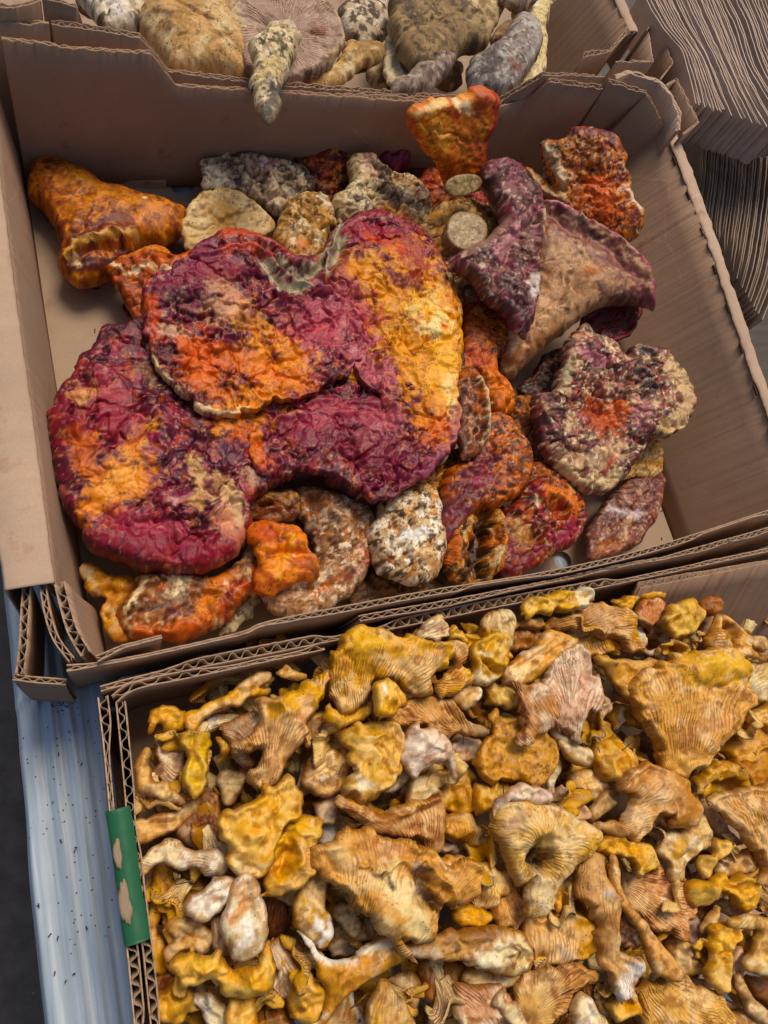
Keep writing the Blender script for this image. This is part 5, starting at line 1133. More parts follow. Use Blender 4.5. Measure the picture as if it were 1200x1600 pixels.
def ch(crop, z, style, label, outline, **kw):
    s = ST[style]
    if kw.get('gill') is not None and len(kw['gill']) == 2: kw['gill'] = (*kw['gill'], s.get('ga', .7))
    kw.setdefault('base', s['base']); kw['mott'] = s['mott'] + kw.get('mott', [])
    kw.setdefault('tex', [('f', .1, 1.2), ('r', .16, .5), ('f', .35, .3)] if style not in ('gill', 'pale') else [('f', .1, 1.2)])
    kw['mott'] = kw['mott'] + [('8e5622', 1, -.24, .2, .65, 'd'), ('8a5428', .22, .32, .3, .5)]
    kw.setdefault('auto', 5); kw.setdefault('grow', 1.07); kw.setdefault('roll', 4.0 if style in ('gill', 'pale', 'cap', 'amber') else 1.5); kw.setdefault('lip', 2.2 if style in ('gill', 'pale', 'cap', 'amber') else .6); kw.setdefault('rag', 1.5 if style in ('gill', 'pale', 'cap', 'amber') else .9); kw.setdefault('lift', .98 if style in ('white', 'cream') else 1.18)
    kw.setdefault('cap', 13); kw.setdefault('edge', 5); kw.setdefault('k', .85); kw.setdefault('step', 1.0)
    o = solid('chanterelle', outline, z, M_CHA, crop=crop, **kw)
    NAMED.append((np.mean([(CROPS[crop][0] + p[0] * CROPS[crop][2], CROPS[crop][1] + p[1] * CROPS[crop][3]) for p in outline], 0), label))
    return tag(o, label, 'mushroom', GC)
Y, YB, BR, CR, WH, OR = 'dba022', 'e6b030', '8a4e22', 'e8d4a4', 'efe8d8', 'd88a14'
# --- upper left (crop A)
ch('A', 86, 'tan', 'long rolled yellow chanterelle lying diagonally along the inner left of the back wall', [(370,400),(390,375),(450,365),(520,320),(600,290),(650,240),(720,190),(800,165),(830,200),(800,240),(770,260),(820,275),(800,310),(720,320),(650,350),(560,385),(470,420),(440,480),(400,490),(370,450)], k=1.0,
  feats=[('r', [(420,440),(560,380),(700,330)], 22, -2)], cols=[(Y, [(400,390),(550,320),(650,290)], 34, .8), (OR, [(390,420),(430,470)], 24, .5), (BR, [(560,320),(570,350)], 10, .5), (Y, [(740,280),(800,280)], 22, .8), ('d8b888', [(760,200),(810,190)], 24, .7)], fibre_o=(900, 100))
ch('A', 82, 'cap', 'ruffled golden chanterelle cap edge nearest the upper left corner of the box', [(175,440),(190,385),(240,375),(290,365),(345,370),(375,420),(370,490),(320,505),(270,480),(230,450),(200,490)], feats=[('r', [(240,380),(215,440)], 12, -3)], roll=2)
ch('A', 66, 'pale', 'tan gilled chanterelle fan under the ruffled corner cap', [(215,500),(240,450),(300,500),(370,520),(380,600),(340,720),(260,760),(210,650)], gill=(170, 640), cols=[('8a4a2c', [(205,640),(230,700)], 26, .8)])
ch('A', 86, 'tan', 'curled tan chanterelle with a ruffled rim beside the left wall', [(110,790),(120,690),(165,575),(200,590),(195,640),(190,700),(210,760),(260,760),(310,790),(370,850),(360,880),(300,870),(230,850),(160,820)], feats=[('r', [(170,600),(140,700),(150,780),(230,810),(330,850)], 24, 3)], cols=[(BR, [(205,640),(205,700)], 20, .7), ('c8a060', [(260,800),(300,810)], 30, .6)], roll=2)
ch('A', 92, 'cap', 'smooth plump lemon yellow chanterelle lobe hanging down beside the rolled one', [(365,510),(400,498),(470,505),(497,520),(500,600),(498,700),(480,790),(430,838),(375,825),(342,770),(350,700),(385,640),(362,570)], k=1.0, cap=18, base='cfa83a', feats=[('r', [(370,560),(430,580),(490,560)], 16, -2)], mott=[('e6cc70', .12, .15, .3, .6)], cols=[('a88818', [(400,530),(450,530)], 30, .5)], fibre_o=(1200, 650))
ch('A', 74, 'white', 'pale fold of a chanterelle crossing below the long rolled yellow one', [(410,490),(450,440),(520,400),(600,390),(650,410),(640,450),(580,460),(540,490),(470,510)], cols=[('8a5a28', [(450,440),(520,400)], 14, .6)], gill=(700, 420, .5))
ch('A', 104, 'gill', 'tall tan chanterelle with fine gills and a yellow rolled rim in the upper left', [(770,345),(870,300),(1010,250),(1110,180),(1132,190),(1130,260),(1080,330),(1040,400),(1010,480),(980,560),(930,640),(890,740),(830,790),(750,790),(735,700),(770,650),(760,600),(650,590),(640,560),(700,520),(760,490),(770,420)], k=.9, cap=16, step=.9, gill=(800, 900, .8, 2.2), base='cfa06c', smooth_at=[(960,300,130)],
  feats=[('r', [(870,380),(900,320),(980,260),(1080,290)], 60, 6), ('r', [(640,575),(700,540),(770,560)], 20, 3)], cols=[(Y, [(870,375),(930,330),(1000,270),(1070,310)], 62, .9), (YB, [(960,280),(900,340)], 26, .5), (Y, [(1060,190),(1120,200)], 26, .8), ('b07830', [(650,570),(720,545)], 14, .7), (Y, [(1090,300),(1060,340)], 24, .7)])
ch('A', 84, 'pale', 'grey brown gilled flap left of the tall tan chanterelle', [(565,470),(620,440),(700,410),(760,395),(770,450),(740,520),(700,580),(740,640),(735,680),(680,660),(610,570)], gill=(800, 640, .9, 2.4), base='a88664')
ch('A', 112, 'cap', 'yellow ragged cap edge at the very top of the tall tan chanterelle', [(885,175),(910,145),(940,165),(1000,170),(1020,200),(970,215),(900,205)], mott=[('dcc088', .3, .1, .2, .7)])
ch('A', 80, 'cap', 'small dull yellow cap between the lemon lobe and the tall tan chanterelle', [(550,550),(590,545),(608,600),(590,650),(560,668),(548,620)], base='b8861c')
ch('A', 70, 'cream', 'small cream stem with a brown torn side in the upper left of the heap', [(560,720),(600,690),(650,695),(680,650),(715,680),(700,760),(650,850),(600,880),(560,820)], cols=[(BR, [(650,650),(700,740),(640,860)], 26, .75)])
ch('A', 56, 'brown', 'brown bud standing alone on the box floor beside the green rim', [(50,880),(60,830),(80,822),(110,860),(125,930),(110,965),(70,960),(55,930)], cols=[('c88420', [(90,920)], 18, .8)])
ch('A', 60, 'pale', 'pale gilled underside below the curled tan chanterelle', [(215,870),(300,850),(370,880),(400,900),(330,940),(230,945)], gill=(100, 1000, .8, 2.4))
ch('D', 74, 'tan', 'thick tan stem pointing left at the inner side of the left wall', [(50,130),(60,85),(130,80),(230,50),(330,0),(430,-50),(450,0),(420,60),(330,110),(250,160),(150,205),(80,190)], k=1.0, cap=18, fibre_o=(-600, 200), cols=[('a86a24', [(80,110),(150,160)], 24, .6), ('dcb070', [(200,120)], 30, .5)])
ch('D', 72, 'brown', 'crumbly brown torn chanterelle stem in the upper left of the heap', [(340,100),(430,0),(460,-60),(540,-60),(560,40),(590,150),(570,240),(500,260),(430,210),(360,160)], tex=[('f', .16, 2.0), ('r', .3, 1.4)], cols=[('d8b898', [(360,130),(430,160),(400,200)], 30, .6), ('6a2c18', [(490,50),(520,180)], 40, .5)])
ch('D', 92, 'white', 'torn white chanterelle shaped like a hook left of the large frilled one', [(92,440),(95,390),(130,320),(200,230),(260,190),(340,185),(380,230),(440,240),(520,235),(575,250),(580,320),(550,370),(470,370),(420,330),(350,330),(280,315),(200,330),(150,380)], k=.9, gill=(620, 330, .35, 3), tex=[('f', .14, 1.6), ('r', .3, 1.0)], cols=[('a85a28', [(210,240),(260,200)], 14, .7), ('dca860', [(110,410),(170,340)], 14, .7), (BR, [(560,300),(540,360)], 12, .6), ('d8a878', [(330,220),(360,200)], 30, .6)])
# the large frilled one
ch('A', 108, 'cap', 'large smooth golden frilled chanterelle cap left of centre', [(570,960),(600,910),(690,900),(760,850),(770,770),(800,780),(850,800),(900,750),(950,790),(985,850),(990,920),(960,960),(900,990),(880,1010),(870,1060),(850,1120),(840,1180),(800,1240),(740,1250),(650,1210),(610,1170),(600,1100),(570,1040)], k=.7, cap=15, step=.9, base='d29a3a', mott=[('e0b460', .1, .05, .4, .6)],
  feats=[('r', [(690,920),(740,960),(760,1000)], 8, -3), ('r', [(860,830),(860,900),(840,1000)], 14, -3), ('r', [(600,1170),(680,1200),(760,1230)], 20, -3), ('b', 700, 1050, 60, 3)], cols=[('e8d0a0', [(650,1200),(720,1230),(780,1200)], 40, .7), ('a86a28', [(600,1190),(690,1150)], 16, .4), ('f0e8d8', [(695,930),(730,965)], 6, .8)], fibre_o=(760, 1900))
ch('D', 104, 'cap', 'curled frilly yellow lip forming a cup on the right of the large golden cap', [(830,230),(850,180),(890,130),(930,80),(1000,40),(1060,60),(1098,100),(1095,170),(1060,190),(1070,260),(1050,330),(990,410),(900,450),(800,480),(780,450),(830,420),(800,370),(810,310)], k=.9, step=.9, gill=(1500, 250, .35, 2.6), smooth_at=[(960,120,110),(880,310,110)],
  feats=[('r', [(870,330),(900,270),(920,240)], 48, -13), ('r', [(850,215),(930,130),(1040,110),(1080,150)], 26, 4), ('r', [(960,210),(1000,280),(980,360),(880,420)], 26, 3)], cols=[('b87818', [(840,340),(900,330)], 44, .85), (YB, [(850,215),(930,150),(990,100)], 22, .7), ('dcb070', [(990,210),(1020,300),(960,390),(850,450)], 30, .8), ('8a5a1c', [(870,270),(900,240)], 16, .6)])
ch('A', 84, 'gill', 'small round tan gilled chanterelle right of the tall tan one', [(1000,490),(1040,420),(1100,400),(1150,420),(1150,520),(1110,570),(1050,570),(1010,540)], gill=(1080, 700, .4), tex=[('f', .16, 1.4), ('r', .25, 1)])
ch('A', 58, 'cream', 'yellowish stem in the dark gap below the small round tan chanterelle', [(940,600),(990,540),(1040,570),(1060,590),(1000,620),(950,640)], )
ch('A', 86, 'tan', 'lumpy pinkish tan chanterelle with a small white tip right of the dark gap', [(1000,740),(1040,650),(1100,600),(1190,580),(1240,620),(1250,700),(1210,800),(1130,830),(1060,820),(1010,790)], tex=[('f', .14, 1.5), ('r', .24, .8)], mott=[('c08a68', .1, .1, .3, .5)], cols=[('f0e4d0', [(1110,745)], 12, .9), ('8a5020', [(1020,700),(1060,640)], 20, .5)])
ch('A', 80, 'pale', 'small round pinkish stub below the lumpy tan chanterelle', [(1070,900),(1100,840),(1160,825),(1200,860),(1210,930),(1160,970),(1090,960)], k=1.0)
ch('A', 66, 'white', 'white streaked stem end in shadow right of the cup shaped lip', [(1080,1000),(1150,970),(1220,980),(1250,1060),(1200,1110),(1100,1100)], base='a8a4a0', fibre_o=(1150, 500))
# --- crop D lower left
ch('D', 70, 'tan', 'long amber chanterelle stem running down the left wall', [(185,400),(210,330),(270,320),(300,380),(330,420),(310,500),(250,560),(230,640),(250,720),(280,800),(290,870),(240,900),(180,870),(165,800),(175,600)], k=.9, base='c08c30', fibre_o=(230, -500), cols=[('8a5420', [(240,560),(260,700)], 30, .6), ('e0b858', [(210,450),(200,600)], 20, .5)])
ch('D', 64, 'cream', 'pale stem stub tucked under the torn white hook', [(140,440),(190,380),(220,400),(200,470),(170,490)])
ch('D', 62, 'amber', 'brown shaded chanterelle cap under the smooth white stem', [(260,520),(320,420),(430,370),(500,430),(520,560),(500,620),(400,640),(300,600)], base='9c6a2c', fibre_o=(0, 0))
ch('D', 104, 'white', 'smooth white stem piece pointing left in the middle of the left side', [(378,540),(395,490),(450,460),(520,410),(590,380),(640,390),(645,440),(600,510),(570,560),(510,595),(450,612),(400,590)], k=1.0, cap=18, base='e6d8b8', fibre_o=(900, 350), feats=[('r', [(400,540),(470,520)], 8, -1.5)], cols=[('dca868', [(390,560),(440,600)], 14, .6), ('c89460', [(550,445),(620,400)], 12, .5)])
ch('D', 110, 'white', 'broken white stem with torn fibres lying upright in the left middle', [(590,560),(610,490),(640,410),(700,360),(760,390),(785,470),(800,560),(808,660),(800,720),(760,760),(700,800),(650,810),(610,760),(585,680)], k=1.0, cap=18, step=.9, fibre_o=(680, -800), tex=[('f', .12, 1.2), ('f', .4, .5)], feats=[('r', [(620,700),(600,760)], 16, -5), ('r', [(650,560),(740,500)], 10, -2)],
  cols=[('c8884c', [(640,440),(700,470),(640,560)], 44, .75), ('dca860', [(770,560),(790,680)], 26, .7), ('f6f2ea', [(700,600),(690,720)], 34, .8), ('4a3018', [(605,720),(620,770)], 12, .8), ('9a5a28', [(730,390),(660,410)], 18, .6)])
ch('D', 86, 'tan', 'pair of stacked tan rolls left of the broken white stem', [(290,670),(285,620),(330,590),(400,600),(470,640),(510,700),(500,770),(440,790),(360,780),(300,830),(275,770),(320,700)], feats=[('r', [(310,700),(400,700),(490,730)], 9, -4), ('r', [(330,640),(440,650)], 20, 2)], cols=[('f0e4cc', [(310,685)], 16, .8), ('9a6024', [(320,640)], 20, .5), ('2c2014', [(335,690)], 8, .8)])
ch('D', 86, 'pale', 'pale gilled flap standing left of the broken white stem', [(520,700),(530,620),(560,590),(600,610),(590,700),(600,800),(570,830),(530,790)], gill=(560, 300, .6, 2.5))
ch('D', 108, 'cap', 'bright yellow bent chanterelle cap folded like a saddle in the lower left', [(320,870),(340,800),(400,780),(480,800),(560,790),(610,860),(700,850),(760,800),(800,730),(830,790),(838,900),(820,970),(760,1000),(660,1010),(560,980),(480,950),(400,960),(350,940)], k=.95, cap=17, step=.9, feats=[('r', [(470,955),(560,890),(650,880)], 12, -4), ('b', 720, 930, 60, 4), ('r', [(380,830),(500,840)], 26, 3)], base='d2941c', cols=[('5a3a18', [(740,800),(790,790)], 26, .7), ('e8b84c', [(420,830),(520,830)], 30, .5), ('c07c14', [(480,900),(560,960)], 20, .4)], mott=[('e6bc60', .1, .1, .4, .5)])
ch('D', 92, 'cap', 'deep orange yellow stem standing below the saddle shaped cap', [(610,1060),(640,1010),(740,990),(770,1040),(770,1110),(800,1180),(740,1260),(620,1260),(600,1160)], k=1.0, base='d88e10', fibre_o=(690, 300))
ch('D', 86, 'white', 'white torn strip with a dark tip in the lower left of the heap', [(390,1050),(430,1010),(500,1000),(560,1050),(610,1090),(600,1180),(560,1230),(500,1160),(460,1090)], gill=(700, 1250, .3, 3), cols=[('2e2a28', [(480,1010),(500,1060)], 12, .8)])
ch('D', 84, 'cap', 'rounded golden bud in the bottom left corner beside the box wall', [(195,1080),(200,1020),(250,960),(310,930),(380,970),(420,1010),(430,1070),(360,1130),(280,1150),(220,1130)], k=1.0, cap=18, base='c08a1c', feats=[('r', [(300,950),(330,1010),(400,1040)], 12, -3)], cols=[('8a5a1c', [(250,1000),(290,960)], 24, .6), ('e0b050', [(290,1080),(340,1050)], 26, .6)])
ch('D', 72, 'brown', 'dark brown stem end between the golden bud and the amber stem', [(190,960),(220,900),(290,890),(320,920),(280,980),(220,1020)])
ch('D', 74, 'pale', 'broad brownish gilled chanterelle underside in the lower left middle', [(820,720),(900,690),(980,720),(1020,800),(1010,900),(940,990),(850,1040),(780,1060),(770,1010),(830,960),(850,860)], gill=(700, 500, .8, 2.6), base='a87850', cols=[('8a5a34', [(960,880),(900,960)], 40, .5)])
ch('D', 60, 'brown', 'shaded gilled chanterelle deep between the stems in the left middle', [(790,520),(830,480),(900,480),(940,600),(900,700),(830,690),(800,600)], gill=(860, 300, .8, 2.6))
ch('D', 94, 'tan', 'yellow stem with a peeled white side in the left middle', [(960,600),(970,500),(1010,420),(1060,350),(1110,360),(1135,420),(1120,520),(1150,570),(1168,650),(1150,720),(1110,750),(1050,730),(1000,660)], k=1.0, cap=18, base='c8952c', fibre_o=(1100, -300), cols=[('f2ede2', [(1080,620),(1120,690),(1140,620)], 40, .95), ('a86a1c', [(990,620),(980,560)], 20, .5), ('dcc080', [(1100,400),(1090,500)], 20, .5)])
ch('D', 86, 'cap', 'round golden button beside the branching chanterelle at the bottom', [(930,1070),(940,980),(980,920),(1030,905),(1060,940),(1110,940),(1140,1000),(1130,1080),(1080,1130),(1010,1150),(955,1130)], k=1.05, cap=22, base='d2a048', feats=[('r', [(1010,1000),(1060,1060)], 16, -2.5), ('b', 1010, 1020, 30, 2)])
ch('D', 66, 'brown', 'dark round cap at the bottom edge left of the golden button', [(780,1110),(830,1070),(900,1080),(940,1130),(960,1200),(900,1250),(800,1240)], mott=[('c89a5c', .2, .0, .3, .7)])
# --- crop B
ch('B', 108, 'gill', 'big yellow gilled chanterelle with a smooth rounded shoulder at the top centre', [(130,230),(170,170),(220,110),(280,75),(340,95),(440,120),(560,135),(700,170),(745,150),(755,200),(750,260),(720,310),(660,330),(660,390),(600,430),(540,430),(500,390),(430,360),(350,380),(330,420),(300,470),(250,500),(190,500),(145,440),(130,340)], k=.75, cap=16, step=.85, gill=(250, 700, .9, 2.4), base='cf9c40', smooth_at=[(270,160,110),(430,140,60),(560,140,60),(740,230,40)],
  feats=[('b', 280, 160, 90, 5), ('r', [(740,170),(740,240),(700,310)], 22, 4), ('r', [(200,200),(230,300),(290,380)], 18, -2)], cols=[(YB, [(250,120),(280,180),(330,140)], 60, .85), ('d8a030', [(440,150),(600,160),(700,190)], 40, .5), (YB, [(735,170),(740,240),(700,310)], 16, .8), ('a86c24', [(400,350),(330,360)], 12, .5)])
ch('B', 120, 'cap', 'bright yellow knob with a white tear in front of the big gilled chanterelle', [(330,470),(340,410),(380,370),(430,355),(480,390),(520,440),(500,490),(460,530),(410,570),(370,560),(350,520)], k=.95, cap=15, step=.9, base='dca014', feats=[('r', [(385,400),(400,460)], 10, -2)], cols=[('f2ecd8', [(380,390),(390,440)], 12, .9)])
ch('B', 104, 'cap', 'yellow curled base lobe at the lower left of the big gilled chanterelle', [(92,540),(110,480),(150,500),(200,500),(240,490),(320,470),(330,520),(280,560),(230,590),(170,612),(120,590)], base='d0981c', feats=[('r', [(190,500),(215,570)], 8, -3)])
ch('B', 96, 'gill', 'fan of fine tan gills lying below the yellow knob', [(450,560),(480,500),(540,450),(620,440),(700,430),(740,450),(800,520),(860,560),(940,620),(950,655),(900,650),(780,650),(700,650),(600,620),(540,610),(480,590)], k=.6, gill=(940, 720, .95, 2.2), base='c49458', step=.9, cols=[('e0c8a0', [(850,560),(930,640)], 26, .7)])
ch('B', 108, 'cap', 'small curled chanterelle cup with gills inside right of the big gilled one', [(660,380),(680,350),(740,330),(800,290),(840,270),(878,290),(880,340),(850,380),(790,410),(740,435),(715,410),(700,390)], k=.6, gill=(640, 380, .8, 2.4), feats=[('r', [(740,430),(840,380),(868,310),(840,285)], 16, 4)], base='d4a45c', cols=[(Y, [(740,425),(830,380),(865,320)], 12, .85), ('9a5a2c', [(800,310),(780,350)], 16, .5)])
ch('B', 102, 'gill', 'folded tan gilled lobe touching the right edge of the big yellow chanterelle', [(745,160),(800,150),(840,180),(850,240),(820,280),(770,320),(740,310),(755,240)], gill=(700, 330, .9, 2.4), base='b8804c')
ch('B', 96, 'pale', 'cream gilled fan tip sticking up against the back wall', [(555,120),(600,70),(660,20),(720,-10),(745,20),(770,80),(750,110),(700,130),(620,140)], gill=(500, 180, .8, 3), base='dcc490')
ch('B', 80, 'brown', 'dark gilled cap edge in the shade along the back wall', [(360,90),(420,60),(520,60),(560,100),(560,130),(440,120)], gill=(450, 400, .8, 3))
ch('B', 96, 'cap', 'rounded yellow lobe behind the cream fan tip', [(740,110),(770,60),(810,90),(840,130),(830,160),(760,150)], base='c89a40')
ch('B', 86, 'cap', 'twisted yellow cap right of the cream fan tip near the back wall', [(810,50),(860,30),(910,40),(930,90),(900,130),(870,180),(850,150),(860,100)], base='b8881c')
ch('B', 102, 'cream', 'cream frilled chanterelle with ribbed skin against the back wall', [(925,60),(970,0),(1020,-10),(1080,-20),(1110,50),(1100,120),(1105,180),(1060,180),(1000,120),(950,100)], gill=(1000, -100, .6, 3.2))
ch('B', 104, 'cap', 'hollow yellow rolled chanterelle with a cream lip near the top centre', [(880,190),(900,140),(950,110),(1010,130),(1060,190),(1060,250),(1030,310),(1000,370),(940,380),(890,350),(895,290),(880,240)], k=1.0, cap=16, base='c89a34', feats=[('r', [(950,250),(990,290),(1000,330)], 22, -10), ('r', [(900,220),(950,225),(1000,270)], 12, 3)], cols=[('ecdcb4', [(900,330),(950,370),(990,350)], 26, .8), ('6a4018', [(960,270),(990,300)], 12, .8), ('ecdcb4', [(905,215),(960,230)], 10, .8)], gill=(800, 500, .3, 3))
ch('B', 92, 'cap', 'dull yellow ribbed chanterelle below the hollow rolled one', [(935,420),(950,380),(1010,360),(1070,380),(1120,410),(1150,470),(1120,520),(1060,520),(990,490)], base='b89048', gill=(900, 300, .3, 3))
ch('B', 100, 'tan', 'small curled tan chanterelle with a white inner lip in the upper middle', [(770,450),(790,400),(840,365),(890,365),(930,390),(935,430),(900,470),(880,510),(820,500)], k=.95, feats=[('r', [(890,380),(915,420),(890,460)], 10, 4)], cols=[(WH, [(905,390),(915,430),(890,460)], 8, .8)])
ch('B', 78, 'brown', 'brown shaded cap between the fan of gills and the flat amber cap', [(890,480),(940,455),(990,500),(1000,560),(980,640),(940,620),(900,560)], base='8c5c28')
ch('B', 104, 'cap', 'folded pale yellow chanterelle with two dark holes in the upper middle', [(200,650),(240,600),(320,590),(420,590),(490,610),(510,660),(490,740),(480,830),(440,900),(380,960),(320,990),(230,960),(190,1000),(200,900),(230,850),(215,780),(240,720)], k=.9, cap=18, step=.9, base='d2a654', feats=[('r', [(220,690),(300,700),(380,760),(420,850)], 14, -3), ('b', 310, 795, 20, -4), ('r', [(440,620),(470,720),(450,820)], 20, 3), ('r', [(260,640),(400,660)], 24, 3)],
  cols=[(Y, [(250,640),(350,640)], 36, .6), (Y, [(330,860),(410,880)], 40, .6), ('efe6cc', [(250,880),(300,920)], 36, .8), ('4a2c14', [(310,795)], 10, .9), ('c8a888', [(470,640),(490,720)], 20, .5), ('c89030', [(230,760),(260,740)], 20, .5)], mott=[('e4c890', .1, .1, .3, .5)])
ch('B', 90, 'white', 'white torn flap under the folded pale yellow chanterelle', [(380,950),(440,900),(470,830),(500,820),(530,880),(500,930),(430,955)])
ch('B', 110, 'pale', 'smooth pinkish white helmet shaped chanterelle in the upper middle', [(480,740),(510,680),(550,620),(620,605),(690,620),(730,680),(750,740),(780,780),(782,840),(760,870),(740,800),(680,790),(640,830),(600,860),(560,870),(530,830),(500,790)], k=1.1, cap=20, step=.9, base='d8bfa4', mott=[('c09a84', .16, .15, .25, .5), ('efe2d0', .1, .0, .3, .6)], feats=[('r', [(620,800),(700,780),(770,840)], 12, 4), ('r', [(560,640),(640,700)], 14, 2)], tex=[('f', .1, 1.2), ('r', .2, .6)])
ch('B', 90, 'cream', 'cream stem coming out below the pinkish helmet', [(560,880),(620,850),(660,840),(690,900),(700,960),(690,1040),(620,1080),(540,1060),(530,960)], k=1.0, fibre_o=(620, 500), cols=[('8a5a34', [(690,950),(640,1000)], 14, .6)])
ch('B', 82, 'pale', 'small pink and white rounded cap right of the helmet', [(745,720),(770,680),(830,650),(900,660),(925,700),(900,780),(840,790),(780,790),(760,760)], k=.9, base='d0ac8c')
ch('B', 84, 'cap', 'trio of shiny amber stems bunched below the pink rounded cap', [(690,870),(740,830),(790,800),(860,810),(900,880),(930,940),(920,1010),(880,1060),(820,1080),(770,1040),(720,1060),(690,980)], k=.9, base='c0881c', feats=[('r', [(765,850),(765,950),(770,1040)], 8, -5), ('r', [(890,900),(880,980)], 8, -5)])
ch('B', 100, 'amber', 'large flat speckled amber cap in the upper middle', [(1000,620),(990,560),(1010,520),(1070,560),(1150,570),(1200,620),(1260,640),(1320,700),(1310,780),(1290,850),(1260,900),(1200,920),(1110,900),(1050,900),(980,880),(930,860),(905,790),(930,720),(970,680)], k=.45, cap=9, step=.9, edge=6, base='c08a3c', feats=[('b', 1100, 740, 120, -2.5), ('r', [(930,860),(1000,890),(1080,890)], 12, 3)], mott=[('3a2414', .5, .5, .12, .6)], roll=2.5)
ch('B', 92, 'cap', 'amber curled lip with a dark hole below the flat speckled cap', [(890,940),(930,890),(960,900),(1010,900),(1070,900),(1080,940),(1040,1000),(980,1050),(930,1050),(890,1000)], k=.85, base='c48c2c', feats=[('b', 970, 900, 24, -7)], cols=[('2c1c10', [(950,895),(985,905)], 10, .9)])
ch('B', 112, 'pale', 'triangular brown ribbed chanterelle scrap standing on the flat speckled cap', [(1105,390),(1160,385),(1240,370),(1330,400),(1350,470),(1330,560),(1280,620),(1240,650),(1150,690),(1120,670),(1165,600),(1145,510)], k=.5, gill=(1400, 1000, 1.0, 3.0), base='bc8a58', cols=[('6a2c18', [(1110,400),(1150,510),(1170,590),(1150,680)], 10, .9), ('7a3c1c', [(1130,665),(1180,650)], 14, .8)])
# --- crop C
ch('C', 104, 'cap', 'ruffled bright yellow strip with a white frilly end against the back wall', [(105,120),(130,90),(200,80),(260,78),(300,70),(340,50),(400,55),(412,90),(390,130),(330,160),(280,170),(220,170),(170,180),(130,205),(115,160)], k=.9, cap=12, step=.9, base='cf9f30', feats=[('r', [(150,110),(220,100),(300,110)], 16, 2), ('r', [(160,95),(150,150)], 8, -2)], cols=[('e8ddc0', [(350,70),(400,80),(350,140)], 40, .9), ('8a6414', [(160,95),(200,90)], 10, .6)])
ch('C', 96, 'gill', 'tan funnel shaped chanterelle lying on its side in the upper right', [(60,230),(140,200),(230,200),(310,180),(350,130),(420,115),(500,140),(560,160),(600,230),(612,320),(570,340),(520,290),(440,280),(380,260),(300,250),(220,250),(150,240)], k=.75, gill=(100, 260, .8, 2.4), step=.9, base='bd8c50', cols=[('a87c58', [(380,170),(450,220)], 50, .5), (Y, [(560,190),(600,280)], 24, .7)], smooth_at=[(130,220,70)])
ch('C', 88, 'gill', 'small brown gilled fan left of the tan funnel', [(50,230),(80,215),(140,235),(190,260),(185,320),(130,340),(80,340),(60,290)], gill=(70, 160, .9, 2.4), base='a8713c')
ch('C', 104, 'tan', 'thick orange tan stem with a shiny pale end crossing the upper right', [(15,460),(25,420),(80,360),(150,320),(190,260),(240,250),(310,280),(340,300),(300,340),(250,380),(200,430),(150,470),(90,495),(40,490)], k=1.0, cap=18, step=.9, base='cc9650', fibre_o=(-300, 800), cols=[('ecd49c', [(70,440),(110,420)], 26, .8), ('e8d4b8', [(90,350),(150,330)], 12, .7), ('d89c34', [(130,450),(160,440)], 26, .6)])
ch('C', 88, 'gill', 'wide yellow gilled wing behind the white striped chanterelle', [(300,280),(380,250),(480,240),(540,290),(540,340),(480,360),(410,370),(350,320)], gill=(330, 130, .9, 2.4), base='cf9c44')
ch('C', 110, 'pale', 'pale pink chanterelle with broad fanned gills in the upper right centre', [(195,520),(210,450),(250,380),(300,325),(360,320),(400,360),(400,420),(440,470),(450,540),(420,590),(385,600),(380,660),(350,730),(300,690),(240,650),(205,620)], k=.55, cap=10, step=.85, gill=(340, 800, 1.0, 2.6), base='cda88c', roll=2, mott=[('e2c8b0', .12, .0, .3, .6)], cols=[('6a3a2c', [(310,650),(340,670)], 18, .6)])
ch('C', 100, 'cream', 'yellow stem strip ending in brown below the pale pink fan', [(210,640),(250,650),(300,700),(350,750),(400,790),(410,830),(370,850),(310,820),(270,770),(230,710)], k=.9, base='d0a050', cols=[(BR, [(380,820),(405,830)], 10, .8)], fibre_o=(0, 400))
ch('C', 84, 'white', 'thin white torn stem beside the flat speckled amber cap', [(170,910),(190,850),(220,810),(265,800),(270,860),(250,920),(240,960),(215,970),(205,900)], k=.9)
ch('C', 78, 'cap', 'dull yellow chanterelle below the pale pink fan', [(370,680),(400,600),(440,640),(490,700),(500,760),(450,800),(420,860),(350,870),(300,860),(360,780)], base='b88c34')
ch('C', 88, 'cap', 'glossy round amber cap beside the dark gap in the right centre', [(430,760),(470,720),(530,725),(580,780),(596,840),(570,910),(520,920),(450,890),(425,830)], k=.95, cap=18, base='c08414', feats=[('r', [(480,730),(560,770),(580,840)], 12, 2)])
ch('C', 78, 'tan', 'ragged tan chanterelle below the glossy amber cap', [(310,880),(380,860),(450,890),(520,910),(550,940),(500,980),(440,1000),(350,990),(320,930)], tex=[('f', .16, 1.5), ('r', .3, 1)])
ch('C', 80, 'cap', 'small yellow stem with a white tip left of the big gilled funnel', [(490,600),(530,580),(600,600),(640,640),(620,680),(560,670),(520,690),(480,650)], base='c4901c', cols=[(WH, [(530,600),(520,670)], 12, .7)])
ch('C', 90, 'pale', 'narrow grey tan ribbed flap beside the pale pink fan', [(380,400),(420,400),(450,470),(490,560),(480,630),(430,690),(425,600),(440,520)], gill=(420, 100, .8, 2.6), base='a8845c')
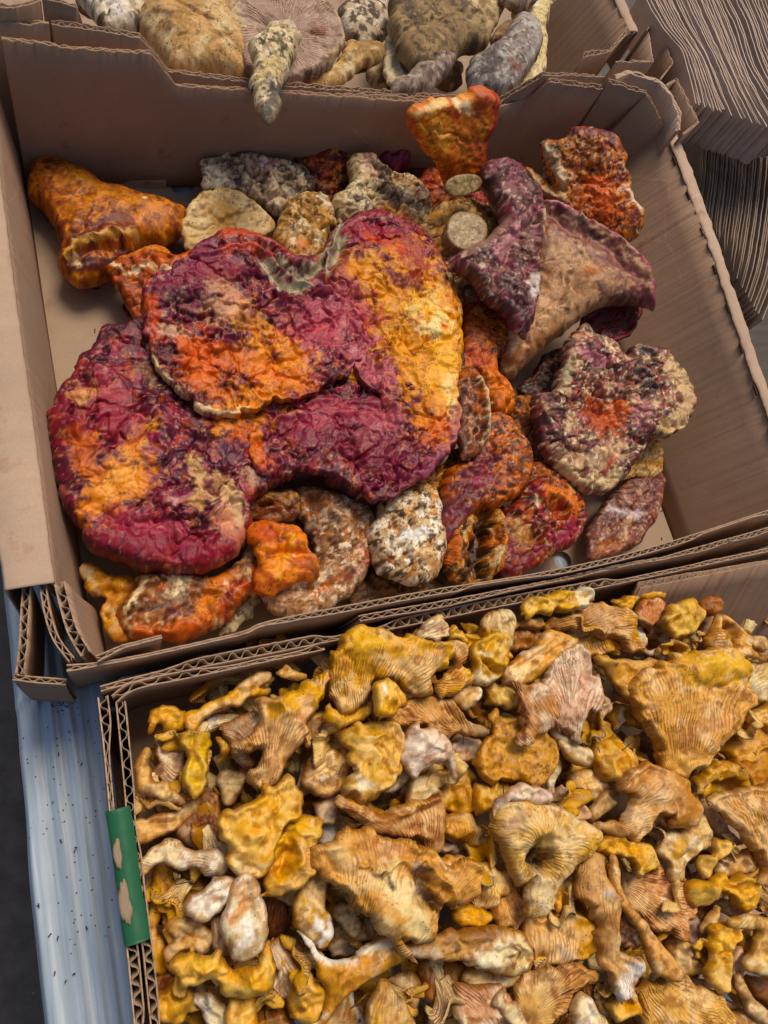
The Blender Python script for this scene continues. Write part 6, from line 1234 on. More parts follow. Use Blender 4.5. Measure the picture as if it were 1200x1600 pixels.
# top edge right
ch('C', 84, 'cap', 'yellow frilled cap along the back wall at the right', [(520,100),(560,80),(640,60),(700,50),(735,80),(700,110),(620,120),(590,150),(530,130)])
ch('C', 86, 'gill', 'pinkish gilled cone among small chanterelles at the right end', [(610,140),(660,110),(720,100),(745,140),(700,190),(660,230),(610,200)], gill=(640, 280, .9, 2.6), base='b87c50')
ch('C', 98, 'cap', 'lumpy pale yellow chanterelle knob near the right end of the back wall', [(710,200),(760,160),(820,110),(870,115),(900,150),(910,190),(880,230),(820,275),(760,260),(740,230)], k=.95, cap=16, base='d0a648', feats=[('r', [(880,120),(885,180)], 8, -2)], cols=[('2c2014', [(850,193)], 5, .9), ('e2bc60', [(780,240),(840,240)], 24, .7)])
ch('C', 96, 'brown', 'small shiny reddish brown cap at the far right end of the heap', [(900,120),(925,90),(970,95),(990,130),(980,170),(935,175),(905,155)], k=1.0, base='9a5826')
ch('C', 78, 'brown', 'brown broken stem below the reddish brown cap', [(870,330),(880,260),(900,200),(930,180),(985,185),(960,250),(930,330),(900,345)], mott=[('c8a080', .2, .1, .3, .6)], fibre_o=(920, -200))
ch('C', 70, 'brown', 'dark red brown scrap in the gap at the upper right', [(660,300),(650,240),(700,220),(750,260),(800,290),(760,320),(700,330)], cols=[('7a3020', [(720,280)], 30, .6)])
ch('C', 84, 'cream', 'small cream cap in the gap above the big yellow roll', [(690,360),(720,320),(770,305),(805,340),(790,370),(730,380)])
ch('C', 80, 'white', 'thin pale broken stem left of the dark gap at the right end', [(600,230),(630,220),(660,290),(650,320),(700,330),(710,350),(660,350),(620,310)])
ch('C', 104, 'tan', 'tan trumpet with an open hollow mouth at the right end of the heap', [(930,300),(940,260),(960,210),(990,185),(1030,200),(1060,240),(1110,260),(1170,280),(1185,310),(1170,340),(1110,320),(1150,350),(1200,350),(1260,360),(1200,370),(1080,365),(1000,345),(950,335)], k=.8, feats=[('r', [(1000,230),(1030,270),(1040,290)], 26, -10), ('r', [(980,200),(960,260),(1000,320)], 12, 2)], base='cf9c50', cols=[('7a4014', [(1010,235),(1035,280)], 20, .85)], gill=(1250, 420, .4, 3))
# the big gilled funnel at the right
ch('C', 112, 'gill', 'very large tan gilled funnel with its fan of gills facing up at the right', [(600,480),(640,440),(700,420),(740,400),(800,370),(900,350),(1000,350),(1080,400),(1100,440),(1080,490),(1120,560),(1110,600),(1060,650),(1000,730),(940,790),(890,840),(850,875),(800,880),(760,860),(740,800),(700,740),(680,690),(650,620),(610,560)], k=.6, cap=17, step=.8, gill=(820, 1020, 1.0, 3.1), base='cd9a50', smooth_at=[(900,410,110),(1010,420,90),(830,850,60)],
  feats=[('r', [(840,430),(900,415),(980,415),(1060,420)], 62, 7), ('r', [(830,480),(930,500),(1050,480)], 16, -2), ('r', [(620,480),(700,420),(780,390)], 16, 2)], cols=[('d8a01e', [(840,440),(900,410),(980,410),(1050,420)], 62, .95), ('e8bc40', [(870,400),(1020,390)], 22, .5), ('b8783c', [(800,720),(850,690),(960,660)], 50, .35), ('8a4e28', [(820,410),(830,470)], 10, .6), ('d8a860', [(820,860),(860,820)], 30, .6)])
ch('C', 104, 'amber', 'brown curled cap wing on the upper left of the very large funnel', [(440,380),(500,365),(600,365),(690,380),(720,400),(650,430),(610,470),(600,520),(570,540),(530,490),(480,440)], k=.6, base='b88844', feats=[('r', [(450,385),(540,375),(640,380)], 12, 3), ('b', 560, 430, 40, -3)], cols=[('dcb068', [(450,390),(540,380),(650,385)], 10, .7)])
ch('C', 86, 'gill', 'brown gilled wing on the lower left of the very large funnel', [(520,520),(570,530),(610,560),(650,620),(660,650),(620,620),(580,580),(540,560)], gill=(700, 800, .8, 2.5), base='a87238')
ch('C', 94, 'cream', 'pale cream chanterelle at the right edge beside the large yellow roll', [(1060,420),(1090,380),(1160,370),(1260,370),(1280,480),(1200,560),(1140,550),(1090,500)], gill=(1000, 700, .4, 3), base='d8b870')
ch('C', 84, 'amber', 'broad amber cap at the right edge below the very large funnel', [(1010,740),(1080,660),(1120,640),(1200,680),(1280,680),(1290,900),(1200,940),(1120,940),(1060,880),(1020,800)], k=.6, base='bd8230', mott=[('e0b050', .12, .1, .3, .5)])
ch('C', 94, 'cap', 'yellow cap scrap at the right edge right of the very large funnel', [(1120,640),(1160,580),(1250,560),(1280,680),(1180,680)], base='d0a040')
ch('C', 72, 'pale', 'pinkish scrap under the tip of the very large funnel', [(880,850),(930,790),(1000,740),(1020,800),(960,860),(900,900)])
# --- crop E
ch('E', 104, 'gill', 'brown rimmed half bowl shaped chanterelle in the centre', [(285,160),(310,125),(380,150),(420,185),(500,205),(560,195),(600,150),(620,160),(680,130),(730,110),(738,130),(745,240),(740,310),(735,380),(700,400),(650,360),(580,330),(500,310),(440,290),(380,240),(320,210)], k=.6, cap=12, step=.9, gill=(720, 500, .8, 2.3), base='cd9c68', feats=[('r', [(310,180),(400,215),(520,225),(620,200),(725,125)], 20, 4)], cols=[('9c5c24', [(300,170),(390,215),(500,230),(620,200),(725,125)], 18, .85), (Y, [(320,145),(390,165)], 16, .8), (Y, [(590,170),(640,170)], 12, .5), ('5a2c18', [(690,135),(730,115)], 9, .9)])
ch('E', 80, 'cap', 'yellow inner wall of the half bowl chanterelle', [(300,130),(340,110),(400,130),(430,170),(500,190),(560,180),(590,120),(610,150),(590,200),(500,215),(400,205),(320,180)], base='c88c1c')
ch('E', 114, 'gill', 'huge folded tan chanterelle with a dark hollow in the centre', [(165,430),(180,380),(230,345),(310,320),(370,295),(440,310),(520,340),(620,370),(700,400),(760,430),(830,440),(900,470),(920,530),(900,600),(860,640),(800,660),(770,650),(740,640),(720,700),(735,760),(690,785),(620,795),(560,780),(600,830),(640,880),(560,860),(510,800),(460,740),(400,680),(340,620),(280,560),(210,510),(170,470)], k=.75, cap=17, step=.8, gill=(300, 1100, .75, 2.6), base='c8954e', smooth_at=[(250,400,80),(560,680,130),(620,560,110)],
  feats=[('r', [(640,500),(670,570),(720,640)], 50, -14), ('b', 240, 395, 60, 4), ('r', [(330,360),(370,440),(440,470)], 18, 3), ('r', [(420,460),(540,440),(640,440),(720,500),(780,620)], 20, 4)],
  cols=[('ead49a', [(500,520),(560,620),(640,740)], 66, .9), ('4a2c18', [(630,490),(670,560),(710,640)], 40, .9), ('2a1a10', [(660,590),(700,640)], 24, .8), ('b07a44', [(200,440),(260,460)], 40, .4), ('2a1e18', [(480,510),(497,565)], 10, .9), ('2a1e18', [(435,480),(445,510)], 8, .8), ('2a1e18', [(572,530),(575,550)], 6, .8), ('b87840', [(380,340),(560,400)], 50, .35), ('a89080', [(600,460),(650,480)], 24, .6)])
ch('E', 108, 'gill', 'tan pleated fan right of the dark hollow', [(700,420),(780,430),(860,430),(910,470),(925,540),(890,620),(830,650),(790,640),(760,570),(720,510)], k=.5, gill=(720, 450, .8, 2.6), base='cf9a50')
ch('E', 106, 'brown', 'long rolled brown and white chanterelle with a spiral curled end', [(560,860),(600,820),(700,780),(800,760),(900,745),(1000,745),(1070,760),(1120,790),(1152,860),(1140,930),(1090,975),(1040,970),(960,940),(900,920),(840,900),(760,905),(680,890)], k=.85, cap=16, step=.85, base='b08448', fibre_o=(-200, 1000), feats=[('r', [(1000,850),(1060,810),(1100,860),(1080,920)], 14, -5), ('r', [(1050,790),(1130,850),(1110,940)], 18, 3)],
  cols=[('efe2bc', [(900,880),(980,870),(1040,830)], 46, .9), ('ecd8a0', [(1080,800),(1130,870),(1090,940)], 24, .85), ('7a4c20', [(700,790),(850,780),(960,770)], 30, .6), ('4a3018', [(1075,830),(1095,880),(1080,920)], 8, .8), ('d8c8b0', [(600,860),(700,860)], 26, .6), ('9a5020', [(860,850),(880,890)], 16, .6)])
ch('E', 96, 'cap', 'bright yellow lobe touching the right of the dark hollow', [(800,680),(830,650),(900,650),(960,680),(985,710),(970,740),(880,740),(830,725)], base='d89a14')
ch('E', 96, 'gill', 'cream pleated chanterelle standing right of the yellow lobe', [(905,455),(960,450),(1020,470),(1065,500),(1050,560),(1010,600),(980,660),(950,670),(900,650),(920,570)], gill=(930, 720, .8, 3), base='d8b470')
ch('E', 92, 'gill', 'tan folded gilled chanterelle above the spiral curled end', [(990,640),(1030,580),(1080,550),(1130,610),(1150,670),(1110,740),(1050,740),(985,720)], gill=(980, 500, .7, 3), base='cf9c5c')
ch('E', 90, 'cream', 'smooth cream underside below the spiral curled chanterelle', [(860,1000),(880,940),(960,940),(1040,975),(1110,960),(1130,980),(1080,1020),(1000,1030),(900,1020)], base='dcb878')
ch('E', 96, 'tan', 'branching golden chanterelle with a split white fork at the bottom', [(90,760),(120,770),(160,830),(200,880),(270,900),(340,890),(350,860),(420,820),(480,800),(540,850),(575,890),(530,930),(440,970),(380,1010),(320,1040),(270,1090),(220,1160),(150,1200),(120,1200),(180,1150),(215,1080),(190,1010),(170,920),(110,830)], k=.9, cap=15, step=.9, base='c8903c', fibre_o=(600, 600), cols=[('f2ebdc', [(110,790),(170,860),(240,900),(320,910)], 24, .95), ('f2ebdc', [(350,870),(430,830),(490,820)], 14, .9), ('b8741c', [(250,970),(400,940),(520,890)], 40, .5), ('ecd8b8', [(200,1150),(150,1190)], 12, .7)])
ch('E', 76, 'white', 'crumpled white and brown chanterelle in the gap beside the peeled stem', [(240,690),(270,640),(340,640),(400,700),(460,750),(470,790),(380,800),(320,790),(280,740)], mott=[('a8703c', .25, .1, .2, .7)])
ch('E', 62, 'pale', 'grey shaded chanterelle inside in the fork of the branching one', [(210,860),(230,800),(280,770),(320,800),(330,860),(260,890)], base='b09a80')
ch('E', 92, 'cream', 'pale ribbed chanterelle stub standing at the bottom centre', [(400,1200),(405,1110),(430,1050),(480,1000),(520,1020),(560,1080),(600,1150),(620,1230),(520,1260),(410,1260)], k=1.0, cap=18, base='d2aa68', gill=(500, 800, .4, 3), cols=[('9a5c20', [(440,1070),(490,1020)], 26, .7), (YB, [(440,1120),(430,1200)], 20, .5)])
ch('E', 76, 'tan', 'small tan twisted piece in the gap above the bottom stub', [(480,990),(560,960),(620,960),(655,1000),(640,1080),(600,1120),(560,1060),(520,1000)], base='b88a5c')
ch('E', 78, 'brown', 'dark ribbed brown chanterelle below the long rolled one', [(650,910),(720,900),(820,910),(880,940),(860,1020),(800,1060),(770,1110),(720,1110),(670,1040)], mott=[('c8924c', .12, .0, .3, .7)], gill=(760, 600, .7, 3))
ch('E', 66, 'tan', 'golden stem half hidden at the bottom left of centre', [(170,1200),(220,1150),(290,1060),(330,1040),(350,1120),(400,1200),(300,1260),(200,1250)], base='b88428', cols=[('f0e8d4', [(320,1060),(350,1150),(370,1200)], 14, .85)])
ch('E', 88, 'gill', 'small amber cap with a curved crown near the centre right', [(750,260),(780,225),(850,215),(900,230),(930,270),(940,330),(900,370),(850,340),(780,330),(745,300)], k=.9, base='c89244', gill=(850, 500, .5, 2.4))
ch('E', 76, 'pale', 'pinkish lumps under the small amber crown', [(735,380),(740,330),(800,350),(870,390),(940,360),(950,430),(880,440),(780,410)], base='c09a74')
ch('E', 66, 'tan', 'yellow shaded stem left of the ring shaped chanterelle', [(940,380),(980,340),(1040,370),(1060,450),(1030,480),(960,450)], base='b08838')
# --- crop F
ch('F', 112, 'tan', 'ring shaped chanterelle with a thick ribbed rim round a dark hole', [(75,280),(90,220),(140,190),(220,195),(300,205),(380,240),(430,270),(490,300),(505,350),(480,400),(420,440),(370,490),(340,520),(320,580),(290,640),(250,655),(215,620),(210,560),(240,490),(200,530),(170,510),(140,440),(120,370),(90,330)], k=.9, cap=18, step=.85, gill=(245, 390, .55, 3.2), base='cfa860', feats=[('b', 248, 400, 60, -22), ('r', [(180,380),(200,320),(280,320),(330,380),(310,450),(250,480)], 30, 3), ('r', [(370,300),(450,360)], 24, 2)],
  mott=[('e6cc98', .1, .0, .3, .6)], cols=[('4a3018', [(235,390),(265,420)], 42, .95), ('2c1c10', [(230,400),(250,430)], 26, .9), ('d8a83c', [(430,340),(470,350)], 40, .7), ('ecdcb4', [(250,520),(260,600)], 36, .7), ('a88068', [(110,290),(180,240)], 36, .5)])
ch('F', 116, 'pale', 'smooth grey pink curved lip above the ring shaped chanterelle', [(75,250),(85,210),(130,160),(180,125),(240,118),(290,140),(302,170),(290,200),(220,195),(150,195),(100,230)], k=.8, cap=8, base='c4aa94', fibre_o=(200, 700), mott=[('dccab4', .1, .0, .4, .6)], cols=[('ece4d4', [(100,210),(170,160)], 10, .7)])
ch('F', 86, 'pale', 'small pinkish rounded lump behind the ring shaped chanterelle', [(320,190),(330,145),(380,135),(430,170),(450,220),(440,260),(390,250),(340,210)], k=.9, base='c8a480')
ch('F', 84, 'cream', 'short ridged stub pointing up right of the pinkish lump', [(455,250),(470,210),(510,160),(550,140),(582,170),(570,210),(520,240),(480,270)], k=.95, base='c09c68', fibre_o=(800, -200))
ch('F', 108, 'gill', 'arched tan chanterelle with a rounded yellow brown cap right of centre', [(490,290),(560,270),(630,230),(660,170),(620,150),(630,90),(690,40),(740,40),(800,80),(860,140),(885,220),(870,280),(830,305),(790,290),(780,230),(750,240),(710,300),(690,350),(640,345),(590,330),(520,320)], k=.85, cap=17, step=.85, base='c4945a', gill=(480, 340, .5, 2.6), smooth_at=[(840,200,80)], cols=[('b8782c', [(820,130),(860,200),(840,280)], 40, .85), ('dcc098', [(640,250),(740,170)], 40, .6), ('8a4e24', [(790,200),(790,280)], 14, .6), ('b07030', [(680,60),(740,50)], 26, .5)], feats=[('r', [(790,170),(790,270)], 14, -3)])
ch('F', 104, 'cap', 'yellow undulating rim below the arched tan chanterelle', [(495,380),(520,335),(580,330),(620,350),(680,350),(720,390),(755,430),(740,470),(690,485),(640,460),(600,420),(560,410),(510,400)], k=.95, cap=14, step=.9, base='d0982c', feats=[('r', [(605,340),(600,410)], 9, -3), ('r', [(690,390),(670,460)], 9, -2.5)])
ch('F', 78, 'pale', 'mauve gilled hollow between the arched chanterelle and the white cluster', [(690,350),(720,280),(770,250),(780,320),(760,400),(720,390)], gill=(760, 450, 1.0, 2.2), base='9a6c58')
ch('F', 96, 'cream', 'knotted cream and yellow chanterelle cluster right of the undulating rim', [(750,360),(780,310),(820,310),(860,260),(900,230),(950,290),(958,350),(930,380),(870,420),(850,480),(870,500),(800,510),(780,440),(755,400)], k=.9, step=.9, base='dcbc80', tex=[('f', .14, 1.8), ('r', .25, 1.0)], cols=[(Y, [(805,340),(800,400)], 14, .9), ('efe6d0', [(840,400),(860,350)], 16, .7)])
ch('F', 86, 'pale', 'cream smooth chanterelle strip above the knotted cluster', [(810,110),(870,150),(920,210),(955,290),(940,330),(890,290),(850,230),(830,170)], k=.7, base='dcbc8c')
ch('F', 84, 'pale', 'wrinkled pale edge beside the striped shell at the right', [(830,100),(880,120),(940,190),(1000,250),(1060,320),(1080,360),(1040,360),(960,300),(900,230)], base='c09c70', gill=(900, 500, .7, 2.8), tex=[('f', .15, 1.5), ('r', .3, 1)])
ch('F', 108, 'gill', 'large shell shaped chanterelle with fine curved gills at the right edge', [(960,190),(1000,150),(1080,140),(1160,130),(1260,130),(1290,300),(1260,500),(1200,520),(1160,500),(1170,450),(1130,380),(1090,320),(1030,260),(970,220)], k=.6, cap=14, step=.85, gill=(1250, 620, 1.0, 2.5), base='cf9e5c', roll=2, cols=[('e0c090', [(980,200),(1040,250),(1100,310)], 20, .6)])
ch('F', 96, 'cap', 'yellow hooded cap above the shell shaped chanterelle', [(905,130),(920,80),(970,40),(1030,25),(1080,60),(1095,110),(1030,110),(980,100),(930,150)], k=.95, cap=15, base='c8963c')
ch('F', 104, 'gill', 'long tan chanterelle blade with a white torn lower end below the undulating rim', [(425,520),(435,460),(480,410),(540,415),(550,480),(560,560),(600,600),(590,700),(600,790),(650,790),(672,830),(650,920),(620,990),(580,990),(560,930),(530,840),(505,770),(500,700),(470,620),(430,580)], k=.8, cap=14, step=.9, gill=(480, -200, .7, 2.4), base='b88c58', cols=[('f0ece0', [(640,850),(620,920),(600,970)], 36, .95), ('ddb878', [(480,470),(500,560)], 26, .5), ('d8d0c4', [(510,560),(550,560)], 9, .8), ('e0bc88', [(600,810),(640,810)], 20, .6)])
ch('F', 108, 'tan', 'long narrow tan ridge running down beside the torn blade', [(555,430),(580,420),(600,480),(620,580),(680,660),(740,740),(790,800),(840,880),(820,915),(760,900),(715,860),(700,780),(660,700),(610,640),(570,560)], k=.9, cap=10, base='cd9a5c', fibre_o=(400, -200))
ch('F', 90, 'gill', 'broad tan gilled sheet right of the long narrow ridge', [(600,470),(640,490),(700,480),(760,450),(790,520),(860,510),(900,560),(910,630),(870,680),(860,740),(810,740),(790,700),(740,720),(690,660),(640,600)], k=.45, cap=9, step=.85, gill=(560, 520, 1.0, 2.5), base='cd9868', roll=2, cols=[('efe4d0', [(770,600),(790,610)], 12, .8)])
ch('F', 68, 'brown', 'dark brown crumbly stem in the gap beside the torn blade', [(540,680),(560,620),(600,620),(640,680),(680,720),(660,780),(600,780),(560,740)], tex=[('f', .2, 2), ('r', .3, 1.4)], base='5c4034')
ch('F', 78, 'tan', 'grainy tan chanterelle under the lower end of the long narrow ridge', [(790,760),(850,740),(900,780),(930,840),(920,890),(860,900),(820,860)], tex=[('f', .25, 1.2), ('w', .5, .6)])
ch('F', 80, 'cap', 'small cream yellow bud below the dark crumbly stem', [(665,880),(680,820),(710,830),(725,880),(700,925),(675,920)], k=1.0, base='d8ac58')
ch('F', 92, 'gill', 'gilled golden chanterelle with a frilled yellow right side below the ring', [(200,760),(220,680),(260,650),(330,640),(400,640),(460,640),(490,680),(500,750),(480,820),(430,840),(370,840),(310,860),(280,880),(240,820)], k=.6, cap=12, step=.9, gill=(330, 1150, .9, 3), base='cd9c58', feats=[('r', [(420,660),(470,720),(450,800)], 28, 4)], cols=[(Y, [(430,670),(475,720),(450,810)], 30, .85), ('ecdcc0', [(340,800),(380,820)], 26, .7)], smooth_at=[(460,740,50)])
ch('F', 100, 'cap', 'thin orange splinter of flesh below the ring shaped chanterelle', [(320,560),(340,520),(350,560),(410,575),(405,590),(355,570),(345,620),(325,640),(315,600)], k=.8, base='d08c28')
ch('F', 96, 'gill', 'brown webbed gilled cap at the bottom left of the right half', [(180,960),(220,900),(300,870),(400,850),(480,870),(490,930),(430,950),(400,1000),(380,1060),(330,1110),(220,1110),(180,1040)], k=.6, gill=(230, 1060, .9, 2.5), step=.9, base='bd8c54', cols=[('dcae64', [(230,1000),(280,1040)], 50, .7), ('3a2414', [(330,1060)], 12, .8)])
ch('F', 98, 'pale', 'broad wavy gilled chanterelle at the bottom centre with a white stem', [(-60,970),(0,950),(80,940),(120,960),(180,1010),(220,1060),(240,1120),(150,1150),(40,1150),(-40,1120)], k=.6, gill=(180, 1250, .9, 3), base='c0906c')
ch('F', 106, 'white', 'white bare stem lying on the wavy gilled chanterelle at the bottom', [(75,1010),(100,960),(130,950),(120,1010),(160,1010),(210,1060),(230,1130),(180,1140),(130,1060)], k=1.0)
ch('F', 100, 'white', 'thick white stem end at the bottom edge right of the webbed cap', [(400,1040),(420,980),(460,975),(500,1030),(540,1080),(560,1130),(460,1150),(410,1110)], k=1.0, cap=18)
ch('F', 80, 'gill', 'brown ribbed flap behind the thick white stem end', [(430,950),(500,920),(550,960),(560,1040),(530,1060),(480,1000)], gill=(480, 850, .9, 2.6), base='a8713c')
ch('F', 92, 'cap', 'shiny yellow cup at the bottom beside the torn white end', [(555,1010),(580,990),(640,960),(680,990),(690,1030),(640,1060),(590,1065),(565,1040)], base='c8922c', k=.9)
ch('F', 94, 'gill', 'wide spreading tan gilled chanterelle along the bottom right', [(680,930),(740,930),(820,910),(900,940),(980,970),(1030,1020),(1050,1080),(1040,1150),(880,1180),(700,1180),(690,1060)], k=.5, cap=11, step=.9, gill=(640, 850, .9, 3), base='cda058', roll=2)
ch('F', 90, 'white', 'small crinkled white cap above the wide spreading one at the bottom right', [(725,930),(730,890),(780,880),(830,910),(800,940),(760,945)], base='d8c8a0')
# right cluster
ch('F', 104, 'cap', 'twisted yellow strip at the top of the small cluster at the right', [(925,490),(925,440),(960,400),(980,360),(1020,345),(1045,370),(1030,410),(990,440),(985,490),(950,510)], k=.95, base='d8ae54')
ch('F', 96, 'cream', 'rough tan strip right of the twisted yellow strip', [(990,470),(1000,430),(1060,410),(1120,380),(1150,430),(1140,470),(1080,480),(1010,490)], k=.9, base='cfa05c', tex=[('f', .2, 1.6), ('r', .3, .9)])
ch('F', 98, 'cap', 'shiny arched yellow chanterelle in the small cluster at the right', [(895,560),(900,520),(960,500),(1010,490),(1030,520),(1060,490),(1110,500),(1135,550),(1138,620),(1100,650),(1060,610),(1040,560),(1000,570),(960,600),(915,605)], k=1.0, cap=15, step=.9, base='cf981c', feats=[('r', [(1025,500),(1030,560)], 8, -4)])
ch('F', 84, 'cream', 'crumpled cream lobe below the shiny arched one', [(985,600),(1040,590),(1100,640),(1140,640),(1150,660),(1090,670),(1020,650)], tex=[('f', .2, 1.6)])
ch('F', 82, 'pale', 'mauve grey frilled flap left of the small cluster at the right', [(855,740),(870,690),(900,670),(940,700),(960,760),(940,820),(900,790)], k=.5, base='a08478', roll=2)
ch('F', 96, 'cap', 'yellow folded chanterelle in the middle of the small right cluster', [(950,760),(960,710),(1010,680),(1060,700),(1070,740),(1040,780),(1030,820),(1020,940),(960,930),(935,890),(950,820)], k=.9, step=.9, base='d2a034', feats=[('r', [(960,820),(1030,800)], 9, -3)], cols=[('dcb878', [(970,860),(1000,920)], 30, .8)])
ch('F', 90, 'cream', 'crinkled cream frill left of the yellow folded one', [(930,720),(950,660),(990,620),(1010,630),(990,680),(960,720)], base='dcb470')
ch('F', 88, 'pale', 'pinkish split stem beside the yellow folded one', [(1020,830),(1050,800),(1085,810),(1085,870),(1060,940),(1040,950),(1025,890)], fibre_o=(1050, 400), base='d0a888')
ch('F', 104, 'cream', 'large curved cream cap rim at the right edge', [(1045,670),(1090,655),(1160,660),(1270,690),(1290,780),(1270,890),(1200,900),(1130,880),(1100,830),(1130,780),(1160,730),(1110,720),(1050,710)], k=.8, cap=14, step=.9, base='dcb468', feats=[('b', 1180, 810, 40, -6)], gill=(1300, 300, .4, 3))
ch('F', 86, 'cap', 'small brown and yellow bell inside the curved cream rim', [(1065,760),(1090,725),(1130,740),(1140,780),(1100,810),(1075,800)], k=1.0, base='c89440')
ch('F', 96, 'cream', 'thin curved cream strip at the lower right', [(1070,910),(1090,880),(1110,930),(1140,980),(1190,1030),(1220,1080),(1190,1090),(1130,1050),(1085,980)], k=.9, base='dcc08c')
ch('F', 80, 'brown', 'dark reddish chanterelle in the lower right corner', [(1110,900),(1160,910),(1260,900),(1290,1020),(1220,1040),(1150,980)], mott=[('b88454', .2, .1, .3, .6)])
ch('F', 84, 'tan', 'amber chanterelle in the very lower right corner', [(1030,1060),(1080,1040),(1150,1060),(1250,1090),(1280,1180),(1040,1180)], gill=(1000, 900, .7, 3))
ch('F', 78, 'pale', 'grey torn strips above the wide spreading chanterelle', [(860,900),(920,900),(990,960),(1050,1000),(1040,1030),(960,990),(880,940)], base='b09a74', fibre_o=(400, 600))
# ------------------------------------------------------------------ real three dimensional funnels filling the depth of the box
def funnel(center, axis, R, L, seed, base, capc, label, name='chanterelle'):
    r = random.Random(seed)
    nu, nv = 56, 34
    u = np.linspace(0, 2 * np.pi, nu, endpoint=False)
    ts = np.concatenate([np.linspace(0, 1, nv * 2 // 3), np.linspace(1, .12, nv - nv * 2 // 3)])
    inner = np.arange(nv) >= nv * 2 // 3
    r0 = R * r.uniform(.2, .3); pw = r.uniform(1.8, 3.0)
    k1, k2 = r.choice([2, 3]), r.choice([5, 6, 7]); p1, p2 = r.uniform(0, 6), r.uniform(0, 6)
    flat = r.uniform(.45, .9)
    rows = []; cols = []; gl = []
    cb, cc = lin(base), lin(capc); ccr = lin('e2c894')
    for j, t in enumerate(ts):
        rr_ = r0 * (1 - .25 * math.sin(t * 3)) + (R - r0) * t ** pw
        wv = (1 + .16 * np.sin(k1 * u + p1) + .09 * np.sin(k2 * u + p2) * t) if True else 1
        rad = rr_ * (1 + (wv - 1) * t ** 2)
        z = L * (t ** .9) + R * .22 * np.sin(k2 * u + p2 + 1) * t ** 4 + R * .18 * np.sin(k1 * u + p1) * t ** 3 - (R * .25 * max(0, t - .85) / .15 if not inner[j] else R * .25 * max(0, t - .85) / .15)
        if inner[j]:
            rad = rad * .97 - .0012; z = z + .0012 - 0 * t
            z = z - (1 - t) * L * .1
        x = rad * np.cos(u); y = rad * np.sin(u) * (1 - (1 - flat) * t)
        nz = fbm(np.cos(u) * 1.5 + t * 2, np.sin(u) * 1.5 + seed, 3, seed % 17) * R * .12
        rows.append(np.stack([x + nz, y + nz * .5, z + nz * .6], 1))
        c = np.tile(cc if inner[j] else (ccr * (1 - t) + cb * t), (nu, 1)) * (1 + .25 * fbm(np.cos(u) * 3 + t * 4, np.sin(u) * 3, 3, seed % 13))[:, None]
        cols.append(np.clip(c, 0, 1))
        gl.append(np.stack([u / (2 * np.pi) * (30 if R > .015 else 22) + t * .3, np.full(nu, 0.0 if inner[j] else .9 * min(1, t * 1.6)), np.full(nu, t * 30), np.full(nu, 1.0 if t > .6 else 0.0)], 1))
    V = np.concatenate(rows); C = np.concatenate(cols); G = np.concatenate(gl)
    ax = np.array(axis, float); ax /= np.linalg.norm(ax)
    e1 = np.cross(ax, [.3, .5, .8]); e1 /= np.linalg.norm(e1); e2 = np.cross(ax, e1)
    V = V - np.array([0, 0, L * .5])
    W3 = V[:, :1] * e1 + V[:, 1:2] * e2 + V[:, 2:] * ax + center
    i = np.arange(nu); k = (i + 1) % nu
    Q = np.concatenate([np.stack([i + nu * a, k + nu * a, k + nu * (a + 1), i + nu * (a + 1)], 1) for a in range(nv - 1)])
    n0 = len(W3); W3 = np.concatenate([W3, W3[:nu].mean(0)[None], W3[-nu:].mean(0)[None]])
    C = np.concatenate([C, C[:1], C[-1:]]); G = np.concatenate([G, G[:1], G[-1:]])
    tris = np.concatenate([np.stack([k, i, np.full(nu, n0)], 1), np.stack([i + nu * (nv - 1), k + nu * (nv - 1), np.full(nu, n0 + 1)], 1)])
    W3[:, 2] = np.maximum(W3[:, 2], .002)
    o = mesh_from(name, W3, Q, M_CHA, C, G, tris=tris)
    tag(o, label, 'mushroom', GC)
    return o
rf = random.Random(11)
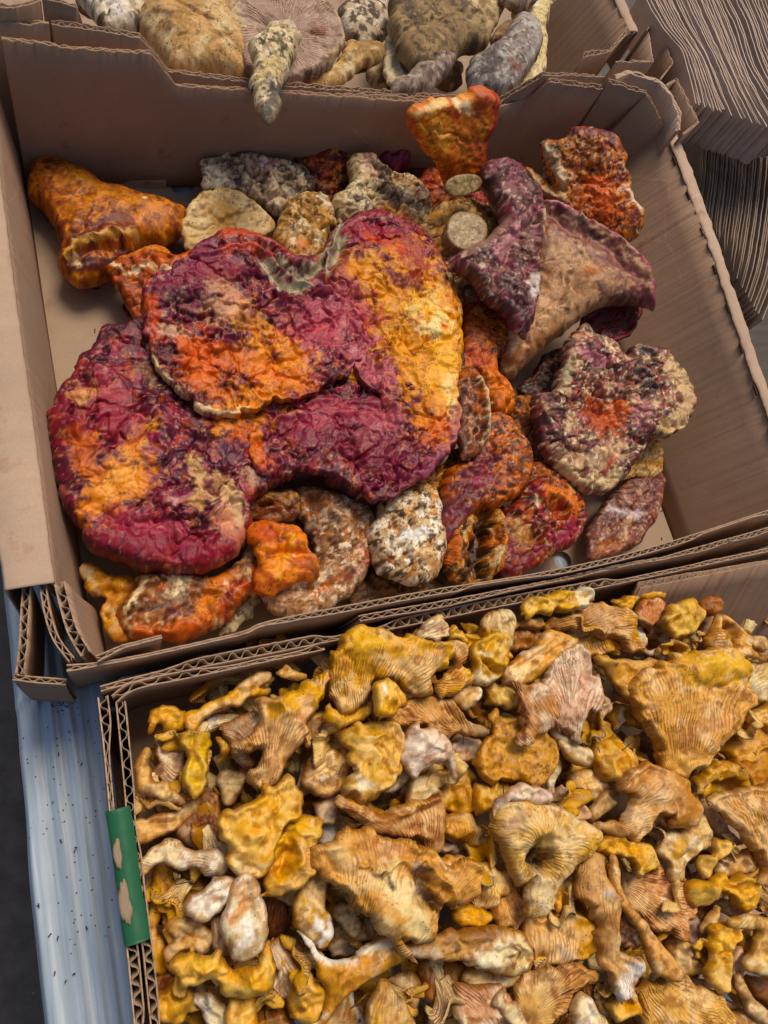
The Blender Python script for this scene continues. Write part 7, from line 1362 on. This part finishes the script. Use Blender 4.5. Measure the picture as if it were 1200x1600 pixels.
TOPS = [
 ((300, 1150), 82, 'ruffled yellow trumpet standing upright in the upper left of the heap'), ((520, 1150), 84, 'thin ruffled trumpet in the dark gap right of the tall tan chanterelle'),
 ((455, 1130), 80, 'small curled trumpet under the tall tan chanterelle'), ((240, 1240), 74, 'small pale trumpet beside the left wall above the thick tan stem'),
 ((700, 1205), 88, 'small open trumpet between the helmet and the flat amber cap'), ((760, 1010), 92, 'frilled trumpet leaning on the back wall near the middle'),
 ((930, 1150), 86, 'crumpled trumpet below the pale pink fan'), ((985, 1185), 84, 'narrow trumpet in the dark gap beside the very large funnel'),
 ((1080, 990), 92, 'small trumpet behind the big yellow roll'), ((1130, 1210), 90, 'yellow trumpet in front of the broad amber cap'),
 ((640, 1290), 88, 'trumpet wedged under the rim of the half bowl shaped one'), ((880, 1250), 92, 'thin lipped trumpet right of the grey pink lip'),
 ((1010, 1290), 86, 'open trumpet between the arched chanterelle and the shell shaped one'), ((760, 1345), 90, 'golden trumpet left of the ring shaped chanterelle'),
 ((590, 1440), 84, 'trumpet lying under the huge folded chanterelle'), ((540, 1370), 82, 'small trumpet right of the peeled yellow stem'),
 ((420, 1330), 84, 'small tan trumpet under the cup shaped lip'), ((330, 1320), 80, 'golden trumpet between the white hook and the white stem'),
 ((270, 1400), 78, 'trumpet in the shade below the white hook'), ((470, 1500), 84, 'ruffled trumpet left of the branching chanterelle'),
 ((300, 1500), 82, 'trumpet against the left wall above the bottom bud'), ((880, 1420), 90, 'thin yellow trumpet between the ring and the torn blade'),
 ((1050, 1400), 90, 'curled trumpet below the knotted cluster'), ((1120, 1330), 90, 'small trumpet above the twisted yellow strip'),
 ((1100, 1490), 86, 'pale trumpet left of the yellow folded chanterelle'), ((960, 1530), 88, 'ruffled trumpet above the wide spreading chanterelle'),
 ((700, 1540), 86, 'trumpet below the long rolled chanterelle'), ((820, 1510), 88, 'trumpet above the webbed cap at the bottom'),
 ((620, 1560), 80, 'amber trumpet at the bottom between the stub and the wavy one'), ((400, 1560), 84, 'trumpet at the bottom edge right of the orange stem'),
 ((1180, 1440), 88, 'trumpet above the curved cream rim at the right edge'), ((1170, 1130), 92, 'cream trumpet at the right edge below the large roll'),
 ((560, 1060), 92, 'yellow ruffled trumpet behind the shoulder of the big gilled chanterelle'), ((830, 1060), 94, 'frilled yellow trumpet above the pale pink fan'),
 ((900, 990), 92, 'small ruffled trumpet under the tan funnel in the upper right'), ((1050, 1010), 90, 'ruffled trumpet left of the lumpy pale knob')]
FL = 'golden chanterelle half buried in the shade between the larger ones of the heap'
STOP = {'lying', 'along', 'in', 'at', 'with', 'of', 'nearest', 'hanging', 'beside', 'crossing', 'left', 'right', 'between', 'under', 'below', 'behind', 'against', 'standing', 'coming', 'bunched', 'above', 'touching', 'forming', 'pointing', 'tucked', 'running', 'deep', 'facing', 'round', 'running', 'on', 'the', 'half', 'near', 'ending', 'from', 'near', 'sticking', 'split', 'folded'}
SHORT = []
for c_, lab in NAMED:
    wds = lab.split(); cut = len(wds)
    for i_, w_ in enumerate(wds):
        if i_ >= 2 and w_ in STOP: cut = i_; break
    SHORT.append((c_, ' '.join(wds[:min(cut, 8)])))
cnt_ = {}
for c_, w_ in SHORT: cnt_[w_] = cnt_.get(w_, 0) + 1
SHORT = [(c_, w_) for c_, w_ in SHORT if cnt_[w_] == 1]
TAKEN = set()
def buried_label(x, y):
    """say which larger chanterelle it is buried beside, and on which side"""
    for c_, w_ in sorted(SHORT, key=lambda q: (q[0][0] - x) ** 2 + (q[0][1] - y) ** 2)[:9]:
        dx, dy = x - c_[0], y - c_[1]
        side = 'just below' if abs(dx) + abs(dy) < 18 else ('right of' if dx > 0 else 'left of') if abs(dx) > abs(dy) else ('below' if dy > 0 else 'above')
        lab = 'half buried chanterelle in the shade ' + side + ' the ' + w_
        if side == 'just below': lab = 'half buried chanterelle in the shade directly underneath the ' + w_
        if lab not in TAKEN and len(lab.split()) <= 16:
            TAKEN.add(lab); return lab
    return FL
spots = []
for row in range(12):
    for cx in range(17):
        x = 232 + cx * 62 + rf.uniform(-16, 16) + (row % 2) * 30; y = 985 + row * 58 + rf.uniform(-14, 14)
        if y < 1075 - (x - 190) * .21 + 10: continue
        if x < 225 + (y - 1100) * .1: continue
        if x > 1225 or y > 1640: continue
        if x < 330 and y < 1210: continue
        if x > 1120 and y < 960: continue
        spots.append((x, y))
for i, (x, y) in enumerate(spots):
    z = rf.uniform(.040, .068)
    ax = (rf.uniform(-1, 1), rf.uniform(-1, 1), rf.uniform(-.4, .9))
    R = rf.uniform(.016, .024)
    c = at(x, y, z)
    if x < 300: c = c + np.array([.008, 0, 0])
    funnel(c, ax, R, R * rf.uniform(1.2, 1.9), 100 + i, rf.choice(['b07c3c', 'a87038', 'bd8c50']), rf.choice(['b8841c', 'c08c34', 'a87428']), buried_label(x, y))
for i, ((x, y), z, lab) in enumerate(TOPS):
    ax = (rf.uniform(-1, 1), rf.uniform(-1, 1), rf.uniform(.1, 1.0)); R_ = rf.uniform(.013, .019)
    funnel(at(x + rf.uniform(-6, 6), y + rf.uniform(-6, 6), z / 1000), ax, R_, R_ * rf.uniform(1.2, 1.8), 900 + i, rf.choice(['d39f5c', 'd4b48c', 'd2a05a']), rf.choice(['d29c38', 'd2a04a', 'dcb878']), lab)
# dark floor litter below the heap and needles on top
M_NEEDLE = simple_mat('dry_needle', (0.045, 0.03, 0.02), 0.6)
for i in range(26):
    x = rf.uniform(260, 1190); y = rf.uniform(1110 - (x - 200) * .12, 1590)
    a = rf.uniform(0, 6.28); Lg = rf.uniform(.004, .013)
    c = at(x, y, .103 + rf.uniform(-.005, .003))
    o = box_part(None, 'pine_needle', c, (math.cos(a), math.sin(a), rf.uniform(-.3, .3)), Lg, .0006, .0005, M_NEEDLE)
    tag(o, 'thin dark pine needle lying on the chanterelles', 'needle', 'pine needles on the chanterelles')
for i in range(22):
    x = rf.choice([rf.uniform(90, 170), rf.uniform(240, 300), rf.uniform(1000, 1050)]); y = rf.uniform(320, 520) if x < 400 else rf.uniform(780, 850)
    a = rf.uniform(0, 6.28)
    o = box_part(None, 'dirt_crumb', at(x, y, .002), (math.cos(a), math.sin(a), 0), rf.uniform(.001, .005), .0009, .0008, M_NEEDLE)
    tag(o, 'tiny dark crumb of dirt on the cardboard floor', 'crumb', 'dirt crumbs on the box floor')

for i in range(30):
    x = 60 + rf.gauss(0, 26) if i < 20 else rf.uniform(40, 150); y = 1100 + rf.gauss(0, 12) if i < 14 else rf.uniform(1085, 1560)
    if i < 20: x = 88 + (y - 1100) * .05 + rf.gauss(0, 9)
    a = rf.uniform(0, 6.28)
    o = box_part(None, 'dirt_crumb', at(x, y, -.0040), (math.cos(a), math.sin(a), 0), rf.uniform(.0008, .0028), .0008, .0007, M_NEEDLE)
    tag(o, 'tiny dark crumb of dirt on the pale blue table top', 'crumb', 'dirt crumbs on the table')
